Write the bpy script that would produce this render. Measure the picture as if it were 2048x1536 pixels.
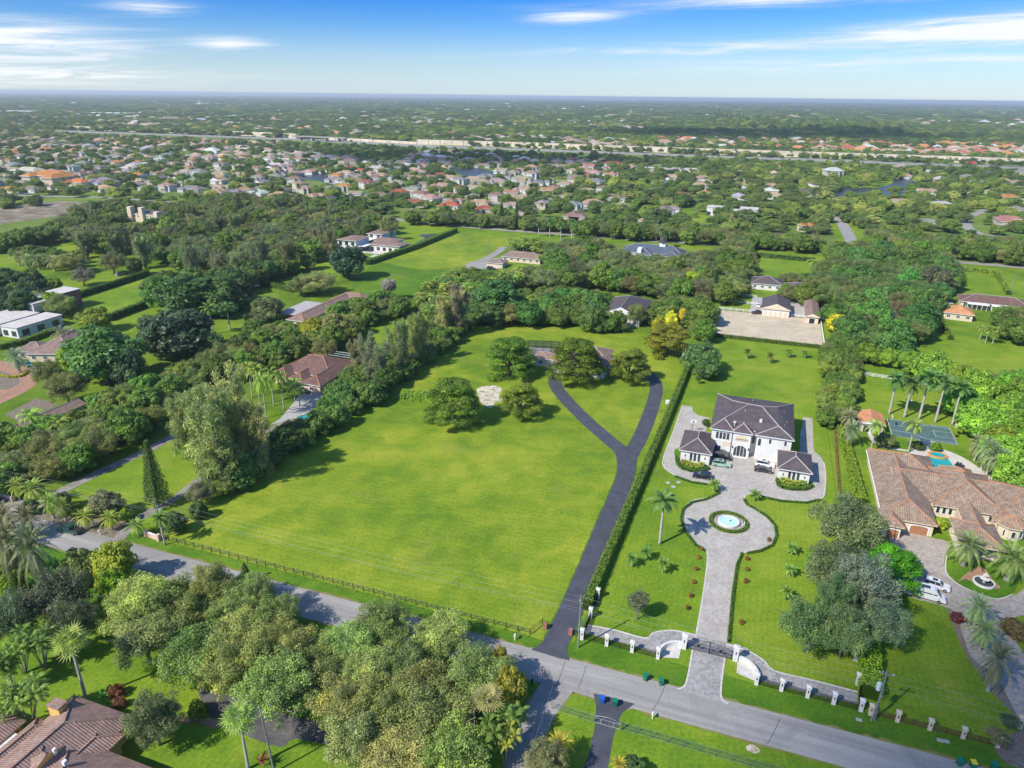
import bpy, math, random
import numpy as np
from mathutils import Vector, Matrix
for o in list(bpy.data.objects): bpy.data.objects.remove(o)
S = bpy.context.scene; COL = S.collection
R = math.radians
# ---------------- camera ----------------
CH, CF = 92.0, 1420.0
ROLL = R(0.64); PIT = math.atan((768-191)/CF)
_fw = np.array([0, math.cos(PIT), -math.sin(PIT)]); _rt = np.array([1., 0, 0]); _up = np.cross(_rt, _fw)
_c, _s = math.cos(ROLL), math.sin(ROLL)
cam = bpy.data.objects.new('camera', bpy.data.cameras.new('camera')); COL.objects.link(cam)
_X = _rt*_c+_up*_s; _Y = -_rt*_s+_up*_c; _Z = -_fw
cam.matrix_world = Matrix(((_X[0], _Y[0], _Z[0], 0), (_X[1], _Y[1], _Z[1], 0), (_X[2], _Y[2], _Z[2], CH), (0, 0, 0, 1)))
cam.data.sensor_width = 36; cam.data.lens = CF/2048*36
cam.data.clip_start = 1; cam.data.clip_end = 60000
S.camera = cam
S.render.resolution_x = 1024; S.render.resolution_y = 768
S.view_settings.view_transform = 'Standard'; S.view_settings.look = 'None'
S.view_settings.exposure = 0.62; S.view_settings.gamma = 1
# ---------------- sun and sky ----------------
SUN_AZ, SUN_EL = R(216), R(42.5)      # direction towards the sun, measured from +X
tosun = Vector((math.cos(SUN_EL)*math.cos(SUN_AZ), math.cos(SUN_EL)*math.sin(SUN_AZ), math.sin(SUN_EL)))
sl = bpy.data.lights.new('sun', 'SUN'); sl.energy = 4.2; sl.angle = R(0.5); sl.color = (1, .95, .86)
so = bpy.data.objects.new('sun', sl); COL.objects.link(so); so.location = (0, 0, 200)
so.rotation_euler = (-tosun).to_track_quat('-Z', 'Y').to_euler()
world = bpy.data.worlds.new('World'); S.world = world; world.use_nodes = True
def _world():
    nt = world.node_tree; N = nt.nodes; L = nt.links; N.clear()
    out = N.new('ShaderNodeOutputWorld'); bg = N.new('ShaderNodeBackground'); L.new(bg.outputs[0], out.inputs[0])
    sky = N.new('ShaderNodeTexSky'); sky.sky_type = 'NISHITA'; sky.sun_disc = False
    sky.sun_elevation = SUN_EL; sky.sun_rotation = math.pi/2-SUN_AZ; sky.air_density = 1.0; sky.dust_density = 0.15; sky.ozone_density = 3.0; sky.altitude = 90
    hs = N.new('ShaderNodeHueSaturation'); hs.inputs['Saturation'].default_value = 1.15; hs.inputs['Value'].default_value = 1.0; L.new(sky.outputs[0], hs.inputs['Color'])
    geo = N.new('ShaderNodeTexCoord'); sep = N.new('ShaderNodeSeparateXYZ'); L.new(geo.outputs['Generated'], sep.inputs[0])
    def M(op, a, b=None, c=None):
        n = N.new('ShaderNodeMath'); n.operation = op
        for i, q in enumerate((a, b, c)):
            if q is None: continue
            if isinstance(q, (int, float)): n.inputs[i].default_value = q
            else: L.new(q, n.inputs[i])
        return n.outputs[0]
    z = M('MAXIMUM', sep.outputs[2], 0.0); zz = M('ADD', z, 0.045)
    px = M('DIVIDE', sep.outputs[0], zz); py = M('DIVIDE', sep.outputs[1], zz)
    cmb = N.new('ShaderNodeCombineXYZ'); L.new(px, cmb.inputs[0]); L.new(py, cmb.inputs[1])
    mp = N.new('ShaderNodeMapping'); mp.inputs['Rotation'].default_value = (0, 0, R(-14)); mp.inputs['Scale'].default_value = (0.16, 0.62, 1); mp.inputs['Location'].default_value = (0.65, 0.2, 0)
    L.new(cmb.outputs[0], mp.inputs[0])
    n1 = N.new('ShaderNodeTexNoise'); n1.inputs['Scale'].default_value = 1.3; n1.inputs['Detail'].default_value = 9; n1.inputs['Roughness'].default_value = .56; n1.inputs['Distortion'].default_value = .5
    L.new(mp.outputs[0], n1.inputs['Vector'])
    n2 = N.new('ShaderNodeTexNoise'); n2.inputs['Scale'].default_value = .42; n2.inputs['Detail'].default_value = 2
    L.new(mp.outputs[0], n2.inputs['Vector'])
    # cloud banks: more towards the left and the right of the view, clear in the middle
    az = M('ARCTAN2', sep.outputs[0], sep.outputs[1]); el = sep.outputs[2]
    cv = N.new('ShaderNodeCombineXYZ'); L.new(M('MULTIPLY', az, 3.2), cv.inputs[0]); L.new(M('MULTIPLY', M('SUBTRACT', el, M('MULTIPLY', az, .035)), 46), cv.inputs[1])
    n3 = N.new('ShaderNodeTexNoise'); n3.inputs['Scale'].default_value = 2.0; n3.inputs['Detail'].default_value = 12; n3.inputs['Roughness'].default_value = .66; n3.inputs['Distortion'].default_value = .7; L.new(cv.outputs[0], n3.inputs['Vector'])
    d = M('MULTIPLY', M('SUBTRACT', n1.outputs[0], .5), .5)
    for a0, e0, sa, se, am in ((-.60, .062, .17, .024, .78), (-.60, .026, .28, .014, .6), (-.43, .097, .055, .008, .5), (-.345, .061, .05, .008, .55), (.075, .090, .07, .009, .45), (.34, .103, .24, .010, .5), (.56, .062, .15, .015, .85), (.28, .052, .26, .011, .38), (.42, .03, .34, .010, .42), (-.06, .048, .16, .006, .2)):
        q = M('ADD', M('POWER', M('ABSOLUTE', M('DIVIDE', M('SUBTRACT', az, a0), sa)), 2), M('POWER', M('ABSOLUTE', M('DIVIDE', M('SUBTRACT', M('SUBTRACT', el, M('MULTIPLY', az, .02)), e0), se)), 2))
        d = M('ADD', d, M('MULTIPLY', M('EXPONENT', M('MULTIPLY', q, -1)), am))
    d = M('MULTIPLY', d, M('ADD', M('MULTIPLY', n3.outputs[0], 2.6), -.45))
    mr = N.new('ShaderNodeMapRange'); mr.interpolation_type = 'SMOOTHSTEP'; L.new(d, mr.inputs['Value'])
    mr.inputs['From Min'].default_value = .02; mr.inputs['From Max'].default_value = .66; mr.inputs['To Max'].default_value = .95
    tn = N.new('ShaderNodeValToRGB'); L.new(el, tn.inputs[0]); e = tn.color_ramp.elements; e[0].position = 0; e[0].color = (.49, .585, .70, 1); e[1].position = 1; e[1].color = (.95, .98, 1.0, 1)
    for p_, c_ in ((.045, (.37, .50, .71, 1)), (.11, (.115, .335, .71, 1)), (.22, (.30, .55, .9, 1)), (.45, (.68, .84, 1.0, 1))): q = e.new(p_); q.color = c_
    tm = N.new('ShaderNodeMix'); tm.data_type = 'RGBA'; tm.blend_type = 'MULTIPLY'; tm.inputs['Factor'].default_value = 1; L.new(hs.outputs[0], tm.inputs['A']); L.new(tn.outputs[0], tm.inputs['B'])
    hz = N.new('ShaderNodeMapRange'); hz.interpolation_type = 'SMOOTHSTEP'; L.new(sep.outputs[2], hz.inputs['Value'])
    hz.inputs['From Min'].default_value = 0.085; hz.inputs['From Max'].default_value = -0.01; hz.inputs['To Max'].default_value = .62
    f = M('MAXIMUM', mr.outputs[0], hz.outputs[0])
    mix = N.new('ShaderNodeMix'); mix.data_type = 'RGBA'; L.new(f, mix.inputs['Factor']); L.new(tm.outputs['Result'], mix.inputs['A'])
    cc = N.new('ShaderNodeMix'); cc.data_type = 'RGBA'; L.new(mr.outputs[0], cc.inputs['Factor'])
    cc.inputs['A'].default_value = (3.1, 3.85, 4.75, 1); cc.inputs['B'].default_value = (5.1, 5.25, 5.6, 1)
    L.new(cc.outputs['Result'], mix.inputs['B']); L.new(mix.outputs['Result'], bg.inputs['Color']); bg.inputs['Strength'].default_value = 0.13
_world()
# ---------------- coordinates ----------------
TH = R(-19.4); _ct, _st = math.cos(TH), math.sin(TH)
def G(x, y, z=0.0):
    """ground point (world) seen at photograph pixel x, y on the level z"""
    u, v = x-1024, 768-y
    d = _fw*CF+_rt*(_c*u-_s*v)+_up*(_s*u+_c*v)
    t = (z-CH)/d[2]; return (float(d[0]*t), float(d[1]*t))
def PR(x, y, z):
    x = np.asarray(x, float); y = np.asarray(y, float); z = np.asarray(z, float)-CH
    dep = x*_fw[0]+y*_fw[1]+z*_fw[2]; k = CF/np.maximum(dep, .1)
    u2 = (x*_rt[0]+y*_rt[1]+z*_rt[2])*k; v2 = (x*_up[0]+y*_up[1]+z*_up[2])*k
    return 1024+_c*u2+_s*v2, 768+_s*u2-_c*v2, dep
def W(u, v): return (u*_ct-v*_st, u*_st+v*_ct)          # street grid (u along the street) to world
def UV(x, y, z=0):
    q = G(x, y, z); return (q[0]*_ct+q[1]*_st, -q[0]*_st+q[1]*_ct)
def hgt(bx, by, ty):
    x, y = G(bx, by); lo, hi = 0., 80.
    for _ in range(30):
        m = (lo+hi)/2
        if PR(x, y, m)[1] > ty: lo = m
        else: hi = m
    return lo
# ---------------- bookkeeping ----------------
def tag(o, label=None, cat=None, group=None, kind=None):
    if label: o['label'] = label
    if cat: o['category'] = cat
    if group: o['group'] = group
    if kind: o['kind'] = kind
    return o
def thing(name, label, cat, loc=(0, 0, 0), rz=0.0, group=None, scale=None):
    o = bpy.data.objects.new(name, None); COL.objects.link(o); o.empty_display_size = .5
    o.location = loc; o.rotation_euler = (0, 0, rz)
    if scale: o.scale = scale
    return tag(o, label, cat, group)
def dup(root, loc, rz, label=None, group=None, scale=None, color=None):
    r = root.copy(); COL.objects.link(r); r.location = loc; r.rotation_euler = (0, 0, rz)
    if scale: r.scale = scale
    if label: r['label'] = label
    if group: r['group'] = group
    for ch in root.children:
        c = ch.copy(); COL.objects.link(c); c.parent = r
        if color: c.color = color
        for g in ch.children:
            d = g.copy(); COL.objects.link(d); d.parent = c
            if color: d.color = color
    return r
class MB:
    def __init__(s): s.v = []; s.f = []; s.m = []; s.uv = []
    def poly(s, pts, m=0, uv=None):
        b = len(s.v); s.v += [tuple(p) for p in pts]; s.f.append(tuple(range(b, b+len(pts)))); s.m.append(m)
        s.uv.append(uv if uv else [(p[0], p[1]) for p in pts])
    def box(s, x0, x1, y0, y1, z0, z1, m=0):
        P = [(x0, y0, z0), (x1, y0, z0), (x1, y1, z0), (x0, y1, z0), (x0, y0, z1), (x1, y0, z1), (x1, y1, z1), (x0, y1, z1)]
        for q in ((0, 3, 2, 1), (4, 5, 6, 7), (0, 1, 5, 4), (1, 2, 6, 5), (2, 3, 7, 6), (3, 0, 4, 7)):
            p = [P[i] for i in q]
            s.poly(p, m, [(a[0]+a[1], a[2]) if q in ((0, 1, 5, 4), (1, 2, 6, 5), (2, 3, 7, 6), (3, 0, 4, 7)) else (a[0], a[1]) for a in p])
        return s
    def prism(s, pts, z0, z1, m=0, mt=None):
        n = len(pts)
        a = sum(pts[i][0]*pts[(i+1) % n][1]-pts[(i+1) % n][0]*pts[i][1] for i in range(n))
        if a < 0: pts = pts[::-1]
        for i in range(n):
            p, q = pts[i], pts[(i+1) % n]; L = math.hypot(q[0]-p[0], q[1]-p[1])
            s.poly([(p[0], p[1], z0), (q[0], q[1], z0), (q[0], q[1], z1), (p[0], p[1], z1)], m, [(0, z0), (L, z0), (L, z1), (0, z1)])
        s.poly([(p[0], p[1], z1) for p in pts], m if mt is None else mt)
        s.poly([(p[0], p[1], z0) for p in pts[::-1]], m)
        return s
    def tube(s, pts, rad, n=8, m=0, cap=True):
        pts = [Vector(p) for p in pts]; k = len(pts)
        if not hasattr(rad, '__len__'): rad = [rad]*k
        rings = []
        for i, p in enumerate(pts):
            t = (pts[min(i+1, k-1)]-pts[max(i-1, 0)]).normalized()
            a = t.cross(Vector((0, 0, 1)) if abs(t.z) < .95 else Vector((1, 0, 0))).normalized(); b = t.cross(a)
            ring = []
            for j in range(n):
                q = p+(a*math.cos(2*math.pi*j/n)+b*math.sin(2*math.pi*j/n))*rad[i]
                ring.append(len(s.v)); s.v.append(tuple(q))
            rings.append(ring)
        for i in range(k-1):
            for j in range(n):
                s.f.append((rings[i][j], rings[i+1][j], rings[i+1][(j+1) % n], rings[i][(j+1) % n])); s.m.append(m)
                s.uv.append([(j/n, i), (j/n, i+1), ((j+1)/n, i+1), ((j+1)/n, i)])
        if cap:
            s.f.append(tuple(rings[0])); s.m.append(m); s.uv.append([(0, 0)]*n)
            s.f.append(tuple(rings[-1][::-1])); s.m.append(m); s.uv.append([(0, 0)]*n)
        return s
    def lathe(s, prof, c=(0, 0), n=16, m=0, sx=1, sy=1):
        rings = []
        for r, z in prof:
            rings.append([len(s.v)+j for j in range(n)])
            s.v += [(c[0]+r*sx*math.cos(2*math.pi*j/n), c[1]+r*sy*math.sin(2*math.pi*j/n), z) for j in range(n)]
        for i in range(len(prof)-1):
            for j in range(n):
                s.f.append((rings[i][j], rings[i][(j+1) % n], rings[i+1][(j+1) % n], rings[i+1][j])); s.m.append(m)
                s.uv.append([(j/n, 0)]*4)
        return s
    def ball(s, c, r, m=0, n=8, k=5, sz=1):
        return s.lathe([(max(r*math.sin(math.pi*i/k), .001), c[2]-r*sz*math.cos(math.pi*i/k)) for i in range(k+1)], c, n, m)
    def build(s, name, mats, parent=None, smooth=False, loc=None, color=None):
        me = bpy.data.meshes.new(name); me.from_pydata(s.v, [], s.f)
        if not isinstance(mats, (list, tuple)): mats = [mats]
        for q in mats: me.materials.append(q)
        me.polygons.foreach_set('material_index', s.m)
        ul = me.uv_layers.new(name='UVMap'); flat = [c for u in s.uv for p in u for c in p]; ul.data.foreach_set('uv', flat)
        if smooth: me.polygons.foreach_set('use_smooth', [True]*len(s.f))
        me.update()
        o = bpy.data.objects.new(name, me); COL.objects.link(o)
        if parent: o.parent = parent
        if loc: o.location = loc
        if color: o.color = color
        return o
# ---------------- materials ----------------
MATS = {}
class NT:
    def __init__(s, name):
        s.mat = bpy.data.materials.new(name); s.mat.use_nodes = True; s.N = s.mat.node_tree.nodes; s.L = s.mat.node_tree.links
        s.bs = s.N['Principled BSDF']; s.out = s.N['Material Output']
    def n(s, t, **kw):
        q = s.N.new(t)
        for k, v in kw.items():
            if k in q.inputs.keys(): s.set(q.inputs[k], v)
            else: setattr(q, k, v)
        return q
    def set(s, inp, v):
        if isinstance(v, bpy.types.NodeSocket): s.L.new(v, inp)
        else: inp.default_value = v
    def coord(s, kind='Object'): return s.n('ShaderNodeTexCoord').outputs[kind]
    def pos(s): return s.n('ShaderNodeNewGeometry').outputs['Position']
    def map(s, vec, scale=(1, 1, 1), rot=0, loc=(0, 0, 0)):
        q = s.n('ShaderNodeMapping'); s.L.new(vec, q.inputs[0]); q.inputs['Scale'].default_value = scale; q.inputs['Rotation'].default_value = (0, 0, rot); q.inputs['Location'].default_value = loc; return q.outputs[0]
    def noise(s, vec, scale, detail=4, rough=.55, dist=0):
        q = s.n('ShaderNodeTexNoise'); s.L.new(vec, q.inputs['Vector']); q.inputs['Scale'].default_value = scale; q.inputs['Detail'].default_value = detail; q.inputs['Roughness'].default_value = rough; q.inputs['Distortion'].default_value = dist; return q.outputs[0]
    def ramp(s, fac, stops):
        q = s.n('ShaderNodeValToRGB'); s.L.new(fac, q.inputs[0]); e = q.color_ramp.elements
        while len(e) < len(stops): e.new(.5)
        for i, (p, c) in enumerate(stops): e[i].position = p; e[i].color = (*c, 1) if len(c) == 3 else c
        return q.outputs[0]
    def mix(s, f, a, b, mode='MIX'):
        q = s.n('ShaderNodeMix', data_type='RGBA', blend_type=mode)
        for i, v in (('Factor', f), ('A', a), ('B', b)):
            if isinstance(v, tuple) and len(v) == 3: v = (*v, 1)
            s.set(q.inputs[i], v)
        return q.outputs['Result']
    def math(s, op, a, b=0.0):
        q = s.n('ShaderNodeMath', operation=op); s.set(q.inputs[0], a); s.set(q.inputs[1], b); return q.outputs[0]
    def bump(s, h, st=.4, dist=.1):
        q = s.n('ShaderNodeBump'); s.L.new(h, q.inputs['Height']); q.inputs['Strength'].default_value = st; q.inputs['Distance'].default_value = dist; s.L.new(q.outputs[0], s.bs.inputs['Normal'])
    def fin(s, col=None, rough=.8, spec=.3, metal=0):
        if col is not None:
            if isinstance(col, tuple): col = (*col[:3], 1)
            s.set(s.bs.inputs['Base Color'], col)
        s.set(s.bs.inputs['Roughness'], rough); s.bs.inputs['Specular IOR Level'].default_value = spec; s.bs.inputs['Metallic'].default_value = metal
        return s.mat
def plain(name, col, rough=.6, metal=0, var=.12, sc=3.0, spec=.4):
    if name in MATS: return MATS[name]
    t = NT(name); p = t.coord('Object'); n = t.noise(p, sc, 5)
    a = tuple(c*(1-var) for c in col); b = tuple(min(1, c*(1+var)) for c in col)
    MATS[name] = t.fin(t.ramp(n, [(.3, a), (.7, b)]), rough, spec, metal); return MATS[name]
def grass_mat(name, dark, mid, light, dry=(.30, .27, .08), stripe=0, sang=0.0, dryamt=.5, spot=.02):
    t = NT(name); p = t.pos()
    big = t.noise(p, .022, 3, .5); med = t.noise(p, .13, 5, .62, .4); fine = t.noise(p, 1.6, 6, .75); vf = t.noise(p, 6.0, 3, .8)
    c = t.ramp(t.math('ADD', t.math('MULTIPLY', big, .55), t.math('MULTIPLY', med, .45)), [(.38, dark), (.5, mid), (.61, light)])
    f2 = t.ramp(fine, [(.28, (.62, .62, .62)), (.72, (1.36, 1.33, 1.25))]); c = t.mix(1.0, c, f2, 'MULTIPLY')
    f3 = t.ramp(vf, [(.3, (.78, .78, .78)), (.7, (1.2, 1.2, 1.2))]); c = t.mix(1.0, c, f3, 'MULTIPLY')
    dn = t.noise(p, .075, 7, .68, .8); dm = t.ramp(dn, [(.56, (0, 0, 0)), (.72, (dryamt,)*3)]); c = t.mix(dm, c, dry)
    st = t.noise(t.map(p, (.035, .55, 1), sang+math.pi/2), 1.0, 4, .6); c = t.mix(1.0, c, t.ramp(st, [(.3, (.93, .95, .94)), (.7, (1.06, 1.05, 1.05))]), 'MULTIPLY')
    if stripe:
        w = t.n('ShaderNodeTexWave', wave_type='BANDS', bands_direction='X'); t.L.new(t.map(p, (1, 1, 1), sang), w.inputs['Vector'])
        w.inputs['Scale'].default_value = stripe*.35; w.inputs['Distortion'].default_value = 2.5; w.inputs['Detail'].default_value = 2; w.inputs['Detail Scale'].default_value = .4
        c = t.mix(1.0, c, t.ramp(w.outputs['Fac'], [(.2, (.965, .975, .97)), (.8, (1.035, 1.03, 1.02))]), 'MULTIPLY')
    t.bump(t.noise(p, 2.0, 5, .75), .3, .12)
    m = t.fin(c, .9, .12); MATS[name] = m; return m
grass_mat('grass_field', (.098, .180, .014), (.170, .245, .018), (.262, .302, .030), (.28, .25, .07), stripe=.55, sang=R(-70), dryamt=.35)
grass_mat('grass_lawn', (.092, .178, .013), (.148, .236, .017), (.208, .274, .026), (.28, .25, .06), stripe=.8, sang=R(19), dryamt=.35)
grass_mat('grass_verge', (.050, .130, .010), (.080, .170, .012), (.120, .210, .016), (.22, .19, .06), dryamt=.55)
grass_mat('grass_wild', (.085, .145, .028), (.125, .190, .032), (.170, .230, .040), (.20, .18, .07), dryamt=.6)
grass_mat('ground_base', (.070, .135, .011), (.115, .190, .014), (.165, .240, .020), (.19, .17, .06), dryamt=.5)
def _mat(name):
    def deco(f): t = NT(name); MATS[name] = f(t); return f
    return deco
@_mat('road')
def _(t):
    p = t.pos(); r = t.map(p, (1, 1, 1), -TH); a = t.noise(t.map(r, (.03, .5, 1)), 1.0, 6, .6); b = t.noise(p, 2.2, 6, .8); d = t.noise(p, .09, 5, .6, 1)
    c = t.ramp(t.math('ADD', t.math('MULTIPLY', a, .7), t.math('MULTIPLY', t.noise(t.map(r, (.012, 1.1, 1)), 1.0, 3, .5), .3)), [(.36, (.225, .212, .197)), (.64, (.35, .33, .305))]); c = t.mix(1.0, c, t.ramp(b, [(.25, (.80, .80, .80)), (.75, (1.15, 1.15, 1.15))]), 'MULTIPLY')
    c = t.mix(t.ramp(d, [(.55, (0, 0, 0)), (.66, (.5, .5, .5))]), c, (.19, .18, .17))
    t.bump(b, .3, .03); return t.fin(c, .85, .25)
@_mat('asphalt')
def _(t):
    p = t.pos(); a = t.noise(p, .35, 5, .6); b = t.noise(p, 3.5, 5, .8)
    c = t.ramp(a, [(.3, (.046, .050, .064)), (.7, (.076, .080, .096))]); c = t.mix(1.0, c, t.ramp(b, [(.25, (.75, .75, .75)), (.75, (1.28, 1.28, 1.28))]), 'MULTIPLY')
    t.bump(b, .3, .02); return t.fin(c, .8, .3)
@_mat('old_asphalt')
def _(t):
    p = t.pos(); a = t.noise(p, .25, 7, .7, 1); b = t.noise(p, 3.5, 5, .8)
    c = t.ramp(a, [(.3, (.055, .055, .058)), (.55, (.11, .105, .10)), (.75, (.20, .19, .165))]); c = t.mix(1.0, c, t.ramp(b, [(.25, (.75,)*3), (.75, (1.28,)*3)]), 'MULTIPLY')
    t.bump(b, .3, .02); return t.fin(c, .85, .25)
def paver(name, cols, sc, rot=0.0):
    t = NT(name); p = t.map(t.pos(), (1, 1, 1), rot)
    br = t.n('ShaderNodeTexBrick'); t.L.new(p, br.inputs['Vector']); br.inputs['Scale'].default_value = sc; br.inputs['Mortar Size'].default_value = .03
    br.inputs['Color1'].default_value = (*cols[0], 1); br.inputs['Color2'].default_value = (*cols[1], 1); br.inputs['Mortar'].default_value = (*[c*.55 for c in cols[0]], 1); br.inputs['Brick Width'].default_value = .5
    v = t.n('ShaderNodeTexVoronoi', feature='F1'); t.L.new(p, v.inputs['Vector']); v.inputs['Scale'].default_value = 2.3
    g = t.n('ShaderNodeSeparateColor'); t.L.new(v.outputs['Color'], g.inputs[0])
    c = t.mix(.42, br.outputs[0], t.ramp(g.outputs[0], [(.1, cols[2]), (.5, cols[0]), (.9, cols[1])]))
    b = t.noise(p, .22, 6, .65, .6); c = t.mix(1.0, c, t.ramp(b, [(.3, (.86, .85, .84)), (.7, (1.08, 1.08, 1.08))]), 'MULTIPLY')
    t.bump(br.outputs['Fac'], .25, -.03); MATS[name] = t.fin(c, .85, .2)
paver('paver_light', [(.40, .37, .325), (.50, .465, .415), (.29, .265, .235)], 1.3, TH)
paver('paver_brown', [(.37, .315, .27), (.47, .42, .37), (.24, .20, .17)], 1.1, .3)
paver('paver_grey', [(.30, .285, .275), (.42, .40, .38), (.17, .16, .155)], 1.3, TH)
paver('paver_red', [(.36, .20, .13), (.42, .26, .17), (.27, .15, .10)], 1.2, .2)
paver('patio_stone', [(.56, .51, .45), (.63, .59, .53), (.48, .43, .38)], .7, .4)
@_mat('sand')
def _(t):
    p = t.map(t.pos(), (.35, 1, 1), -TH); a = t.noise(p, .9, 8, .75, 1); b = t.noise(t.pos(), .12, 6, .6)
    c = t.ramp(a, [(.32, (.41, .335, .235)), (.6, (.545, .465, .35))]); c = t.mix(1.0, c, t.ramp(b, [(.3, (.8, .8, .8)), (.7, (1.1, 1.1, 1.1))]), 'MULTIPLY')
    t.bump(a, .5, .08); return t.fin(c, .95, .1)
@_mat('dirt')
def _(t):
    p = t.pos(); a = t.noise(p, .08, 8, .7, .5); c = t.ramp(a, [(.3, (.10, .075, .05)), (.5, (.20, .165, .115)), (.68, (.36, .31, .24))]); return t.fin(c, .95, .1)
@_mat('lane')
def _(t):
    p = t.pos(); a = t.noise(p, .3, 8, .75, .6); return t.fin(t.ramp(a, [(.3, (.13, .115, .095)), (.5, (.24, .22, .19)), (.7, (.33, .305, .27))]), .95, .1)
@_mat('bare_sand')
def _(t):
    p = t.pos(); a = t.noise(p, .55, 9, .75, .8); return t.fin(t.ramp(a, [(.36, (.15, .20, .03)), (.44, (.36, .31, .20)), (.56, (.60, .54, .45)), (.7, (.50, .42, .32))]), .95, .1)
@_mat('mulch')
def _(t):
    p = t.pos(); a = t.noise(p, 1.2, 8, .8); c = t.ramp(a, [(.3, (.11, .085, .065)), (.7, (.27, .225, .18))]); return t.fin(c, .95, .1)
@_mat('marsh')
def _(t):
    p = t.map(t.pos(), (1, 1, 1), .2); a = t.noise(p, .0006, 8, .7); c = t.ramp(a, [(.3, (.07, .10, .06)), (.5, (.15, .16, .10)), (.7, (.24, .22, .16))]); return t.fin(c, .95, .1)
@_mat('water')
def _(t):
    p = t.pos(); t.bump(t.noise(p, .6, 4, .6), .12, .1); m = t.fin((.055, .065, .060), .32, .18); t.bs.inputs['IOR'].default_value = 1.33; return m
@_mat('pool_water')
def _(t):
    p = t.pos(); t.bump(t.noise(p, 1.6, 3, .5), .25, .05); return t.fin(t.ramp(t.noise(p, .5, 3), [(.3, (.015, .27, .30)), (.7, (.03, .37, .38))]), .12, .5)
@_mat('fountain_water')
def _(t):
    p = t.pos(); t.bump(t.noise(p, 2.5, 3, .5), .25, .05); return t.fin((.42, .68, .68), .15, .5)
@_mat('glass')
def _(t):
    return t.fin(t.ramp(t.noise(t.coord('Object'), .7, 2), [(.4, (.020, .028, .034)), (.7, (.07, .10, .105))]), .08, .8)
@_mat('court')
def _(t):
    p = t.pos(); return t.fin(t.ramp(t.noise(p, .5, 6, .7), [(.3, (.060, .115, .11)), (.7, (.10, .165, .155))]), .8, .2)
@_mat('bark')
def _(t):
    p = t.coord('Object'); a = t.noise(t.map(p, (4, 4, 1)), 1.5, 6, .7); return t.fin(t.ramp(a, [(.3, (.10, .08, .06)), (.7, (.30, .26, .22))]), .9, .1)
@_mat('palm_bark')
def _(t):
    p = t.coord('Object'); a = t.noise(t.map(p, (.6, .6, 5)), 2, 4, .6); return t.fin(t.ramp(a, [(.3, (.26, .24, .21)), (.7, (.50, .47, .42))]), .9, .1)
def roofmat(name, c1, c2, c3, sc=2.6, big=.5, usecol=False, wave=True):
    t = NT(name); uv = t.coord('UV')
    br = t.n('ShaderNodeTexBrick'); t.L.new(uv, br.inputs['Vector']); br.inputs['Scale'].default_value = sc; br.inputs['Mortar Size'].default_value = .035; br.inputs['Mortar Smooth'].default_value = .6
    br.offset = 0.0; br.inputs['Brick Width'].default_value = .9; br.inputs['Row Height'].default_value = 1.05
    br.inputs['Color1'].default_value = (*c1, 1); br.inputs['Color2'].default_value = (*c2, 1); br.inputs['Mortar'].default_value = (*c3, 1)
    a = t.noise(t.coord('Object'), big, 7, .7, .5); c = t.mix(1.0, br.outputs[0], t.ramp(a, [(.28, (.66, .66, .68)), (.72, (1.26, 1.22, 1.2))]), 'MULTIPLY')
    if usecol: oi = t.n('ShaderNodeObjectInfo'); c = t.mix(1.0, c, oi.outputs['Color'], 'MULTIPLY')
    if wave:
        w = t.n('ShaderNodeTexWave', wave_type='BANDS', bands_direction='X'); t.L.new(uv, w.inputs['Vector']); w.inputs['Scale'].default_value = sc*.32
        t.bump(w.outputs['Fac'], .55, .12)
    MATS[name] = t.fin(c, .8, .2)
roofmat('roof_slate', (.088, .074, .078), (.112, .096, .098), (.055, .048, .052), wave=False)
roofmat('roof_tan', (.235, .165, .115), (.335, .255, .19), (.10, .065, .045), 1.9)
roofmat('roof_brown', (.22, .15, .12), (.29, .205, .165), (.10, .065, .055), 1.7)
roofmat('roof_rust', (.275, .175, .135), (.345, .24, .195), (.10, .062, .05), 2.5)
roofmat('roof_maroon', (.145, .085, .07), (.185, .115, .098), (.075, .042, .04), 1.9)
roofmat('roof_orange', (.50, .22, .10), (.58, .29, .15), (.28, .12, .06), 2.4)
roofmat('roof_blue', (.075, .095, .13), (.10, .125, .165), (.05, .06, .08), wave=False)
roofmat('roof_any', (.86, .80, .76), (1, 1, 1), (.5, .45, .42), 1.3, .2, True)
def objcol(name, rough=.7):
    t = NT(name); oi = t.n('ShaderNodeObjectInfo'); a = t.noise(t.coord('Object'), .8, 5)
    MATS[name] = t.fin(t.mix(1.0, oi.outputs['Color'], t.ramp(a, [(.3, (.88,)*3), (.7, (1.06,)*3)]), 'MULTIPLY'), rough, .3)
objcol('wall_any')
t_ = NT('car_paint'); oi_ = t_.n('ShaderNodeObjectInfo'); MATS['car_paint'] = t_.fin(oi_.outputs['Color'], .28, .5); t_.bs.inputs['Coat Weight'].default_value = .7
plain('stucco_white', (.62, .60, .57), .85, 0, .09, .35); plain('stucco_cream', (.60, .50, .36), .85, 0, .06, .7); plain('stucco_pink', (.62, .42, .34), .85, 0, .06, .7)
plain('stucco_yellow', (.62, .40, .13), .85, 0, .07, .7); plain('ridge_cap', (.36, .31, .29), .9, 0, .25, 3); plain('ridge_orange', (.42, .20, .10), .9, 0, .25, 3)
plain('trim_white', (.68, .67, .65), .7, 0, .04); plain('stone_white', (.60, .58, .55), .9, 0, .15, 2); plain('kerb', (.50, .47, .43), .9, 0, .2, 1.5)
plain('iron', (.018, .018, .02), .5, .6); plain('steel', (.32, .34, .34), .45, .7); plain('green_steel', (.10, .17, .15), .6, .3)
plain('brick_red', (.27, .12, .09), .9, 0, .25, 4); plain('wood_dark', (.13, .055, .03), .6, 0, .2); plain('wood_door', (.34, .16, .08), .5, 0, .2)
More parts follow.
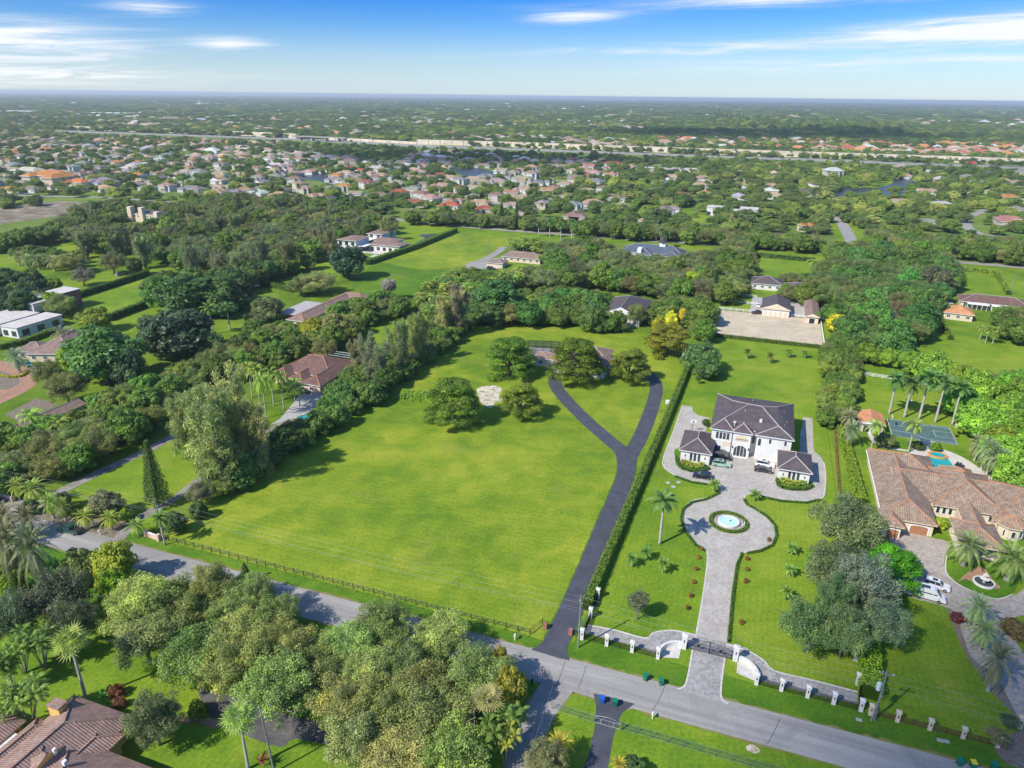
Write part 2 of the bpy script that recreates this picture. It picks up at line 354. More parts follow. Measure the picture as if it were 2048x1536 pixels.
plain('concrete', (.36, .34, .32), .9, 0, .2, 1.2); plain('pole_wood', (.20, .20, .18), .9, 0, .3, 3); plain('tyre', (.02, .02, .02), .8); plain('rim', (.42, .42, .43), .35, .8)
plain('lamp_glass', (.75, .75, .75), .2); plain('tail_red', (.40, .02, .02), .3); plain('black', (.02, .02, .022), .6); plain('barrier', (.62, .52, .40), .9, 0, .18, .06); plain('wire', (.30, .31, .32), .6)
plain('bin_green', (.005, .16, .085), .45); plain('bin_blue', (.012, .10, .42), .45); plain('bin_yellow', (.7, .55, .03), .45); plain('white_paint', (.74, .74, .72), .5, 0, .04)
plain('line_white', (.62, .62, .60), .8, 0, .1); plain('flat_roof', (.50, .46, .42), .9, 0, .12, .4); plain('insulator', (.55, .6, .6), .3); plain('orange', (.60, .25, .05), .6)
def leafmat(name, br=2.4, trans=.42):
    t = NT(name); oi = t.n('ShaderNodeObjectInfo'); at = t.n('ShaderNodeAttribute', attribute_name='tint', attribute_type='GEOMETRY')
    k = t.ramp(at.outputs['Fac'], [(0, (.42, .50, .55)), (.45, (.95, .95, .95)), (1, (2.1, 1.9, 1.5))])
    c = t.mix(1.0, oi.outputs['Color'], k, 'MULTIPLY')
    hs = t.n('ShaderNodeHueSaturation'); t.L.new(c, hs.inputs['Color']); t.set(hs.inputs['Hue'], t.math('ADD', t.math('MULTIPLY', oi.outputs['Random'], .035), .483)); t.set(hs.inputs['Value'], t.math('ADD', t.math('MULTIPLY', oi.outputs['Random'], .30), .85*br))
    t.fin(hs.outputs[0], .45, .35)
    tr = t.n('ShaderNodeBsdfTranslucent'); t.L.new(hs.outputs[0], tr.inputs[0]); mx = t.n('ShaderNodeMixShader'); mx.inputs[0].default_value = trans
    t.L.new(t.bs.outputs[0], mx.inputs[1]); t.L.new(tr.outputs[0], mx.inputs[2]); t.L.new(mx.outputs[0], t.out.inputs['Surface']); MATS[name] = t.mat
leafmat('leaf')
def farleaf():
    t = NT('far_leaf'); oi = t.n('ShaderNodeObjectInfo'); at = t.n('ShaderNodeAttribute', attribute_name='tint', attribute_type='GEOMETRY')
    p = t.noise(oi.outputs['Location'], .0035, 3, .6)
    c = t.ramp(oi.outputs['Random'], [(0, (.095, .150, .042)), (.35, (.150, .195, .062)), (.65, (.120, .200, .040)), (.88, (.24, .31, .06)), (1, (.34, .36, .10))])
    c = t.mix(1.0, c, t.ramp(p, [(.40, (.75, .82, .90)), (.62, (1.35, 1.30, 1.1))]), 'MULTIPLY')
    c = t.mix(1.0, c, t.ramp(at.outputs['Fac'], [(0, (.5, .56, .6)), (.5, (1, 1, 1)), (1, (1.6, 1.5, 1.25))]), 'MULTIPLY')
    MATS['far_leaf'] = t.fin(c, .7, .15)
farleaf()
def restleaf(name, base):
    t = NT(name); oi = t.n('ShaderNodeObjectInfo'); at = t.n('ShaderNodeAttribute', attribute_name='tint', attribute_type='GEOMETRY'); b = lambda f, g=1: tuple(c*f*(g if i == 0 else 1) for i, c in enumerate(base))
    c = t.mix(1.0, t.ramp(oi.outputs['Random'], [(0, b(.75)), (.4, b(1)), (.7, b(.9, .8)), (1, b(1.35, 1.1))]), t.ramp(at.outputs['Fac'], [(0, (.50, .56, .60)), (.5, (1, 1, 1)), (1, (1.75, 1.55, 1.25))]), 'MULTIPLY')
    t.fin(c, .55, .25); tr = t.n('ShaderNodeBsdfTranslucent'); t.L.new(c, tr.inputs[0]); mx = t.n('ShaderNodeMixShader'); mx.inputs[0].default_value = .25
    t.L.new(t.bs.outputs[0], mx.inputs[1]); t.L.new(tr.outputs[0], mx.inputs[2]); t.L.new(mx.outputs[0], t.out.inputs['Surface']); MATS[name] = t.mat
restleaf('rest_oak', (.235, .262, .088)); restleaf('rest_broad', (.155, .235, .038))
@_mat('worn')
def _(t):
    p = t.pos(); a = t.noise(p, .5, 8, .75); return t.fin(t.ramp(a, [(.32, (.13, .17, .02)), (.52, (.20, .18, .06)), (.7, (.26, .20, .10))]), .95, .1)
M = MATS
# ---------------- foliage meshes ----------------
rg = np.random.default_rng(7)
random.seed(5)
def leaf_mesh(name, P, Nn, L, Wd, tint, mat, align=None):
    n = len(P); Nn = Nn/np.maximum(np.linalg.norm(Nn, axis=1, keepdims=True), 1e-6)
    A = rg.normal(size=(n, 3)) if align is None else align
    t = A-(A*Nn).sum(1, keepdims=True)*Nn; t /= np.maximum(np.linalg.norm(t, axis=1, keepdims=True), 1e-6); b = np.cross(Nn, t)
    L = np.broadcast_to(np.asarray(L, float), (n,))[:, None]; Wd = np.broadcast_to(np.asarray(Wd, float), (n,))[:, None]
    V = np.empty((n, 4, 3)); V[:, 0] = P-t*L*.5; V[:, 1] = P+b*Wd*.5-t*L*.05; V[:, 2] = P+t*L*.5; V[:, 3] = P-b*Wd*.5-t*L*.05
    me = bpy.data.meshes.new(name); me.vertices.add(4*n); me.vertices.foreach_set('co', V.reshape(-1).astype(np.float32))
    me.loops.add(4*n); me.loops.foreach_set('vertex_index', np.arange(4*n, dtype=np.int32)); me.polygons.add(n)
    me.polygons.foreach_set('loop_start', np.arange(0, 4*n, 4, dtype=np.int32)); me.update(calc_edges=True)
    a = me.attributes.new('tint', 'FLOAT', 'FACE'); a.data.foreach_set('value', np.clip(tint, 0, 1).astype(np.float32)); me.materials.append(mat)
    return me
def unit(n, up=0.0):
    d = rg.normal(size=(n, 3)); d[:, 2] += up; return d/np.linalg.norm(d, axis=1, keepdims=True)
def clumps_to_leaves(C, rad, rz, n, L, Wd, jit=.75, up=.35, tclump=None, shell=(.72, 1.05)):
    k = len(C); w = rad**2; idx = rg.choice(k, n, p=w/w.sum()); d = unit(n, up); rr = rg.uniform(shell[0], shell[1], n)[:, None]
    P = C[idx]+d*rr*np.stack([rad[idx], rad[idx], rz[idx]], 1); N_ = d+rg.normal(size=(n, 3))*jit*.6+np.array([0, 0, .35])
    tc = rg.normal(.42, .15, k) if tclump is None else tclump
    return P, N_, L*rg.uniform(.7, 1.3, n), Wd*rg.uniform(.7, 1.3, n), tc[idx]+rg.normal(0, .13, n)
def ell_clumps(k, r, rz, zc, crad, squash=.8, low=-.35, inner=.25, rough=.22, top=None):
    i = np.arange(k)+.5; z = 1-(1-low)*i/k; ph = i*2.39996+rg.uniform(0, 6); q = np.sqrt(np.clip(1-z*z, 0, 1)); f = 1-rough*rg.random(k)*1.6
    kin = rg.random(k) < inner; f[kin] *= rg.uniform(.35, .8, kin.sum())
    C = np.stack([q*np.cos(ph)*f*r, q*np.sin(ph)*f*r, zc+z*rz*f], 1)+rg.normal(size=(k, 3))*r*.05
    rad = crad*rg.uniform(.5, 1.6, k); return C, rad, rad*squash
def limbs(m, h, r, n, th=.28, zc=.55, spread=.7):
    m.tube([(0, 0, -.2), (rg.normal()*.1, rg.normal()*.1, h*.2), (rg.normal()*.2, rg.normal()*.2, h*.42)], [th*1.25, th, th*.8], 8)
    for i in range(n):
        a = i*6.283/n+rg.normal()*.3; e = r*spread*rg.uniform(.7, 1.1); zz = h*zc*rg.uniform(.9, 1.35)
        m.tube([(0, 0, h*.22), (math.cos(a)*e*.35, math.sin(a)*e*.35, h*.22+(zz-h*.22)*.6), (math.cos(a)*e*.75, math.sin(a)*e*.75, zz), (math.cos(a+.2)*e, math.sin(a+.2)*e, zz+h*.12)], [th*.6, th*.42, th*.22, .04], 5, cap=False)
LIB = {}
def reg(kind, r, h, crown, trunk_mb, col, barkm='bark'):
    tme = None
    if trunk_mb:
        o = trunk_mb.build('trunk', M[barkm], smooth=True); tme = o.data; bpy.data.objects.remove(o)
    LIB.setdefault(kind, []).append(dict(r=r, h=h, crown=crown, trunk=tme, col=col))
def build_lib():
    lf = M['leaf']
    for v in range(3):   # evergreen oak: broad, finely textured grey green crown
        r, h = 6.5, 9.0
        C, rad, rz = ell_clumps(150, r*.93, 3.7, 5.0, 1.0, .8, -.45, .22, .42)
        P = clumps_to_leaves(C, rad, rz, 26000, .31, .20, .9, .3, shell=(.55, 1.2))
        m = MB(); limbs(m, h, r, 9, .34, .55, 1.0); reg('oak', r, h, leaf_mesh('crown', *P, lf), m, (.132, .156, .047))
    for v in range(2):   # dense broadleaf
        r, h = 5.0, 8.5
        C, rad, rz = ell_clumps(75, r*.88, 3.9, 4.6, 1.15, .8, -.7, .1, .22)
        P = clumps_to_leaves(C, rad, rz, 9500, .60, .40, .6)
        m = MB(); limbs(m, h, r, 5, .3); reg('broad', r, h, leaf_mesh('crown', *P, lf), m, (.074, .120, .018))
    for v in range(2):   # layered spreading shade tree
        r, h = 7.5, 11.5
        k = 95; z = rg.uniform(0, 1, k)**.8; rr = np.sqrt(np.clip(1-(z*1.02-.12)**2*1.05, .05, 1))*rg.uniform(.35, 1, k)**.6; ph = rg.uniform(0, 6.283, k)
        zq = np.round(z*5)/5+rg.normal(0, .045, k)
        C = np.stack([rr*np.cos(ph)*r*.9, rr*np.sin(ph)*r*.9, 2.5+zq*(h-3.2)-rr*1.0], 1); rad = rg.uniform(1.0, 2.0, k); rz = rad*.45
        P = clumps_to_leaves(C, rad, rz, 19000, .42, .30, .75, .4, shell=(.6, 1.15))
        m = MB(); limbs(m, h, r, 8, .36, .6, .9); reg('layered', r, h, leaf_mesh('crown', *P, lf), m, (.092, .150, .014))
    for v in range(2):   # feathery she-oak: several leaning stems with upswept wispy sprays
        r, h = 6.0, 17.0; Cs = []; m = MB()
        for s_ in range(9):
            a = s_*.7+rg.normal()*.3; e = r*rg.uniform(.1, .85); hh = h*(1.02-.28*(e/r)**2)*rg.uniform(.84, 1.0)
            pt = [(0, 0, 0), (math.cos(a)*e*.4, math.sin(a)*e*.4, hh*.35), (math.cos(a)*e*.8, math.sin(a)*e*.8, hh*.7), (math.cos(a)*e, math.sin(a)*e, hh*.98)]
            m.tube(pt, [.26, .2, .11, .03], 5)
            for q in range(30):
                f = rg.uniform(.12, 1); x = math.cos(a)*e*f; y = math.sin(a)*e*f; w_ = (1.06-f)*4.2+.3; b_ = rg.uniform(0, 6.283)
                Cs.append((x+math.cos(b_)*w_*rg.random(), y+math.sin(b_)*w_*rg.random(), hh*f))
        C = np.array(Cs); rad = rg.uniform(.4, 1.0, len(C)); rz = rad*1.5
        P = list(clumps_to_leaves(C, rad, rz, 22000, .62, .12, .8, .5, shell=(.2, 1.15))); al = P[0]*np.array([.12, .12, 0])+rg.normal(size=(22000, 3))*.45+np.array([0, 0, 1.0])
        P[1] = rg.normal(size=(22000, 3))+np.array([-.6, -.5, .3]); reg('sheoak', r, h, leaf_mesh('crown', *P, lf, align=al), m, (.175, .195, .068))
    # norfolk pine: tiers
    r, h = 3.4, 18.0; PP = []; NN = []; AA = []; m = MB(); m.tube([(0, 0, 0), (0, 0, h*.5), (0, 0, h)], [.26, .16, .03], 7)
    for i in range(34):
        z = h*(.06+.93*i/34); rr = r*(1-i/34)**.8*rg.uniform(.85, 1.1)+.25; nb = 7
        for j in range(nb):
            a = j*6.283/nb+i*.9; k = int(46*rr/r)+10; t = rg.random(k)**.75; lat = rg.normal(0, .22, k)*(1.1-t*.5); zz = z+rg.normal(0, .09, k)+t*rr*.16
            PP.append(np.stack([np.cos(a)*t*rr-np.sin(a)*lat, np.sin(a)*t*rr+np.cos(a)*lat, zz], 1)); NN.append(rg.normal(size=(k, 3))*.5+[0, 0, .9]); AA.append(np.stack([np.cos(a)+rg.normal(0, .5, k), np.sin(a)+rg.normal(0, .5, k), rg.normal(.3, .3, k)], 1))
        m.tube([(0, 0, z), (rr*.7*math.cos(i*.9), rr*.7*math.sin(i*.9), z+.1)], [.05, .02], 4)
    P = np.concatenate(PP); reg('pine', r, h, leaf_mesh('crown', P, np.concatenate(NN), .50, .17, rg.normal(.42, .16, len(P)), lf, align=np.concatenate(AA)), m, (.075, .125, .032))
    # small round shrub
    for v in range(2):
        C, rad, rz = ell_clumps(22, .8, .8, .8, .38, .9, -.9, .1, .15); P = clumps_to_leaves(C, rad, rz, 1500, .24, .15)
        m = MB(); m.tube([(0, 0, 0), (0, 0, .7)], [.08, .04], 5); reg('shrub', 1.1, 1.9, leaf_mesh('crown', *P, lf), m, (.08, .15, .02))
    # open grown slender tree
    C, rad, rz = ell_clumps(40, 1.9, 2.1, 4.2, .75, .9, -.8, .2, .3); P = clumps_to_leaves(C, rad, rz, 4200, .30, .17)
    m = MB(); limbs(m, 6.2, 2.2, 5, .13); reg('slender', 2.4, 6.4, leaf_mesh('crown', *P, lf), m, (.085, .12, .035))
def palm_mesh(nf, length, droop, up0, up1, leaflet, wdt, nleaf, zt, skirt=0, vshape=.5, fan=False, tintb=.45, curl=0.0):
    P = []; N_ = []; A = []; Ls = []; T = []
    for i in range(nf):
        f = i/nf; az = i*2.39996+rg.normal()*.1; el = up0+(up1-up0)*f+rg.normal()*.06; L = length*rg.uniform(.85, 1.1)*(.75+.35*math.sin(math.pi*min(1, f*1.1)))
        d = np.array([math.cos(az), math.sin(az)]); tcol = tintb+rg.normal()*.1-(f > .8)*.0+(f > .85)*skirt
        if fan:
            c0 = np.array([d[0]*math.cos(el)*L*.5, d[1]*math.cos(el)*L*.5, zt+math.sin(el)*L*.5]); fwd = np.array([d[0]*math.cos(el-.25), d[1]*math.cos(el-.25), math.sin(el-.25)]); sd = np.array([-d[1], d[0], 0]); nn = np.cross(fwd, sd)
            for k in range(nleaf):
                a = (k/(nleaf-1)-.5)*3.6; dr = fwd*math.cos(a)+sd*math.sin(a); dr = dr+np.array([0, 0, -.25]); P.append(c0+dr*L*.30); N_.append(nn+rg.normal(size=3)*.15); A.append(dr); Ls.append(L*.62); T.append(tcol)
            P.append(c0*np.array([.5, .5, 1])+np.array([0, 0, -.5*math.sin(el)*L*.5])); N_.append(nn); A.append(fwd); Ls.append(L*.5); T.append(.8)
            continue
        pos = np.array([0., 0, zt]); step = L/nleaf; e = el
        for k in range(nleaf):
            t = (k+.5)/nleaf; e = el-droop*t**1.5; dr = np.array([d[0]*math.cos(e), d[1]*math.cos(e), math.sin(e)]); pos = pos+dr*step; sd = np.array([-d[1], d[0], 0]); nn = np.cross(dr, sd)
            if k == 0: continue
            ll = leaflet*math.sin(math.pi*(.12+.83*t))
            for s_ in (-1, 1):
                ld = sd*s_*.85+dr*.55+np.array([0, 0, -vshape*(1 if curl == 0 else rg.normal()*curl)]); P.append(pos+ld*ll*.45); N_.append(nn+sd*s_*.35+rg.normal(size=3)*.12); A.append(ld); Ls.append(ll); T.append(tcol+rg.normal()*.07)
            if k % 2 == 0: P.append(pos); N_.append(nn); A.append(dr); Ls.append(step*2.4); T.append(tcol+.15)
    P = np.array(P); return P, np.array(N_), np.array(Ls), np.full(len(P), wdt)*np.clip(np.array(Ls)/leaflet, .6, 1.2), np.array(T), np.array(A)
def reg_palm(kind, r, h, args, trunk, col, bark='palm_bark'):
    P = palm_mesh(**args); me = leaf_mesh('crown', P[0], P[1], P[2], P[3], P[4], M['leaf'], align=P[5]); reg(kind, r, h, me, trunk, col, bark)
def trunkmb(h, r0, r1, bulge=0, lean=0, shaft=None):
    m = MB(); m.tube([(0, 0, -.1), (0, 0, h*.08), (lean*.3, 0, h*.4), (lean*.7, 0, h*.75), (lean, 0, h)], [r0*1.25, r0, (r0+r1)/2+bulge, r1+bulge*.5, r1], 9)
    if shaft: m.tube([(lean, 0, h-.1), (lean, 0, h+shaft)], [r1*.9, r1*.35], 8)
    return m
def build_palms():
    for v in range(2):
        reg_palm('royal', 3.4, 10, dict(nf=20, length=3.9, droop=1.45, up0=1.35, up1=-.35, leaflet=.95, wdt=.27, nleaf=26, zt=9.0, vshape=.45), trunkmb(8.3, .30, .22, .05, 0, .9), (.070, .130, .030))
        reg_palm('coconut', 3.2, 8, dict(nf=20, length=3.7, droop=1.8, up0=1.2, up1=-.5, leaflet=.9, wdt=.24, nleaf=24, zt=7.2, vshape=.55, skirt=.25, tintb=.55), trunkmb(7.2, .22, .14, 0, .0), (.120, .165, .030))
        reg_palm('date', 3.6, 6, dict(nf=54, length=3.9, droop=1.35, up0=1.45, up1=-.95, leaflet=.62, wdt=.15, nleaf=22, zt=3.6, vshape=.05, skirt=.45, curl=.5, tintb=.45), trunkmb(3.6, .38, .34, .04), (.135, .165, .065))
    reg_palm('fan', 1.8, 9, dict(nf=22, length=2.3, droop=1, up0=1.35, up1=-1.0, leaflet=1, wdt=.16, nleaf=11, zt=8.3, fan=True, skirt=.4, tintb=.62), trunkmb(8.3, .2, .15), (.125, .180, .045))
    # cluster palm: many thin stems
    m = MB(); P = []
    for i in range(11):
        a = rg.uniform(0, 6.283); e = rg.uniform(.6, 2.2); z = rg.uniform(2.6, 5.4); x, y = math.cos(a)*e, math.sin(a)*e
        m.tube([(x*.15, y*.15, 0), (x*.5, y*.5, z*.5), (x, y, z)], [.07, .06, .05], 5)
        q = palm_mesh(10, 2.1, 1.6, 1.4, .2, .55, .17, 14, z, vshape=.3, tintb=.45+rg.normal()*.1); q[0][:, 0] += x; q[0][:, 1] += y; P.append(q)
    Q = [np.concatenate([p[i] for p in P]) for i in range(6)]
    reg('cluster', 3.3, 6.5, leaf_mesh('crown', Q[0], Q[1], Q[2], Q[3], Q[4], M['leaf'], align=Q[5]), m, (.10, .155, .03), 'palm_bark')
    # low feather palm (pygmy) on a short stem
    reg_palm('pygmy', 1.5, 2.2, dict(nf=20, length=1.6, droop=1.6, up0=1.4, up1=0, leaflet=.5, wdt=.15, nleaf=14, zt=1.1, vshape=.3), trunkmb(1.1, .12, .1), (.10, .17, .03))
    # banana-like big leaf plant
    n = 34; az = rg.uniform(0, 6.283, n); el = rg.uniform(.5, 1.3, n); dr = np.stack([np.cos(az)*np.cos(el), np.sin(az)*np.cos(el), np.sin(el)], 1); L = rg.uniform(1.6, 2.8, n)
    P = dr*L[:, None]*.6+np.array([0, 0, 1.2]); reg('banana', 2.2, 3.6, leaf_mesh('crown', P, np.cross(dr, rg.normal(size=(n, 3)))+[0, 0, .6], L, .55, rg.normal(.5, .2, n), M['leaf'], align=dr), trunkmb(1.4, .16, .12), (.08, .19, .03))
build_lib(); build_palms()
# ---------------- planting ----------------
CAT = dict(oak='tree', broad='tree', layered='tree', sheoak='tree', pine='pine tree', shrub='shrub', slender='tree', royal='palm tree', coconut='palm tree', date='palm tree', fan='palm tree', cluster='palm clump', pygmy='small palm', banana='plant')
NAM = dict(oak='oak_tree', broad='broadleaf_tree', layered='shade_tree', sheoak='she_oak_tree', pine='conifer_tree', shrub='shrub', slender='slender_tree', royal='royal_palm', coconut='coconut_palm', date='date_palm', fan='fan_palm', cluster='cluster_palm', pygmy='dwarf_palm', banana='banana_plant')
PLACED = []   # (x, y, r) of everything planted
def plant(kind, x, y, r, h, label, group=None, col=None, vary=.12, v=None):
    p = random.choice(LIB[kind]) if v is None else LIB[kind][v % len(LIB[kind])]
    c = np.array(col or p['col'])*(1+rg.normal(0, vary)); c = c*(1+rg.normal(0, vary*.5, 3)); c = (*[float(max(q, .004)) for q in c], 1)
    t = thing(NAM[kind], label, CAT[kind], (x, y, 0), random.uniform(0, 6.283), group, (r/p['r'], r/p['r'], h/p['h']))
    for nm, me in (('trunk', p['trunk']), ('crown', p['crown'])):
        if me is None: continue
        o = bpy.data.objects.new(nm, me); COL.objects.link(o); o.parent = t; o.color = c
    PLACED.append((x, y, r)); return t
HR = dict(oak=1.35, broad=1.6, layered=1.5, sheoak=2.6, pine=5, shrub=1.6, slender=2.6, royal=2.9, coconut=2.4, date=1.7, fan=5, cluster=1.9, pygmy=1.4, banana=1.6)
def T(kind, cx, cy, rpx, label, h=None, col=None, group=None, f=.56, v=None):
    """tree whose crown is centred on pixel cx, cy with a radius of rpx pixels"""
    hh = h or 8
    for _ in range(4):
        x, y = G(cx, cy, hh*f); dep = PR(x, y, hh*f)[2]; r = rpx*float(dep)/CF; hh = h or r*HR[kind]
    return plant(kind, x, y, r, hh, label, group, col, v=v)
def B(kind, bx, by, ty, label, rpx=None, col=None, group=None, v=None):
    """plant whose base is on pixel bx, by and whose top reaches row ty"""
    x, y = G(bx, by); h = hgt(bx, by, ty); p = LIB[kind][0]; r = rpx*float(PR(x, y, h*.8)[2])/CF if rpx else h*p['r']/p['h']
    return plant(kind, x, y, r, h, label, group, col, v=v)
def inpoly(px, py, poly):
    if not isinstance(px, np.ndarray) or px.ndim == 0:
        c = False; x1, y1 = poly[-1]
        for x2, y2 in poly:
            if (y1 > py) != (y2 > py) and px < (x2-x1)*(py-y1)/(y2-y1)+x1: c = not c
            x1, y1 = x2, y2
        return c
    px = np.asarray(px); py = np.asarray(py); c = np.zeros(px.shape, bool); n = len(poly)
    for i in range(n):
        x1, y1 = poly[i]; x2, y2 = poly[(i+1) % n]
        if y1 == y2: continue
        q = ((y1 > py) != (y2 > py)) & (px < (x2-x1)*(py-y1)/(y2-y1)+x1); c ^= q
    return c
def zone(poly, mix, r0, r1, gap, labels, group, inset=.55, hscale=1.0, n=4000, avoid=True, cols=None, maxn=800):
    """fill a wooded part of the photograph (outline of its canopy in pixels) with individual trees"""
    xs = [p[0] for p in poly]; ys = [p[1] for p in poly]; c = []; kinds = list(mix); w = [mix[k] for k in kinds]; cnt = 0
    rnd = random.Random(int(sum(xs)+sum(ys)))
    # sample uniformly on the ground
    corners = [G(x, y, 4) for x in (min(xs), max(xs)) for y in (max(min(ys), 215), max(ys))]
    X0, X1 = min(q[0] for q in corners), max(q[0] for q in corners); Y0, Y1 = min(q[1] for q in corners), max(q[1] for q in corners)
    gap = gap*1.72; near = {}
    for i in range(n*3):
        x = rnd.uniform(X0, X1); y = rnd.uniform(Y0, Y1); k = rnd.choices(kinds, w)[0]; r = rnd.uniform(r0, r1)*(1 if k not in ('royal', 'coconut', 'fan') else .7); h = r*HR[k]*hscale*rnd.uniform(.88, 1.15)
        X, Y, D = PR1(x, y, h*.55); rp = r*CF/D
        q = [(0, 0), (inset, 0), (-inset, 0), (0, inset*.8), (0, -inset)]
        if not all(bool(inpoly(X+a*rp, Y+b*rp, poly)) for a, b in q): continue
        ci, cj = int(x//16), int(y//16)
        if any((x-a)**2+(y-b)**2 < ((r+s)*.5*gap)**2 for p in (-1, 0, 1) for q in (-1, 0, 1) for a, b, s in near.get((ci+p, cj+q), ())): continue
        if avoid and any((x-a)**2+(y-b)**2 < ((r+s)*.5)**2 for a, b, s in PLACED[:NHAND]): continue
        near.setdefault((ci, cj), []).append((x, y, r)); ZC.append((rp, k, x, y, r, h, group, None if not cols or k not in cols else cols[k], float(X), float(Y))); cnt += 1
        if cnt >= maxn: break
    print('zone', group, cnt); return cnt
ZC = []; REST = {'oak': [], 'broad': []}
ORD = ['leftmost', 'second', 'third', 'fourth', 'fifth', 'sixth', 'seventh', 'eighth', 'ninth', 'tenth', 'eleventh', 'twelfth', 'thirteenth', 'fourteenth', 'fifteenth', 'sixteenth', 'seventeenth', 'eighteenth', 'nineteenth', 'twentieth']
def ordn(i): return (ORD[i]+(' from left' if i else '')) if i < 20 else str(i+1)+{1: 'st', 2: 'nd', 3: 'rd'}.get((i+1) % 10, 'th')+' from left'
ADJ = dict(date='feather palm', oak='grey green oak', broad='leafy tree', sheoak='wispy she-oak', coconut='palm', royal='palm')
def finish_zones():
    n = {k: sum(1 for o in bpy.data.objects if o.name.startswith(NAM[k])) for k in REST}; g = {}
    for c in sorted(ZC, key=lambda c: -c[0]):
        k = c[1]
        if k in REST:
            if n[k] >= 298: REST[k].append(c); continue
            n[k] += 1
        g.setdefault((c[6], k), []).append(c)
    for (zn, k), L in g.items():
        L.sort(key=lambda c: -c[9]); nr = max(1, min(4, len(L)//9)); rows = [L[len(L)*i//nr:len(L)*(i+1)//nr] for i in range(nr)]
        for ri, row in enumerate(rows):
            rn = '' if nr == 1 else (', '+(['nearest', 'second', 'third', 'farthest'][ri] if ri < nr-1 else 'farthest')+' row')
            for i, c in enumerate(sorted(row, key=lambda c: c[8])): plant(k, c[2], c[3], c[4], c[5], '%s, %s%s of the %s' % (ADJ[k], ordn(i), rn, zn), '%ss of the %s' % (ADJ[k], zn), c[7], .14)
    print('rest', {k: len(v) for k, v in REST.items()})
def PR1(x, y, z):
    z -= CH; d = y*_f1+z*_f2; k = CF/max(d, .1); u = x*k; v = (y*_u1+z*_u2)*k; return 1024+_c*u+_s*v, 768+_s*u-_c*v, d
_f1, _f2, _u1, _u2 = float(_fw[1]), float(_fw[2]), float(_up[1]), float(_up[2])
def hedge(name, label, pts, width, h, col, cat='hedge', group=None, world_pts=False, dens=26, leaf=.30, closed=False):
    """clipped or loose hedge along a ground line given in photograph pixels"""
    pts = [p if world_pts else G(*p) for p in pts]
    if closed: pts = pts+[pts[0]]
    x0, y0 = pts[0]; pts = [(p[0]-x0, p[1]-y0) for p in pts]; core = MB(); P = []; N_ = []
    for a, b in zip(pts[:-1], pts[1:]):
        L = math.hypot(b[0]-a[0], b[1]-a[1]); d = ((b[0]-a[0])/L, (b[1]-a[1])/L); nn = (-d[1], d[0]); w = width/2*.82
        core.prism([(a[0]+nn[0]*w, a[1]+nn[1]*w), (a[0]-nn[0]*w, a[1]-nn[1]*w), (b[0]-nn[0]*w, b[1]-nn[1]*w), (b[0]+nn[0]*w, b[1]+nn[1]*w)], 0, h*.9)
        k = int(L*(width+2*h)*dens); t = rg.random(k)*L; s = rg.random(k)*(width+2*h); px = np.empty(k); pz = np.empty(k); nx = np.zeros(k); nz = np.zeros(k)
        A_ = s < h; B_ = (s >= h) & (s < h+width); C_ = s >= h+width
        px[A_] = -width/2; pz[A_] = s[A_]; nx[A_] = -1; px[B_] = s[B_]-h-width/2; pz[B_] = h; nz[B_] = 1; px[C_] = width/2; pz[C_] = s[C_]-h-width; nx[C_] = 1
        ws = 1+.10*np.sin(t*1.9)+.07*np.sin(t*5.1+1); px = px*ws+rg.normal(0, .07, k); pz = pz*(1+.05*np.sin(t*1.3)+.04*np.sin(t*4))+rg.normal(0, .07, k)
        P.append(np.stack([a[0]+d[0]*t+nn[0]*px, a[1]+d[1]*t+nn[1]*px, np.maximum(pz, .03)], 1)); N_.append(np.stack([nn[0]*nx, nn[1]*nx, nz+.25], 1)+rg.normal(size=(k, 3))*.45)
    P = np.concatenate(P); k = len(P); me = leaf_mesh('foliage', P, np.concatenate(N_), leaf*rg.uniform(.7, 1.3, k), leaf*.6, rg.normal(.45, .2, k), M['leaf'])
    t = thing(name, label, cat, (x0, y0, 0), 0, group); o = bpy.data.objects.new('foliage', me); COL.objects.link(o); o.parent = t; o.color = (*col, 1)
    c = core.build('dark_core', M['leaf'], t); c.color = (*[q*.45 for q in col], 1); return t  # added solid block, colour darkened to stand for shade inside the foliage
# ---------------- ground, roads, lawns ----------------
def smooth(pts, closed=False, k=5):
    n = len(pts); out = []
    for i in range(n if closed else n-1):
        p0, p1, p2, p3 = [pts[(i+j) % n] if closed else pts[min(max(i+j, 0), n-1)] for j in (-1, 0, 1, 2)]
        for s in range(k):
            t = s/k; out.append(tuple(.5*(2*p1[a]+(p2[a]-p0[a])*t+(2*p0[a]-5*p1[a]+4*p2[a]-p3[a])*t*t+(-p0[a]+3*p1[a]-3*p2[a]+p3[a])*t**3) for a in (0, 1)))
    if not closed: out.append(pts[-1])
    return out
def sheet(name, pts, z, mat, px=True, kind='structure'):
    from mathutils.geometry import tessellate_polygon
    P = [G(*p) if px else p for p in pts]; m = MB(); m.v = [(p[0], p[1], z) for p in P]
    for t in tessellate_polygon([[Vector((p[0], p[1], 0)) for p in P]]): m.f.append(tuple(t)); m.m.append(0); m.uv.append([(P[i][0], P[i][1]) for i in t])
    o = m.build(name, M[mat]); tag(o, kind=kind)
    for pl in o.data.polygons:
        if pl.normal.z < 0: pl.flip()
    return o
def rect(u0, u1, v0, v1): return [W(u0, v0), W(u1, v0), W(u1, v1), W(u0, v1)]
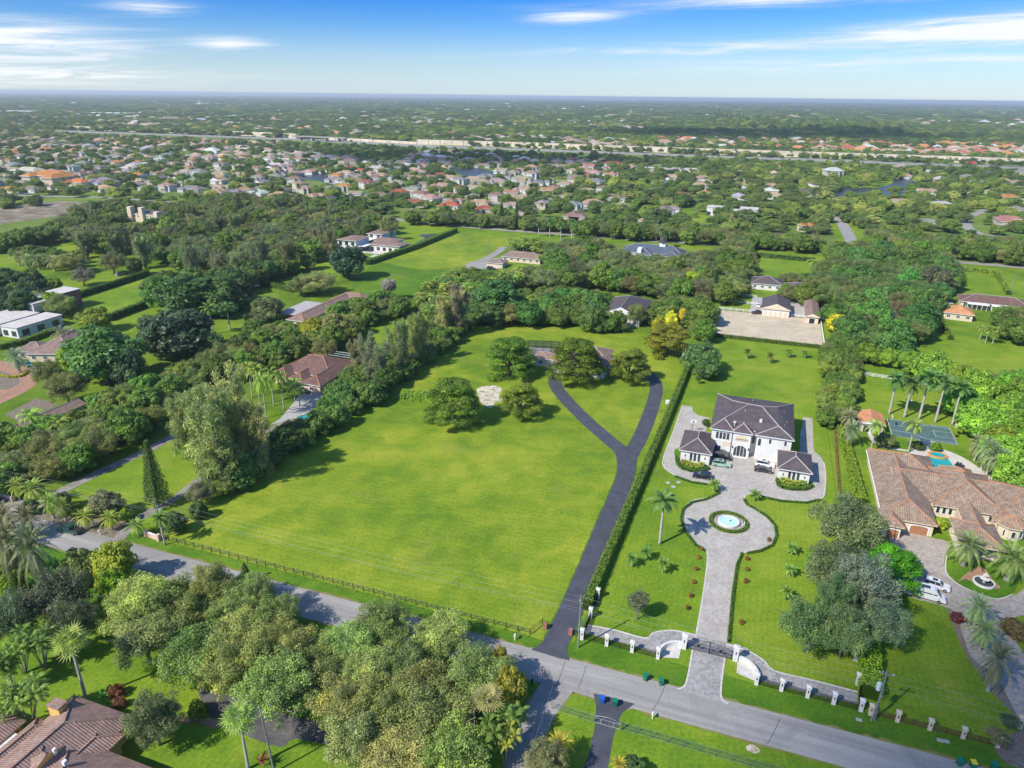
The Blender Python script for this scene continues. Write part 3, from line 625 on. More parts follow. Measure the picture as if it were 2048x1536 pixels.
def ribbon(name, pts, w, z, mat, px=True, k=6, ends=None):
    P = [G(*p) if px else p for p in pts]; P = smooth(P, False, k) if len(P) > 2 else P; n = len(P); L = []; Rr = []
    for i, p in enumerate(P):
        a = P[max(i-1, 0)]; b = P[min(i+1, n-1)]; d = (b[0]-a[0], b[1]-a[1]); l = math.hypot(*d); q = (-d[1]/l, d[0]/l)
        ww = (w if not hasattr(w, '__len__') else w[0]+(w[1]-w[0])*i/(n-1))/2; L.append((p[0]+q[0]*ww, p[1]+q[1]*ww)); Rr.append((p[0]-q[0]*ww, p[1]-q[1]*ww))
    m = MB()
    for i in range(n-1): m.poly([(*L[i], z), (*Rr[i], z), (*Rr[i+1], z), (*L[i+1], z)])
    return tag(m.build(name, M[mat]), kind='structure')
sheet('ground', [(-15000, -300), (15000, -300), (30000, 40000), (-30000, 40000)], 0, 'ground_base', False)
sheet('suburb_ground', [(-700, 300), (-3500, 5200), (4200, 5200), (900, 380), (150, 440), (-250, 470)], .006, 'grass_wild', False)
sheet('far_marsh', [(-6000, 40000), (-3600, 24000), (400, 17000), (18000, 15000), (30000, 40000)], .02, 'marsh', False)
LW = [('field_lawn', [(328, 1083), (400, 1010), (470, 965), (545, 905), (630, 850), (720, 790), (800, 735), (880, 680), (945, 640), (960, 632), (1060, 636), (1200, 652), (1290, 655), (1390, 662), (1378, 745), (1320, 870), (1260, 1015), (1172, 1225), (1150, 1280), (1130, 1300), (1062, 1272), (700, 1177), (500, 1124)], 'grass_field'),
 ('west_lawn', [(110, 1000), (345, 868), (470, 800), (520, 840), (400, 960), (300, 1060), (150, 1015)], 'grass_lawn'),
 ('house_lawn', [(0, 1265), (60, 1230), (230, 1200), (420, 1330), (640, 1400), (1030, 1450), (1020, 1560), (-60, 1560), (-60, 1300)], 'grass_lawn'),
 ('paddock_lawn', [(145, 598), (292, 556), (330, 592), (216, 629), (163, 624)], 'grass_lawn'), ('orchard_lawn', [(152, 672), (218, 641), (325, 613), (360, 602), (430, 600), (430, 612), (317, 632), (254, 668), (200, 690)], 'grass_lawn'),
 ('north_paddock', [(105, 560), (193, 542), (250, 545), (250, 560), (152, 590), (105, 588)], 'grass_lawn'), ('west_field', [(-20, 505), (46, 488), (150, 466), (190, 500), (250, 505), (250, 530), (190, 535), (110, 545), (60, 560), (-20, 548)], 'grass_lawn'),
 ('estate_lawn', [(500, 560), (563, 530), (652, 494), (680, 500), (680, 560), (640, 590), (581, 574)], 'grass_lawn'), ('hay_field', [(911, 466), (1022, 476), (1010, 495), (942, 530), (855, 541), (762, 525)], 'grass_field'),
 ('rough_field', [(728, 540), (762, 526), (855, 541), (920, 538), (860, 590), (760, 620), (700, 600), (705, 565)], 'grass_verge'), ('estate_garden', [(745, 515), (789, 455), (908, 461), (905, 470), (770, 528)], 'grass_lawn'),
 ('roadside_lawn', [(786, 441), (906, 451), (1024, 465), (1200, 474), (1490, 500), (1490, 506), (1180, 486), (1020, 476), (800, 455)], 'grass_lawn'), ('inner_lawn', [(700, 650), (800, 606), (860, 612), (860, 640), (754, 690), (720, 690)], 'grass_lawn'),
 ('north_lawn', [(1495, 500), (1648, 510), (1655, 550), (1590, 610), (1540, 600), (1500, 560)], 'grass_lawn'), ('east_field', [(1900, 528), (1990, 537), (2060, 560), (2060, 600), (1905, 582), (1890, 560)], 'grass_lawn'),
 ('east_lawn', [(1870, 620), (1890, 640), (1937, 640), (2060, 660), (2060, 700), (1900, 690), (1840, 680)], 'grass_lawn'), ('arena_side_lawn', [(1646, 612), (1672, 622), (1655, 690), (1646, 690)], 'grass_lawn'),
 ('arena_west_lawn', [(1400, 600), (1510, 606), (1510, 627), (1400, 620)], 'grass_lawn'), ('wood_clearing', [(1220, 560), (1280, 556), (1280, 590), (1210, 590)], 'grass_lawn'), ('court_garden', [(1260, 420), (1330, 430), (1420, 430), (1400, 450), (1270, 440)], 'grass_lawn'),
 ('villa_north_lawn', [(1290, 405), (1380, 415), (1400, 440), (1290, 425)], 'grass_lawn'), ('street_side_lawn', [(1660, 445), (1680, 500), (1720, 500), (1740, 470), (1690, 430), (1660, 430)], 'grass_lawn')]
for i, (nm, p, mt) in enumerate(LW): sheet(nm, p, .012+.0015*(i % 5), mt)
sheet('verge', rect(-190, 120, 76, 101.35), .010, 'grass_verge', False)
sheet('mansion_lawn', rect(-22.6, 25.3, 101.35, 293), .022, 'grass_lawn', False)
sheet('villa_lawn', rect(25.6, 110, 101.35, 345), .026, 'grass_lawn', False)
sheet('lane_side_lawn', rect(-24, 90, 60, 88.6), .016, 'grass_lawn', False)
# bare, worn places
sheet('sandy_ground', smooth([(955, 777), (985, 771), (1004, 778), (998, 790), (1006, 800), (990, 806), (983, 816), (966, 810), (958, 796)], True), .030, 'bare_sand')
sheet('garden_bed', smooth([(795, 790), (830, 783), (870, 790), (870, 803), (830, 800)], True), .031, 'mulch')
sheet('bare_field', [(-30, 420), (0, 414), (120, 402), (193, 405), (190, 415), (113, 433), (0, 449), (-30, 452)], .03, 'dirt')
sheet('riding_paddock', [(10, 829), (74, 796), (117, 808), (82, 828), (39, 845)], .03, 'mulch')
sheet('sand_arena', rect(-19.6, 28, 294, 335.5), .03, 'sand', False)
sheet('stable_yard', rect(-2, 30, 336.4, 366), .03, 'concrete', False)
# roads
V0, VW = 92.35, 3.55
ribbon('street', [W(-230, V0), W(160, V0)], VW*2, .040, 'road', False)
ribbon('side_lane', [(1118, 1368), (1094, 1402), (1062, 1460), (1036, 1536), (1008, 1600)], (5.6, 3.5), .034, 'road')
ribbon('north_road', [(-40, 384), (68, 392), (212, 395), (355, 406), (560, 418), (740, 431), (800, 440), (980, 458), (1196, 473), (1308, 482), (1462, 490), (1646, 503), (1904, 524), (1990, 530), (2100, 540)], 7, .05, 'road', k=2)
ribbon('cross_road', [(1672, 425), (1680, 440), (1693, 462), (1708, 492)], 8.5, .055, 'road', k=2)
ribbon('bend_road', [(1990, 412), (1956, 426), (1935, 437), (1938, 457), (1980, 471), (2100, 482)], 7.5, .055, 'road', k=4)
ribbon('suburb_road', [(560, 380), (700, 372), (900, 380), (1060, 392), (1200, 400)], 7, .05, 'road', k=3)
ribbon('canal_road', [(270, 305), (380, 297), (500, 290)], 14, .05, 'road', k=3)
ribbon('estate_lane', [(1008, 494), (990, 508), (960, 523), (935, 531)], 5, .05, 'road', k=3)
sheet('cottage_yard', [(935, 525), (975, 520), (1000, 528), (1000, 538), (930, 538)], .04, 'road')
ribbon('cottage_path', [(975, 521), (1005, 516), (1025, 522)], 3.5, .045, 'road', k=3)
ribbon('west_drive', [(236, 1080), (262, 1052), (279, 1036), (343, 1001), (376, 978), (470, 905), (560, 850), (600, 830), (640, 800)], 2.7, .042, 'lane', k=3)
ribbon('far_west_drive', [(30, 1040), (75, 1010), (122, 983), (193, 948), (292, 902), (340, 876), (420, 830)], 3.2, .042, 'lane', k=3)
sheet('apron', [(-30, 1008), (0, 990), (52, 1003), (78, 1016), (66, 1030), (52, 1046), (-30, 1030)], .0455, 'lane')
sheet('planted_verge', smooth([(80, 1018), (90, 1004), (125, 998), (200, 1035), (266, 1046), (240, 1070), (212, 1084), (150, 1064), (85, 1050), (66, 1038)], True), .036, 'mulch')
sheet('forecourt', [(540, 850), (560, 838), (600, 790), (655, 783), (650, 800), (600, 835)], .043, 'concrete')
sheet('dark_drive', smooth([(396, 1376), (430, 1385), (500, 1402), (560, 1425), (640, 1443), (720, 1460), (800, 1470), (800, 1500), (660, 1490), (588, 1478), (561, 1495), (491, 1471), (446, 1449), (412, 1423)], True, 3), .042, 'old_asphalt')
sheet('brick_path', smooth([(358, 1440), (385, 1435), (436, 1440), (444, 1452), (425, 1456), (395, 1445), (362, 1448)], True, 3), .047, 'paver_red')
sheet('red_drive', smooth([(-20, 818), (0, 808), (66, 775), (76, 748), (55, 735), (25, 726), (-20, 728)], True, 3), .042, 'paver_red')
sheet('round_bed', smooth([(-20, 740), (20, 748), (40, 762), (20, 778), (-20, 775)], True, 4), .050, 'mulch')
def shoulder(pts, w, px=True, jit=.35, mat='worn', z=.028):
    P = [G(*p) for p in pts] if px else pts; Q = []
    for a, b in zip(P[:-1], P[1:]):
        n = max(1, int(math.hypot(b[0]-a[0], b[1]-a[1])/1.1)); Q += [(a[0]+(b[0]-a[0])*i/n, a[1]+(b[1]-a[1])*i/n) for i in range(n)]
    m = MB(); n = len(Q); L = []
    for i, p in enumerate(Q):
        a = Q[max(i-1, 0)]; b = Q[min(i+1, n-1)]; l = math.hypot(b[0]-a[0], b[1]-a[1])+1e-9; q = (-(b[1]-a[1])/l, (b[0]-a[0])/l); w1, w2 = w/2+random.uniform(-jit, jit), w/2+random.uniform(-jit, jit); L.append(((p[0]+q[0]*w1, p[1]+q[1]*w1, z), (p[0]-q[0]*w2, p[1]-q[1]*w2, z)))
    for a, b in zip(L[:-1], L[1:]): m.poly([a[0], a[1], b[1], b[0]])
    tag(m.build('worn_shoulder', M[mat]), kind='structure')
shoulder([W(-200, V0), W(140, V0)], 7.9, False)
shoulder([(1118, 1368), (1094, 1402), (1062, 1460), (1036, 1536)], 5.6, True, .5)
shoulder([(1112, 1285), (1125, 1258), (1150, 1202), (1180, 1130), (1207, 1062), (1232, 1002), (1250, 955), (1258, 915)], 5.1, True, .2, 'grass_verge')
for i, (a, b) in enumerate([((1130, 1322), (1114, 1368)), ((1172, 1332), (1156, 1378)), ((1560, 1437), (1535, 1488)), ((860, 1255), (838, 1290)), ((1330, 1372), (1305, 1422))]): ribbon('road_joint', [a, ((a[0]+b[0])/2+1.5, (a[1]+b[1])/2), b], .10, .0435, 'asphalt', k=2)
# black driveway with its loop
dr = [(1099, 1311), (1112, 1285), (1125, 1258), (1150, 1202), (1180, 1130), (1207, 1062), (1232, 1002), (1250, 955), (1258, 915)]
ribbon('driveway', [G(*p) for p in dr], 4.6, .046, 'asphalt', False, 5)
sheet('driveway_mouth', [(1062, 1300), (1088, 1283), (1100, 1270), (1124, 1268), (1130, 1290), (1140, 1322)], .0475, 'asphalt')
ribbon('driveway_loop_west', [(1252, 935), (1246, 905), (1220, 882), (1172, 840), (1130, 797), (1112, 772), (1111, 757), (1124, 748), (1150, 744)], 4.7, .0485, 'asphalt', k=8)
ribbon('driveway_loop_east', [(1250, 945), (1258, 915), (1278, 880), (1299, 830), (1312, 785), (1310, 765), (1296, 748), (1280, 742)], 4.4, .050, 'asphalt', k=8)
# neighbour's dark drive, gate side
sheet('lower_drive', [(1187, 1387), (1270, 1408), (1246, 1424), (1238, 1438), (1225, 1480), (1212, 1560), (1160, 1560), (1180, 1500), (1190, 1450), (1192, 1410)], .0435, 'asphalt')
sheet('sandy_patch', smooth([(1492, 1494), (1504, 1489), (1520, 1500), (1514, 1507), (1498, 1503)], True, 3), .032, 'bare_sand')
sheet('gravel_mouth', smooth([(1105, 1372), (1150, 1378), (1125, 1398), (1106, 1416), (1090, 1400)], True, 3), .0415, 'road')
# mansion forecourt of pale pavers
def C6(x, y): return (1280+x/4.8, 760+y/4.8)
def C4(x, y): return (1050+x/3.522, 1100+y/3.522)
def C5(x, y): return (1450+x/3.4247, 1100+y/3.4247)
court = [(1365, 811), (1384, 813), (1386, 823), (1397, 831), (1418, 836), (1412, 860), (1412, 890), (1600, 905), (1600, 868), (1605, 850), (1606, 834), (1625, 837), (1626, 870), (1628, 903), (1640, 912), (1648, 926), (1651, 950), (1649, 985), (1642, 997), (1612, 1002), (1560, 998), (1515, 989), (1497, 988), (1489, 995), (1492, 1006), (1510, 1015), (1532, 1030), (1547, 1048), (1550, 1068), (1543, 1087), (1522, 1099), (1495, 1104), (1480, 1110), (1472, 1130), (1462, 1190), (1454, 1287), (1391, 1275), (1406, 1190), (1415, 1120), (1412, 1100), (1395, 1088), (1375, 1065), (1366, 1040), (1369, 1018), (1384, 1002), (1413, 996), (1434, 991), (1443, 982), (1438, 973), (1418, 966), (1384, 962), (1349, 950), (1327, 933), (1328, 912), (1345, 868)]
sheet('paved_court', court, .052, 'paver_light')
sheet('gate_drive', [C4(1180, 690), C4(1415, 750), C4(1378, 1020), C4(1400, 1060), C4(1430, 1088), C4(1075, 982), C4(1135, 945)], .056, 'paver_grey')
walk = [C4(430, 530), C4(640, 570), C4(845, 625), C4(900, 590), C4(980, 572), C4(1080, 575), C4(1200, 603), C4(1420, 655), C4(1560, 690), C5(180, 705), C5(270, 765), C5(340, 832), C5(620, 900), C5(905, 975), C5(910, 1060), C5(640, 1000), C5(240, 900), C5(225, 850), C5(150, 760), C5(60, 740), C4(1410, 755), C4(1180, 695), C4(1100, 690), C4(945, 740), C4(700, 660), C4(420, 585)]
sheet('front_walk', walk, .054, 'paver_grey')
sheet('bed_west', smooth([C6(*q) for q in ((350, 660), (335, 750), (350, 815), (400, 858), (480, 880), (600, 888), (662, 862), (668, 830), (560, 700))], True, 4), .060, 'grass_verge')
sheet('bed_east', smooth([C6(*q) for q in ((1312, 930), (1318, 1010), (1360, 1042), (1450, 1058), (1590, 1064), (1655, 1035), (1665, 1000), (1500, 900))], True, 4), .060, 'grass_verge')
# kerb line round the court and walk
def kerb(name, pts, w=.28, h=.10, mat='kerb', closed=False, k=3):
    P = smooth([G(*p) for p in pts], closed, k) if len(pts) > 2 else [G(*p) for p in pts]
    if closed: P = P+[P[0]]
    m = MB()
    for a, b in zip(P[:-1], P[1:]):
        L = math.hypot(b[0]-a[0], b[1]-a[1])
        if L < 1e-4: continue
        q = (-(b[1]-a[1])/L*w/2, (b[0]-a[0])/L*w/2); m.prism([(a[0]+q[0], a[1]+q[1]), (a[0]-q[0], a[1]-q[1]), (b[0]-q[0], b[1]-q[1]), (b[0]+q[0], b[1]+q[1])], .01, h)
    return tag(m.build(name, M[mat]), kind='structure')
kerb('kerb', court[15:34]); kerb('kerb', court[36:]+[court[0]]); kerb('kerb', [C4(430, 528), C4(640, 568), C4(845, 623), C4(900, 588), C4(980, 570), C4(1080, 573), C4(1200, 601)])
kerb('kerb', [C5(5, 645), C5(100, 675), C5(180, 703), C5(270, 763), C5(340, 830), C5(620, 898), C5(905, 973)]); kerb('kerb', [C4(1180, 700), C4(1135, 940), C4(1075, 980)]); kerb('kerb', [C4(1407, 765), C4(1378, 1020), C4(1430, 1085)])
# villa drive and patio
def C7(x, y): return (1650+x/5.12, 720+y/5.12)
def C8(x, y): return (1700+x/5.486, 960+y/5.486)
vd = [(1778, 1078), (1800, 1062), (1859, 1075), (1899, 1086), (1890, 1113), (1891, 1142), (1919, 1170), (1955, 1190), (1992, 1199), (2028, 1191), (2048, 1177), (2080, 1150), (2140, 1150), (2140, 1250), (2060, 1232), (2026, 1237), (2022, 1262), (2048, 1310), (2110, 1420), (2110, 1500), (2046, 1447), (2022, 1407), (1990, 1348), (1946, 1319), (1923, 1263), (1903, 1219), (1812, 1192), (1790, 1160), (1800, 1130)]
sheet('villa_drive', smooth(vd, True, 3), .050, 'paver_brown')
sheet('villa_bed', smooth([(1893, 1214), (1903, 1219), (1923, 1263), (1946, 1319), (1990, 1348), (2022, 1407), (2040, 1445), (2018, 1420), (1985, 1385), (1960, 1348), (1935, 1315), (1912, 1268)], True, 3), .046, 'mulch')
sheet('fountain_bed', smooth([C8(*q) for q in ((1300, 1010), (1400, 960), (1480, 980), (1560, 1090), (1650, 1190), (1450, 1170), (1280, 1090), (1190, 1110))], True, 4), .062, 'paver_red')
sheet('island_lawn', smooth([C8(*q) for q in ((1060, 830), (1060, 1010), (1180, 1130), (1400, 1240), (1620, 1300), (1780, 1250), (1860, 1100), (1909, 940), (1640, 860), (1300, 900))], True, 4), .058, 'grass_verge')
kerb('kerb', [C8(*q) for q in ((1060, 830), (1052, 1010), (1175, 1138), (1400, 1248), (1620, 1308), (1785, 1256))], .25)
sheet('patio', smooth([(1816, 909), (1837, 887), (1842, 880), (1871, 884), (1880, 896), (1904, 905), (1933, 919), (1962, 939), (1986, 960), (1933, 965), (1853, 955), (1825, 925)], True, 3), .048, 'patio_stone')
ribbon('garden_path', [(1738, 862), (1745, 880), (1762, 893), (1790, 898), (1818, 902)], 1.2, .046, 'patio_stone', k=4)
pool = [W(50.4, 205.2), W(56, 205.4), W(56.6, 201), W(56, 197), W(52, 196.5)]
sheet('swimming_pool', pool, .060, 'pool_water', False); 
sheet('ball_court', rect(43.2, 60.6, 215.6, 228.4), .042, 'court', False)
def lines(name, segs, w=.10, z=.048):
    m = MB()
    for P in segs:
        for a, b in zip(P[:-1], P[1:]):
            a = W(*a); b = W(*b); L = math.hypot(b[0]-a[0], b[1]-a[1])+1e-9; q = (-(b[1]-a[1])/L*w/2, (b[0]-a[0])/L*w/2)
            m.poly([(a[0]+q[0], a[1]+q[1], z), (a[0]-q[0], a[1]-q[1], z), (b[0]-q[0], b[1]-q[1], z), (b[0]+q[0], b[1]+q[1], z)])
    return tag(m.build(name, M['line_white']), kind='structure')
arc = [(54.6-5.2*math.cos(t), 222+5.2*math.sin(t)) for t in [i*math.pi/14-math.pi/2 for i in range(15)]]
lines('court_marking', [[(43.4, 215.8), (60.4, 215.8), (60.4, 228.2), (43.4, 228.2), (43.4, 215.8)], [(60.4, 227.2), (54.6, 227.2)]+arc[::-1]+[(54.6, 216.8), (60.4, 216.8)], [(60.4, 224), (55.4, 224), (55.4, 220), (60.4, 220)], [(43.4, 224), (49, 224)], [(43.4, 219.8), (49, 219.8)]])
# water
for nm, p in (('lake', [(1665, 405), (1672, 380), (1690, 374), (1712, 376), (1760, 374), (1785, 366), (1788, 358), (1835, 360), (1832, 370), (1815, 380), (1795, 392), (1740, 396), (1700, 402), (1680, 418)]), ('pond', [(598, 350), (640, 347), (662, 352), (668, 368), (655, 372), (640, 362), (600, 358)]), ('suburb_canal', [(910, 340), (950, 335), (990, 345), (985, 352), (930, 352)]), ('ditch', [(838, 470), (880, 468), (890, 471), (860, 478), (842, 485), (836, 483), (850, 476)]), ('west_pond', [(560, 352), (590, 350), (590, 356), (565, 357)])):
    sheet(nm, smooth(p, True, 3), .06, 'water')
sheet('lake_bank', smooth([(1640, 362), (1700, 355), (1785, 357), (1790, 368), (1760, 378), (1690, 378), (1660, 375)], True, 3), .04, 'grass_lawn')
# ---------------- buildings ----------------
def slopeuv(P):
    a, b, c = Vector(P[0]), Vector(P[1]), Vector(P[2]); n = (b-a).cross(c-a)
    if n.length < 1e-6: n = Vector((0, 0, 1))
    n.normalize()
    if n.z < 0: n = -n
    h = Vector((0, 0, 1)).cross(n)
    h = Vector((1, 0, 0)) if h.length < 1e-4 else h.normalized()
    s = n.cross(h); return [(Vector(p).dot(h), Vector(p).dot(s)) for p in P]
def rpoly(m, P, mi=0): m.poly(P, mi, slopeuv(P))
def hip(m, cap, x0, x1, y0, y1, z, p, axis='x', eA='h', eB='h', ia=1.0, ib=1.0, capr=.13, th=.22, fas=1):
    if axis == 'x': L0, L1, c, hw = x0, x1, (y0+y1)/2, (y1-y0)/2; f = lambda a, b, zz: (a, b, zz)
    else: L0, L1, c, hw = y0, y1, (x0+x1)/2, (x1-x0)/2; f = lambda a, b, zz: (b, a, zz)
    rise = hw*p; rA = L0+(hw*ia if eA == 'h' else 0); rB = L1-(hw*ib if eB == 'h' else 0)
    if rA > rB: rA = rB = (rA+rB)/2; 
    zr = z+rise
    rpoly(m, [f(L0, c-hw, z), f(L1, c-hw, z), f(rB, c, zr), f(rA, c, zr)]); rpoly(m, [f(L1, c+hw, z), f(L0, c+hw, z), f(rA, c, zr), f(rB, c, zr)])
    rpoly(m, [f(L0, c+hw, z), f(L0, c-hw, z), f(rA, c, zr)], 0 if eA == 'h' else fas); rpoly(m, [f(L1, c-hw, z), f(L1, c+hw, z), f(rB, c, zr)], 0 if eB == 'h' else fas)
    a, b, cc, d = (x0, y0), (x1, y0), (x1, y1), (x0, y1)
    for q, r in ((a, b), (b, cc), (cc, d), (d, a)): m.poly([(q[0], q[1], z-th), (r[0], r[1], z-th), (r[0], r[1], z), (q[0], q[1], z)], fas)
    m.poly([(*a, z-th), (*d, z-th), (*cc, z-th), (*b, z-th)], fas)
    if cap is not None:
        if rB-rA > .2: cap.tube([f(rA, c, zr+.03), f(rB, c, zr+.03)], capr, 6)
        if eA == 'h': cap.tube([f(L0, c-hw, z+.03), f(rA, c, zr+.03)], capr, 6); cap.tube([f(L0, c+hw, z+.03), f(rA, c, zr+.03)], capr, 6)
        if eB == 'h': cap.tube([f(L1, c-hw, z+.03), f(rB, c, zr+.03)], capr, 6); cap.tube([f(L1, c+hw, z+.03), f(rB, c, zr+.03)], capr, 6)
    return zr
def frame(face, x, y):
    """local frame for an opening: along-wall and outward directions"""
    d = {'S': ((1, 0), (0, -1)), 'N': ((-1, 0), (0, 1)), 'E': ((0, 1), (1, 0)), 'W': ((0, -1), (-1, 0))}[face]
    return lambda a, o: (x+d[0][0]*a+d[1][0]*o, y+d[0][1]*a+d[1][1]*o)
def outline(w, h, arch):
    if not arch: return [(-w/2, 0), (w/2, 0), (w/2, h), (-w/2, h)]
    r = w/2*arch; n = 8; return [(-w/2, 0), (w/2, 0)]+[(w/2*math.cos(t), h-r+r*math.sin(t)) for t in [i*math.pi/n for i in range(n+1)]]
def slab(m, F, ol, z, o0, o1, mi=0):
    a = [(*F(p[0], o0), z+p[1]) for p in ol]; b = [(*F(p[0], o1), z+p[1]) for p in ol]; n = len(ol)
    m.poly(b, mi)
    for i in range(n): m.poly([a[i], a[(i+1) % n], b[(i+1) % n], b[i]], mi)
def window(par, x, y, z, w, h, face='S', arch=0, fr='trim_white', t=.10, bars=1, name='window', pane='glass'):
    F = frame(face, x, y); m = MB(); ol = outline(w, h, arch); k = len(ol); inn = [(p[0]*(1-2*t/w), t+p[1]*(1-2*t/h)) for p in ol]
    for i in range(k):
        j = (i+1) % k; m.poly([(*F(ol[i][0], .06), z+ol[i][1]), (*F(ol[j][0], .06), z+ol[j][1]), (*F(inn[j][0], .06), z+inn[j][1]), (*F(inn[i][0], .06), z+inn[i][1])])
        m.poly([(*F(ol[i][0], -.02), z+ol[i][1]), (*F(ol[j][0], -.02), z+ol[j][1]), (*F(ol[j][0], .06), z+ol[j][1]), (*F(ol[i][0], .06), z+ol[i][1])])
    for b in range(1, bars):
        xx = -w/2+w*b/bars; m.poly([(*F(xx-.05, .062), z+t), (*F(xx+.05, .062), z+t), (*F(xx+.05, .062), z+h-t), (*F(xx-.05, .062), z+h-t)])
    o = m.build(name, M[fr], par); g = MB(); g.poly([(*F(p[0], .025), z+p[1]) for p in inn]); g.build('pane', M[pane], o); return o
def garage(par, x, y, z, w, h, face='S', arch=0, mat='wood_door'):
    F = frame(face, x, y); m = MB(); slab(m, F, outline(w+.5, h+.25, arch), z, -.02, .07); m.build('garage_surround', M['trim_white'], par)
    m = MB(); slab(m, F, outline(w, h, arch), z, 0, .10)
    for i in range(1, 4): slab(m, F, [(-w/2+.1, h*i/4.6), (w/2-.1, h*i/4.6), (w/2-.1, h*i/4.6+.06), (-w/2+.1, h*i/4.6+.06)], z, .1, .13)
    m.build('garage_door', M[mat], par)
def house(name, label, rects, eave, pitch, roofm, wallm, ov=.6, caps='ridge_cap', wins='auto', rot=0.0, cat='house', group=None, wfr='trim_white', fas='trim_white', origin=None, extra=None):
    """rects: (u0,u1,v0,v1,axis,endA,endB[,eave]) eave rectangles in street-grid metres"""
    u0 = min(r[0] for r in rects); v0 = min(r[2] for r in rects)
    t = thing(name, label, cat, (*W(u0, v0), 0), TH+R(rot), group); wm = MB(); rm = MB(); cm = MB() if caps else None
    for k, r in enumerate(rects):
        a, b, c, d = r[0]-u0, r[1]-u0, r[2]-v0, r[3]-v0; e = r[7] if len(r) > 7 else eave; e = e-.004*k
        wm.box(a+ov+.003*k, b-ov-.003*k, c+ov+.003*k, d-ov-.003*k, -.1, e-.23)
        hip(rm, cm, a, b, c, d, e, pitch, r[4], r[5], r[6])
        if wins == 'auto':
            n = max(1, int((b-a-2*ov-1)/3.4)); L = (b-a-2*ov)
            for i in range(n): window(t, a+ov+L*(i+.5)/n, c+ov+.003*k, 1.0, 1.5, 1.35, 'S', bars=2, fr=wfr)
            if e > 5:
                for i in range(n): window(t, a+ov+L*(i+.5)/n, c+ov+.003*k, 4.2, 1.4, 1.3, 'S', bars=2, fr=wfr)
            n = max(1, int((d-c-2*ov-1)/5)); L = d-c-2*ov
            for i in range(n): window(t, a+ov+.003*k, c+ov+L*(i+.5)/n, 1.0, 1.4, 1.3, 'W', bars=2, fr=wfr)
    wm.build('wall', M[wallm], t); ro = rm.build('roof', [M[roofm], M[fas]], t)
    if cm and cm.v: cm.build('ridge_cap', M[caps], ro)
    return t, u0, v0, ro
def part(name, mat, par, *boxes, **kw):
    m = MB()
    for b in boxes: m.box(*b)
    return m.build(name, M[mat], par, **kw)
# --- the white mansion
mo = thing('mansion', 'large two storey white stucco mansion with dark slate hipped roof behind the paved forecourt', 'mansion', (*W(-6.6, 186), 0), TH)
m = MB(); m.prism([(0, 0), (5.4, 0), (5.4, .9), (5.7, .9), (5.7, -.2), (10.4, -.2), (10.4, 2.4), (11.9, 2.4), (11.9, 0), (20.8, 0), (20.8, 24.8), (0, 24.8)], -.1, 7.3); m.build('wall', M['stucco_white'], mo)
RV = dict(A=(-.6, 25.6, 7.5), B=(21.4, 25.4, 7.5), K1=(4.2, 14.6, 10.3), K2=(16.6, 14.4, 10.3), R1=(8.7, 12.2, 10.9), R2=(12.3, 11.8, 10.9), LA=(2.8, 3.0, 9.5), RA=(17.1, 2.8, 9.5), LL=(-.6, -.6, 7.5), LR=(5.95, -.6, 7.5), RL=(11.3, -.6, 7.5), RR=(21.4, -.6, 7.5), ML=(5.95, 1.9, 7.5), MR=(11.3, 1.9, 7.5))
m = MB(); q = RV
for f in (('A', 'B', 'K2'), ('A', 'K2', 'K1'), ('K1', 'K2', 'R2'), ('K1', 'R2', 'R1'), ('A', 'K1', 'LL'), ('K1', 'LA', 'LL'), ('K1', 'R1', 'LA'), ('B', 'RR', 'K2'), ('K2', 'RR', 'RA'), ('K2', 'RA', 'R2'), ('R1', 'R2', 'RA'), ('R1', 'RA', 'LA'), ('LL', 'LA', 'LR'), ('RL', 'RA', 'RR'), ('LA', 'ML', 'LR'), ('RA', 'RL', 'MR'), ('LA', 'RA', 'MR'), ('LA', 'MR', 'ML')): rpoly(m, [q[k] for k in f])
ol = [q[k] for k in ('LL', 'LR', 'ML', 'MR', 'RL', 'RR', 'B', 'A')]
for i in range(8): a, b = ol[i], ol[(i+1) % 8]; m.poly([(a[0], a[1], 7.24), (b[0], b[1], 7.24), b, a], 1)
m.poly([(a[0], a[1], 7.24) for a in ol[::-1]], 1)
c2 = MB()
for l in (('A', 'K1', 'R1', 'LA', 'LL'), ('B', 'K2', 'R2', 'RA', 'RR'), ('R1', 'R2'), ('LA', 'LR'), ('RA', 'RL')): c2.tube([(q[k][0], q[k][1], q[k][2]+.05) for k in l], .15, 6)
hip(m, c2, 5.3, 10.8, -.8, 9.0, 7.52, .62, 'y', 'h', 'g', capr=.15)
for (x, y, z) in ((2.2, 15, 9.0), (3.0, 9, 9.2), (8, 8, 10.6), (14, 8, 10.4), (18.5, 14, 9.1), (19.3, 8, 8.7), (18.6, 5, 8.9), (9.6, 20, 9.0)): c2.tube([(x, y, z-.4), (x, y, z+.35)], .12, 6)
ro = m.build('roof', [M['roof_slate'], M['trim_white']], mo); c2.build('ridge_cap', M['ridge_cap'], ro)
for i in range(4): window(mo, 1.55+i*.95, 0, 4.5, .85, 2.1, 'S', t=.07)
window(mo, 2.1, 0, .9, 1.7, 1.6, 'S', bars=2)
part('bay_panel', 'stucco_cream', mo, (3.2, 5.3, -.05, .0, 2.7, 4.0))
[part('string_course', 'trim_white', mo, b) for b in ((-.06, 5.42, -.09, -.002, 3.95, 4.15), (5.66, 10.44, -.29, -.202, 3.95, 4.2))]
o = window(mo, 8.05, -.2, 4.75, 3.6, 2.0, 'S', .75, t=.14, name='balcony_opening', pane='stucco_cream'); window(mo, 8.05, -.2, .02, 3.7, 3.6, 'S', .85, t=.16, name='entrance_arch', bars=4)
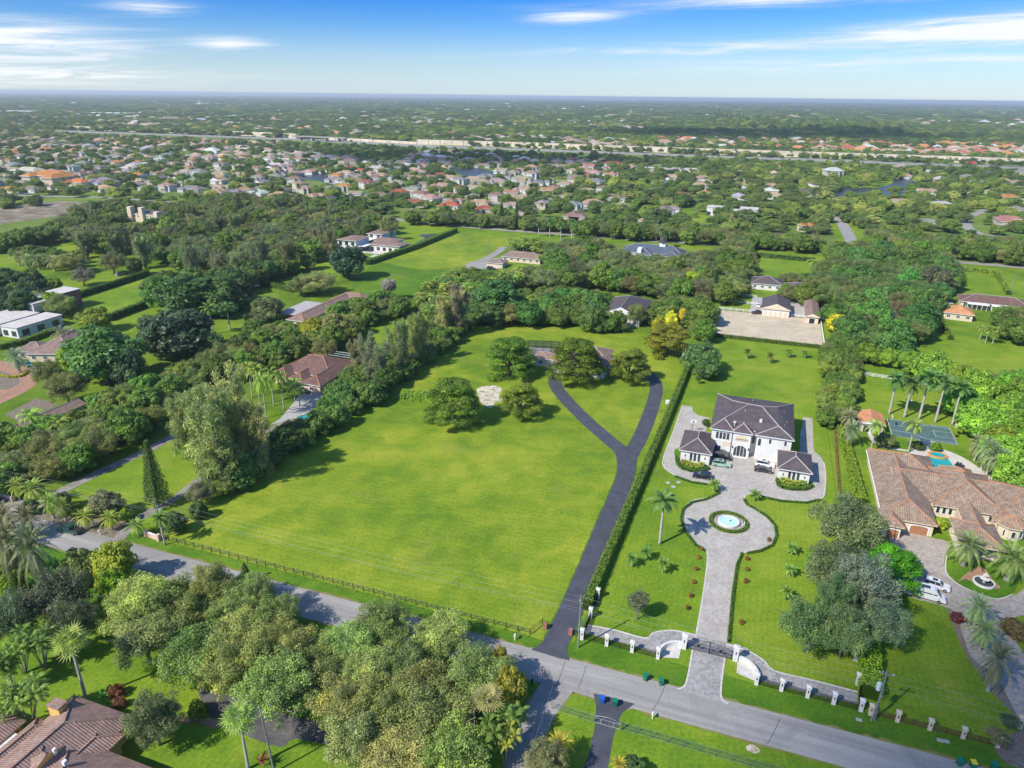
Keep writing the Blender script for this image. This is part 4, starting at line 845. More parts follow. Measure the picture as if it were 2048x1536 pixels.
part('balcony_rail', 'iron', mo, (6.5, 9.6, -.42, -.38, 5.45, 5.5), *[(6.5+i*.3, 6.53+i*.3, -.42, -.39, 4.9, 5.45) for i in range(11)])
for x in (5.95, 10.15): part('wall_lantern', 'iron', mo, (x-.12, x+.12, -.42, -.21, 2.4, 3.0))
part('doorstep', 'stone_white', mo, (6.0, 10.1, -1.2, -.21, 0.06, .2))
for i, y in enumerate((0,)):
    window(mo, 10.4, 1.1, 3.0, 1.0, 2.6, 'E', .9, t=.08); window(mo, 11.15, 2.4, 3.4, .9, 2.5, 'S', .9, t=.08); window(mo, 12.7, 0, 4.2, .95, 2.3, 'S', .9, t=.08)
window(mo, 15.4, 0, 5.2, .8, 1.5, 'S'); window(mo, 19.3, 0, 5.2, .8, 1.5, 'S'); [part('wall_moulding', 'trim_white', mo, b) for b in ((14.62, 16.2, -.07, -.005, 3.3, 3.42), (14.5, 14.62, -.07, -.005, 3.3, 6.9), (16.2, 16.32, -.07, -.005, 3.3, 6.9), (18.55, 18.67, -.07, -.005, 3.6, 6.9), (19.95, 20.07, -.07, -.005, 3.6, 6.9))]
for y in (5, 11, 17): window(mo, 20.8, y, 1, 1.6, 2, 'E', bars=2); window(mo, 0, y, 4.4, 1.6, 1.8, 'W', bars=2)
part('chimney_vent', 'stone_white', mo, (12.0, 12.7, 3.4, 4.1, 9.0, 10.4)); part('roof_dish', 'trim_white', mo, (5.6, 5.75, 1.7, 1.85, 8.3, 9.6), (5.3, 6.0, 1.7, 1.82, 9.1, 9.6))
def pavilion(label, u0, u1, v0, v1, wu0, wu1, wv0, name='garage_pavilion'):
    t = thing(name, label, 'pavilion', (*W(u0, v0), 0), TH); a, b, c, d = 0, u1-u0, 0, v1-v0
    rm = MB(); cm = MB(); hip(rm, cm, a, b, c, d, 3.8, .5, 'y', 'h', 'h', 1, 1, .15)
    part('wall', 'stucco_white', t, (wu0-u0, wu1-u0, wv0-v0, d-.5, -.1, 3.57)); r_ = rm.build('roof', [M['roof_slate'], M['trim_white']], t); cm.build('ridge_cap', M['ridge_cap'], r_)
    xm = (wu0+wu1)/2-u0; y = wv0-v0
    for i in (-1, 0, 1): window(t, xm+i*1.05, y, .9, .62, 2.2, 'S', 1, t=.05, fr='iron')
    for i in (-1, 1): part('wall_lantern', 'iron', t, (xm+i*2.6-.1, xm+i*2.6+.1, y-.22, y-.01, 1.9, 2.4))
    return t
pl = pavilion('low white pavilion with dark hipped roof joined to the mansion, green car beside it', -14.2, -5.4, 176.6, 190, -13.6, -6.0, 177.2)
pr = pavilion('low white pavilion with dark hipped roof standing at the east side of the forecourt', 11.0, 19.6, 175.0, 186.2, 11.5, 19.0, 175.7)
garage(pl, 8.2, 4.5, 0, 4.5, 2.4, 'E', mat='trim_white'); garage(pr, 8.0, 5, 0, 4, 2.4, 'E', mat='trim_white')
# --- tiled villa on the right
vr = [(34, 45.4, 160.3, 196, 'y', 'h', 'h'), (33.5, 38.3, 156.8, 164, 'y', 'h', 'g'), (34.5, 49.6, 184, 197, 'x', 'h', 'h'), (38, 60, 172.3, 190.6, 'x', 'g', 'g'), (46, 61.6, 170.4, 191, 'y', 'h', 'h'), (58, 74, 168, 189.2, 'x', 'h', 'h'), (48.5, 57.6, 154.6, 165.5, 'y', 'h', 'h'), (51, 58.5, 186.5, 193, 'y', 'h', 'h'), (51.2, 56.0, 159, 174, 'y', 'h', 'g')]
vt = thing('villa', 'sprawling one storey villa with brown barrel tile roofs and cream walls beside the pool', 'villa', (*W(34, 155), 0), TH)
wm = MB(); rm = MB(); cm = MB()
for k, r in enumerate(vr):
    a, b, c, d = r[0]-34, r[1]-34, r[2]-155, r[3]-155; e = 3.3-.006*k
    if k == 6: wm.box(a+2.6, b-2.6, 9.6, 15.9, 0, e-.23)
    else: wm.box(a+.6, b-.6, c+.6, d-.6, -.1, e-.23)
    hip(rm, cm, a, b, c, d, e, {3: .30, 5: .36}.get(k, .47), *r[4:7], capr=.13)
cm2 = [(27.4, 15), (28.5, 12)]
oc = [(27.6+3.4*math.cos(t), 13.2+3.4*math.sin(t)) for t in [i*math.pi/4+math.pi/8 for i in range(8)]]; wm.prism([(27.6+(x-27.6)*.84, 13.2+(y-13.2)*.84) for x, y in oc], 0, 3.0)
for i in range(8): a, b = oc[i], oc[(i+1) % 8]; rpoly(rm, [(*a, 3.28), (*b, 3.28), (27.6, 13.2, 5.0)]); cm.tube([(*a, 3.3), (27.6, 13.2, 5.05)], .11, 6); rm.poly([(*a, 3.05), (*b, 3.05), (*b, 3.28), (*a, 3.28)], 1)
rm.poly([(*p, 3.05) for p in oc[::-1]], 1)
wm.build('wall', M['stucco_cream'], vt); ro = rm.build('roof', [M['roof_tan'], M['stucco_cream']], vt); cm.build('ridge_cap', M['ridge_orange'], ro)
for x in (-.02, ): part('gutter', 'trim_white', vt, (-.16, -.004, 6, 41, 3.02, 3.2))
for x in (13.45, 14.75, 16.05): window(vt, x, 16.0, .9, 1.0, 2.0, 'S', t=.16, bars=1)
garage(vt, 8.0, 5.9, 0, 3.6, 2.3, 'S', .25); garage(vt, 2.2, 2.4, 0, 2.3, 2.2, 'S', .25)
window(vt, 26.1, 13.6, .8, 1.0, 2.0, 'S', t=.14); window(vt, 24.5, 16.0, .8, 1.3, 1.9, 'S', t=.14)
for i in (4, 5, 6):
    a = i*math.pi/4+math.pi/4; F_ = None
for dx, y in ((-1.5, 10.9), (0, 10.2), (1.5, 10.9)): window(vt, 27.6+dx*1.0, y+.12, .7, .95, 1.8, 'S', .6, t=.12)
for x, y in ((15.4, .4), (22.6, .4), (15.4, 8), (22.6, 6.2), (19.9, .2)):
    m = MB(); m.box(x-.3, x+.3, y-.3+.4, y+.3+.4, 0, 3.06); m.box(x-.45, x+.45, y-.05, y+.85, 0, .5); m.build('porch_column', M['stucco_cream'], vt)
part('porch_floor', 'patio_stone', vt, (15, 23, .3, 11.5, .06, .18))
for y in (12, 20, 28, 36): window(vt, .6, y, 1, 1.4, 1.3, 'W')
# --- small pool house
ph, u0, v0, _ = house('pool_house', 'small open pool house with orange tiled gable roof at the end of the ball court', [(33.9, 41.2, 215.3, 224.6, 'y', 'g', 'g')], 3.0, .30, 'roof_orange', 'stucco_cream', wins=None, cat='pool house', caps='ridge_orange')
garage(ph, 2.2, .6, 0, 1.6, 2.1, mat='black'); garage(ph, 5.1, .6, 0, 2.0, 2.1, mat='black')
part('pergola', 'trim_white', ph, *[(1.6+i*.5, 1.75+i*.5, 9.0, 11.0, 2.6, 2.75) for i in range(10)], (1.4, 6.4, 9.1, 9.25, 2.4, 2.6), (1.4, 6.4, 10.8, 10.95, 2.4, 2.6), (1.4, 1.55, 10.8, 10.95, 0, 2.4), (6.25, 6.4, 10.8, 10.95, 0, 2.4))
# --- bottom left house
bl = thing('tiled_house', 'ochre walled house with brown tile roofs and a broad chimney, bottom left corner', 'house', (*W(-96, 40), 0), TH)
wm = MB(); rm = MB(); cm = MB()
for k, r in enumerate([(-93.2, -80.8, 36, 57.6, 'y', 'h', 'h'), (-92, -84.5, 40, 53, 'x', 'h', 'g'), (-86.5, -69.8, 36.5, 51.6, 'x', 'h', 'h'), (-84.8, -79.6, 44, 54.6, 'y', 'h', 'h'), (-94.6, -91.0, 38, 52.4, 'y', 'h', 'h')]):
    a, b, c, d = r[0]+96, r[1]+96, r[2]-40, r[3]-40; e = 3.4-.006*k; wm.box(a+.6, b-.6, c+.6, d-.6, -.1, e-.23); hip(rm, cm, a, b, c, d, e, .46, *r[4:7], capr=.14)
wm.build('wall', M['stucco_yellow'], bl); ro = rm.build('roof', [M['roof_rust'], M['stucco_yellow']], bl); cm.build('ridge_cap', M['roof_rust'], ro)
ch = part('chimney', 'stucco_yellow', bl, (3.2, 5.4, 13.2, 14.6, 0, 5.6)); part('chimney_cap', 'roof_rust', ch, (3.05, 5.55, 13.05, 14.75, 5.6, 5.85))
part('terrace', 'stone_white', bl, (-3.0, 3.0, -5, 9.4, 2.7, 3.05)); [part('roof_vent', 'trim_white', bl, b) for b in ((11.5, 11.9, 7.3, 7.7, 5.4, 6.4), (15, 15.5, 6.0, 6.5, 6.2, 6.9))]
b2, _, _, _ = house('garage_wing', 'ochre walled wing with brown tile roof cut by the left edge at the bottom', [(-108, -95.6, 43, 51.4, 'x', 'h', 'h')], 3.4, .4, 'roof_rust', 'stucco_yellow', caps='roof_rust', fas='stucco_yellow', wins=None)
garage(b2, 9.9, .6, 0, 3.2, 2.2, mat='wood_dark')
# --- other houses
house('pink_house', 'pink walled house with maroon tile roofs and arched porch left of the field hedge', [(-152, -131, 189, 206, 'x', 'h', 'h'), (-152.6, -145.8, 184.6, 196, 'y', 'h', 'g'), (-144.5, -139.2, 184.0, 196, 'y', 'h', 'g'), (-138.2, -130.4, 181.5, 196, 'y', 'h', 'g')], 3.3, .46, 'roof_maroon', 'stucco_pink', caps='ridge_orange', fas='trim_white')
ft = thing('pool_cage', 'pale screened pool enclosure behind the pink walled house', 'screen enclosure', (*W(-150, 205.6), 0), TH)
def cage(t, w, d, h, mat='steel', s=2.0):
    m = MB()
    for i in range(int(w/s)+1): m.tube([(i*s, 0, 0), (i*s, 0, h), (i*s, d*.25, h+.8), (i*s, d*.75, h+.8), (i*s, d, h), (i*s, d, 0)], .05, 4)
    for y, z in ((0, h), (d*.25, h+.8), (d*.5, h+.8), (d*.75, h+.8), (d, h)): m.tube([(0, y, z), (w, y, z)], .05, 4)
    for x in (0, w):
        for y in [d*i/4 for i in range(1, 4)]: m.tube([(x, y, 0), (x, y, h+.7)], .04, 4)
    m.build('cage_frame', M[mat], t); g = MB()
    P = [(0, 0, h), (0, d*.25, h+.8), (0, d*.75, h+.8), (0, d, h)]
    for a, b in zip(P[:-1], P[1:]): g.poly([a, (w, a[1], a[2]), (w, b[1], b[2]), b])
    g.poly([(0, 0, 0), (w, 0, 0), (w, 0, h), (0, 0, h)]); g.poly([(0, d, 0), (w, d, 0), (w, d, h), (0, d, h)]); g.poly([(0, 0, 0), (0, 0, h), (0, d*.25, h+.8), (0, d*.75, h+.8), (0, d, h), (0, d, 0)]); g.poly([(w, 0, 0), (w, 0, h), (w, d*.25, h+.8), (w, d*.75, h+.8), (w, d, h), (w, d, 0)])
    g.build('screen', M['screen'], t)
t_ = NT('screen'); tr_ = t_.n('ShaderNodeBsdfTransparent'); df_ = t_.n('ShaderNodeBsdfDiffuse'); df_.inputs[0].default_value = (.03, .045, .045, 1); mx_ = t_.n('ShaderNodeMixShader'); mx_.inputs[0].default_value = .38
t_.L.new(tr_.outputs[0], mx_.inputs[1]); t_.L.new(df_.outputs[0], mx_.inputs[2]); t_.L.new(mx_.outputs[0], t_.out.inputs['Surface']); MATS['screen'] = t_.mat
cage(ft, 15, 8, 2.9)
house('long_house', 'long low house with salmon tile roof among trees, grey carport beside it', [(-186.5, -177, 240, 286, 'y', 'h', 'h'), (-187, -170, 276, 288, 'x', 'h', 'h')], 3.2, .36, 'roof_brown', 'stucco_cream', caps='ridge_orange')
cp = thing('carport', 'grey flat carport roof leaning against the salmon roofed long house', 'carport', (*W(-196.6, 248), 0), TH); part('carport_roof', 'concrete', cp, (0, 9.2, 0, 21, 2.6, 2.85)); part('carport_post', 'trim_white', cp, (.1, .3, .1, .3, 0, 2.6), (.1, .3, 20.6, 20.8, 0, 2.6), (.1, .3, 10, 10.2, 0, 2.6))
house('hip_house', 'broad brown hip roofed house above the red paved turning circle', [(-247, -229.5, 167.5, 194, 'y', 'h', 'h'), (-253, -242, 170, 180, 'x', 'h', 'h')], 3.3, .42, 'roof_brown', 'stucco_cream', rot=20)
house('paddock_stable', 'long low stable with brown tiled roof beside the small sand paddock', [(-196, -189.8, 121, 145, 'y', 'g', 'g')], 2.8, .40, 'roof_brown', 'stucco_cream', wins=None, cat='stable')
def modern(name, label, boxes, wallm='stucco_white', origin=None, rot=0, cat='house', para=.35):
    u0, v0 = boxes[0][0], boxes[0][2]; t = thing(name, label, cat, (*W(u0, v0), 0), TH+R(rot)); m = MB(); r = MB()
    for k, b in enumerate(boxes):
        a = (b[0]-u0, b[1]-u0, b[2]-v0, b[3]-v0, b[4], b[5]); m.box(*a[:5], a[5]-.004*k); r.box(a[0]-.35, a[1]+.35, a[2]-.35, a[3]+.35, a[5]-.003*k, a[5]+.3-.003*k)
        n = max(1, int((a[1]-a[0])/4))
        for i in range(n): window(t, a[0]+(a[1]-a[0])*(i+.5)/n, a[2], a[4]+.6, min(2.6, (a[1]-a[0])/n*.75), min(2.2, a[5]-a[4]-1), 'S', fr='iron', bars=2)
        n = max(1, int((a[3]-a[2])/6))
        for i in range(n): window(t, a[1], a[2]+(a[3]-a[2])*(i+.5)/n, a[4]+.6, 3.2, min(2.4, a[5]-a[4]-1), 'E', fr='iron', bars=2)
        for i in range(n): window(t, a[0], a[2]+(a[3]-a[2])*(i+.5)/n, a[4]+.6, 2.2, min(2.2, a[5]-a[4]-1), 'W', fr='iron', bars=2)
    m.build('wall', M[wallm], t); o = r.build('roof', M['flat_roof'], t); return t, o
t, o = modern('cube_house', 'white flat roofed modern house with boxy wings cut by the left edge', [(-303, -287, 183, 207, 0, 4.0), (-284, -275, 188, 208, 0, 4.2), (-306, -292, 209, 222, 0, 6.8)])
t, o = modern('brick_block', 'tall rust brick block of the white modern house at the left edge', [(-302, -292.5, 224, 233, 0, 7.8)], 'brick_red')
def estate(name, label, blocks, cat='house'):
    u0, v0 = blocks[0][0], blocks[0][2]; t = thing(name, label, cat, (*W(u0, v0), 0), TH); wm = MB(); rm = MB()
    for k, (a, b, c, d, z, p) in enumerate(blocks):
        a -= u0; b -= u0; c -= v0; d -= v0; wm.box(a+.9, b-.9, c+.9, d-.9, -.1, z-.3); hip(rm, None, a, b, c, d, z-.005*k, p, 'x' if b-a > d-c else 'y', 'h', 'h')
        n = max(1, int((b-a-2)/3.6))
        for i in range(n):
            for zz in ([.5] if z < 5.5 else [.5, 3.9]): window(t, a+.9+(b-a-1.8)*(i+.5)/n, c+.9, zz, 2.2, 2.1, 'S', fr='iron', bars=2)
        window(t, a+.9, (c+d)/2, .8, 2.4, 2, 'W', fr='iron', bars=2)
    wm.build('wall', M['stucco_white'], t); rm.build('roof', [M['roof_brown'], M['trim_white']], t); return t
et = estate('white_estate', 'white modern estate of brown roofed blocks beside the clipped hedge beyond the woods', [(-254, -239, 384, 402, 7.2, .16), (-240, -222, 402, 416, 4.4, .16), (-236, -213, 392, 406, 4.2, .18), (-249, -237, 413, 434, 6.5, .16)])
part('terrace_roof', 'trim_white', et, (13, 20, 2, 12, 3.6, 3.85), (2, 16, 22, 36, 3.4, 3.65)); sheet('estate_terrace', rect(-238, -222, 385, 396), .045, 'patio_stone', False); sheet('estate_court', rect(-226, -216, 376, 383), .045, 'patio_stone', False)
house('grey_cottage', 'small grey roofed cottage with a porch at the end of the branching drive', [(-147, -122, 395, 408, 'x', 'h', 'h')], 3.0, .36, 'roof_brown', 'stucco_cream')
house('drive_shed', 'small shed with pinkish roof beside the parked cars at the branching drive', [(-150, -139, 377, 387, 'x', 'h', 'h')], 2.8, .3, 'roof_brown', 'stucco_cream', wins=None, cat='shed')
sg, u0, v0, _ = house('blue_roof_manor', 'wide manor with blue grey roof and white cupola hidden behind the wood', [(-82, -44, 428, 444, 'x', 'h', 'h'), (-72, -62, 423, 436, 'y', 'h', 'g'), (-56, -46, 423, 436, 'y', 'h', 'g')], 5.0, .5, 'roof_blue' if 'roof_blue' in M else 'roof_slate', 'stucco_white', cat='manor')
cu = part('cupola', 'trim_white', sg, (22.5, 26, 11.5, 15, 7.5, 11)); m = MB(); m.lathe([(3.0, 11), (2.4, 11.6), (1.3, 12.6), (.1, 13.6)], (24.25, 13.25), 8); m.build('cupola_roof', M['roof_slate'], cu)
m = MB(); m.box(11, 13.5, 1, 6, 5, 8.2); m.build('dormer', M['trim_white'], sg)
house('dark_roof_house', 'house with large dark grey roof and white gable buried in trees behind the field', [(-63, -45.5, 294, 324, 'y', 'g', 'h')], 4.4, .42, 'roof_slate', 'stucco_white', fas='trim_white')
house('horse_barn', 'cream horse barn with dark gable roof behind the sand arena', [(2.8, 15.5, 333, 352, 'y', 'g', 'g')], 3.5, .40, 'roof_slate', 'stucco_white', wins=None, cat='barn', caps=None, fas='stucco_cream')
for b_ in [o for o in bpy.data.objects if o.name == 'horse_barn']:
    for i in range(5): garage(b_, 2.0+i*2.15, .6, 0, 1.4, 2.3, mat='stucco_cream')
house('stable_row', 'long narrow stable with grey brown roof at the east end of the arena', [(21.3, 27.6, 327.5, 360, 'y', 'g', 'g')], 3.2, .42, 'roof_brown', 'stucco_cream', wins=None, cat='stable', caps=None, fas='stucco_cream')
st_ = [o for o in bpy.data.objects if o.name == 'stable_row'][0]; garage(st_, 3.1, .6, 0, 2.2, 2.3, mat='black')
house('twin_roof_house', 'low white house with two dark grey roofs on the lawn north of the barns', [(-4, 12, 382, 396, 'x', 'h', 'h'), (12, 27, 376, 388, 'x', 'h', 'h')], 3.2, .4, 'roof_slate', 'stucco_white')
lh, u0, v0, _ = house('screened_house', 'long house with maroon tile roof and white screened porch at the right edge', [(92, 121, 383, 396, 'x', 'h', 'h')], 3.2, .40, 'roof_maroon', 'stucco_cream', wins=None, rot=-5)
m = MB(); m.box(3, 12, -2.4, .4, 2.6, 2.85); m.box(13, 27, -2.6, .4, 2.6, 2.85)
for i in range(13): m.box(3+i*2, 3.15+i*2, -2.4, -2.25, 0, 2.6)
m.build('porch', M['trim_white'], lh)
for i in range(6): window(lh, 3+i*4.5, .6, .6, 2.6, 1.9, 'S', bars=3)
house('orange_garage', 'cream garage building with orange tile roof beside the long screened house', [(80.5, 93, 358, 370, 'x', 'h', 'h')], 3.2, .42, 'roof_orange', 'stucco_cream', cat='garage', caps='ridge_orange', rot=-6)
# house behind the shade trees with its black cage
house('shaded_house', 'brown roofed house half hidden behind the shade trees of the big field', [(-66, -46, 229, 243, 'x', 'h', 'h'), (-74, -60, 233, 240, 'x', 'h', 'h'), (-60, -48, 240, 252, 'y', 'h', 'h')], 3.3, .42, 'roof_brown', 'stucco_white')
cg = thing('black_pool_cage', 'black framed pool screen enclosure left of the field house', 'screen enclosure', (*W(-79, 240.5), 0), TH-R(-14)); cage(cg, 18, 12, 3.0, 'iron', 3.0); part('pool_deck', 'patio_stone', cg, (.2, 17.8, .2, 11.8, .04, .12))
# castle-like yellow house
cs = thing('turreted_house', 'pale yellow house with square turrets rising out of the trees at upper left', 'house', (*G(262, 442), 0), TH)
part('wall', 'stucco_cream', cs, (2, 26, 0, 14, 0, 6)); part('turret', 'stucco_cream', cs, (0, 3.5, -2, 2, 0, 11)); part('turret', 'stucco_cream', cs, (11, 14.5, -2, 2, 0, 11)); part('turret', 'stucco_cream', cs, (25, 28.5, -2, 2, 0, 8.5))
m = MB(); hip(m, None, 1.5, 26.5, -.4, 14.4, 6.2, .3, 'x'); m.build('roof', [M['roof_slate'], M['trim_white']], cs)
for x in (5, 8, 17, 20, 23): window(cs, x, 0, 3.4, 1.3, 1.6)
# ---------------- vehicles ----------------
PROF = {
 'suv': dict(L=4.9, Wd=1.95, low=[(-2.45, .35), (-2.45, .95), (-2.3, 1.08), (.95, 1.08), (2.2, .98), (2.43, .75), (2.45, .38)], cab=[(-2.35, 1.07), (-2.05, 1.66), (-1.7, 1.74), (.1, 1.72), (.45, 1.62), (1.15, 1.07)]),
 'sedan': dict(L=4.8, Wd=1.86, low=[(-2.4, .32), (-2.4, .88), (-2.2, .98), (.95, .95), (2.15, .80), (2.38, .6), (2.4, .32)], cab=[(-1.95, .96), (-1.3, 1.38), (-.9, 1.44), (.1, 1.43), (.4, 1.37), (1.15, .94)]),
 'van': dict(L=6.9, Wd=2.05, low=[(-3.45, .4), (-3.45, 1.25), (-3.42, 1.3), (2.3, 1.3), (3.1, 1.12), (3.42, .8), (3.45, .4)], cab=[(-3.43, 1.29), (-3.36, 2.55), (-3.2, 2.68), (1.0, 2.66), (1.5, 2.45), (2.45, 1.29)]),
 'pickup': dict(L=5.8, Wd=2.0, low=[(-2.9, .45), (-2.9, 1.1), (-.9, 1.12), (1.2, 1.12), (2.65, 1.05), (2.88, .8), (2.9, .45)], cab=[(-1.0, 1.11), (-.85, 1.78), (-.6, 1.84), (.6, 1.84), (.85, 1.74), (1.5, 1.11)]),
 'rv': dict(L=8.0, Wd=2.4, low=[(-4, .5), (-4, 1.4), (3.2, 1.4), (3.95, 1.2), (4, .5)], cab=[(-3.98, 1.39), (-3.95, 3.0), (-3.8, 3.1), (3.6, 3.1), (3.9, 2.9), (3.5, 1.39)])}
def loft(m, prof, w0, w1, z0, z1, ch=.0, mi=0):
    """extruded side profile whose half width narrows from w0 at z0 to w1 at z1"""
    n = len(prof); hw = lambda z: w0+(w1-w0)*min(1, max(0, (z-z0)/(z1-z0)))
    for s in (-1, 1):
        c = [(x, s*hw(z), z) for x, z in prof]; m.poly(c if s < 0 else c[::-1], mi)
    for i in range(n-1):
        (xa, za), (xb, zb) = prof[i], prof[i+1]; m.poly([(xa, -hw(za), za), (xb, -hw(zb), zb), (xb, hw(zb), zb), (xa, hw(za), za)], mi)
    (xa, za), (xb, zb) = prof[-1], prof[0]; m.poly([(xa, -hw(za), za), (xb, -hw(zb), zb), (xb, hw(zb), zb), (xa, hw(za), za)], mi)
def bevelled(o, w=.07):
    b = o.modifiers.new('bevel', 'BEVEL'); b.width = w; b.segments = 2; b.limit_method = 'ANGLE'; b.angle_limit = R(25); return o
def car(name, kind, label, col, x, y, ang, cat='car', group=None, detail=True):
    p = PROF[kind]; t = thing(name, label, cat, (x, y, .05), ang, group); hw = p['Wd']/2; m = MB()
    loft(m, p['low'], hw*.98, hw*.93, .4, 1.1); cb = p['cab']; zb, zt = cb[0][1], max(z for _, z in cb); top = hw*(.76 if kind != 'van' and kind != 'rv' else .88)
    bevelled(m.build('body', M['car_paint'], t, color=(*col, 1)), .09)
    g = MB(); loft(g, cb, hw*.90, top, zb, zt); gm = 'car_paint' if kind in ('van', 'rv') else 'glass'; bevelled(g.build('cabin' if gm == 'car_paint' else 'window', M[gm], t, color=(*col, 1)), .05)
    r = MB(); xr = [x_ for x_, z in cb if z > zt-.2]; x0, x1 = min(xr), max(xr)
    if gm == 'glass':
        loft(r, [(x0-.05, zt-.09), (x0, zt+.02), (x0+.3, zt+.04), (x1-.3, zt+.035), (x1+.02, zt-.07)], top+.02, top-.03, zt-.1, zt+.04)
        for s in (-1, 1):
            for (xa, za), (xb, zb_) in ((cb[0], cb[1]), (cb[-1], cb[-2])): r.tube([(xa, s*hw*.91, za), (xb, s*(top+.01), zb_)], .05, 5)
            r.tube([(-.25 if kind != 'pickup' else -.1, s*hw*.91, zb), (-.3 if kind != 'pickup' else -.1, s*(top+.01), zt)], .04, 5)
        bevelled(r.build('roof', M['car_paint'], t, color=(*col, 1)), .04)
        if kind == 'suv': part('sunroof', 'glass', t, (-.9, .0, -.45, .45, zt+.036, zt+.05))
    else:
        for s in (-1, 1):
            w = MB(); w2 = hw*.90-.02
            for a, b in ((-2.9, -1.5), (-1.45, .9), (1.05, 1.75)) if kind == 'van' else ((-3, -1.6), (-.9, .6), (2.2, 3.2)):
                w.poly([(a, s*(w2+.03), 1.55), (b, s*(w2+.03), 1.55), (b-.0, s*(w2-.015), 2.15), (a, s*(w2-.015), 2.15)])
            w.build('side_window', M['glass'], t)
        w = MB(); a, b = ((1.58, 2.38), (2.4, 1.36)) if kind == 'van' else ((3.88, 2.7), (3.6, 1.6))
        w.poly([(a[0]+.03, -hw*.76, a[1]), (a[0]+.03, hw*.76, a[1]), (b[0]+.05, hw*.84, b[1]+.03), (b[0]+.05, -hw*.84, b[1]+.03)]); w.build('windscreen', M['glass'], t)
        part('solar_panel', 'glass', t, (-1.6, .3, -.75, .2, 2.70, 2.75)); part('roof_unit', 'trim_white', t, (-3.0, -2.0, -.4, .5, 2.68, 2.9))
    if kind == 'pickup': part('cargo_bed', 'black', t, (-2.78, -1.08, -.8, .8, 1.125, 1.135))
    L = p['L']/2
    for s in (-1, 1):
        part('headlight', 'lamp_glass', t, (L-.22, L-.03, s*hw*.62-.2, s*hw*.62+.2, .68, .86)); part('tail_light', 'tail_red', t, (-L-.015, -L+.15, s*hw*.7-.14, s*hw*.7+.14, .8, 1.0))
        part('mirror', 'car_paint', t, (cb[-1][0]-.55, cb[-1][0]-.35, s*(hw+.1)-.11, s*(hw+.1)+.11, zb-.02, zb+.16), color=(*col, 1))
        for xx in (-L*.62, L*.64):
            m = MB(); m.lathe([(.02, -.12), (.36, -.12), (.37, -.05), (.37, .1), (.34, .12), (.02, .12)], n=14); m.v = [(xx+a, s*(hw-.1)+c, .37+b) for a, b, c in m.v]; w = m.build('wheel', M['tyre'], t)
            m = MB(); m.lathe([(.01, .13), (.22, .13), (.22, .10)], n=10); m.v = [(xx+a, s*(hw-.1)+s*c, .37+b) for a, b, c in m.v]; m.build('rim', M['rim'], w)
    return t
def carpx(name, kind, label, col, a, b, cat='car', group=None):
    """a, b: pixels of the rear and the front of the car on the ground"""
    p, q = G(*a), G(*b); return car(name, kind, label, col, (p[0]+q[0])/2, (p[1]+q[1])/2, math.atan2(q[1]-p[1], q[0]-p[0]), cat, group)
DKB = (.012, .016, .032); BLK = (.012, .012, .014); WH = (.72, .72, .72)
carpx('parked_suv', 'suv', 'navy blue car parked alone on the curved west arm of the paved forecourt', DKB, C6(690, 955), C6(500, 925), 'car')
carpx('parked_suv', 'suv', 'pale green car parked beside the west garage pavilion', (.30, .42, .33), C6(692, 812), C6(868, 838))
carpx('parked_suv', 'suv', 'black car parked between the green car and the mansion wall', BLK, C6(702, 745), C6(872, 768))
carpx('parked_car', 'sedan', 'dark car tucked under the wall next to the mansion entrance, behind the other black car', (.02, .02, .026), C6(708, 712), C6(868, 735))
carpx('parked_suv', 'suv', 'white car with black roof parked in front of the east wing wall', WH, C6(1112, 812), C6(1285, 845))
carpx('parked_car', 'sedan', 'dark grey car parked in front of the white car at the mansion', (.025, .028, .036), C6(1100, 868), C6(1268, 893))
carpx('camper_van', 'van', 'long white camper van with roof units parked on the brown paved drive', WH, C8(632, 1235), C8(1030, 1345), 'van')
carpx('parked_suv', 'suv', 'white car half under the bright green tree beside the camper van', WH, C8(830, 1145), C8(1055, 1215))
carpx('parked_car', 'sedan', 'blue car mostly hidden under the bright green tree at the villa', (.02, .06, .16), C8(560, 900), C8(730, 940))
carpx('pickup_truck', 'pickup', 'dark green pickup truck on the street verge near the palms at left', (.012, .06, .05), (165, 1069), (117, 1059), 'pickup truck')
carpx('parked_car', 'sedan', 'blue car on the forecourt of the pink walled house', (.012, .07, .20), (625, 788), (592, 780))
carpx('parked_car', 'sedan', 'black car under the palms beside the pink walled house', BLK, (588, 776), (566, 768))
carpx('motorhome', 'rv', 'white motorhome parked behind the clipped hedge left of the woods', WH, (490, 578), (516, 574), 'motorhome')
carpx('parked_car', 'suv', 'silver car under the round tree beside the paddock hedge', (.35, .37, .4), (232, 553), (248, 549))
carpx('parked_car', 'suv', 'white car by the turning circle of the brown hip roofed house', WH, (70, 742), (82, 745)); carpx('parked_car', 'sedan', 'teal car under the porch of the brown hip roofed house', (.02, .16, .14), (52, 728), (62, 735))
carpx('parked_car', 'suv', 'black car beside the shed at the branching drive', BLK, (974, 538), (990, 540)); carpx('parked_car', 'suv', 'white car at the small grey roofed cottage', WH, (1008, 516), (1020, 517))
carpx('parked_car', 'suv', 'white car parked between the barns behind the sand arena', WH, (1514, 618), (1521, 608)); carpx('utility_cart', 'pickup', 'dark trailer parked at the rail of the sand arena', (.05, .04, .03), (1507, 628), (1524, 628), 'trailer')
carpx('parked_car', 'sedan', 'white car on the dark drive of the orange roofed garage', WH, (1889, 609), (1900, 609))
carpx('parked_car', 'suv', 'white car half hidden in the trees of the left lot', WH, (205, 820), (232, 812))
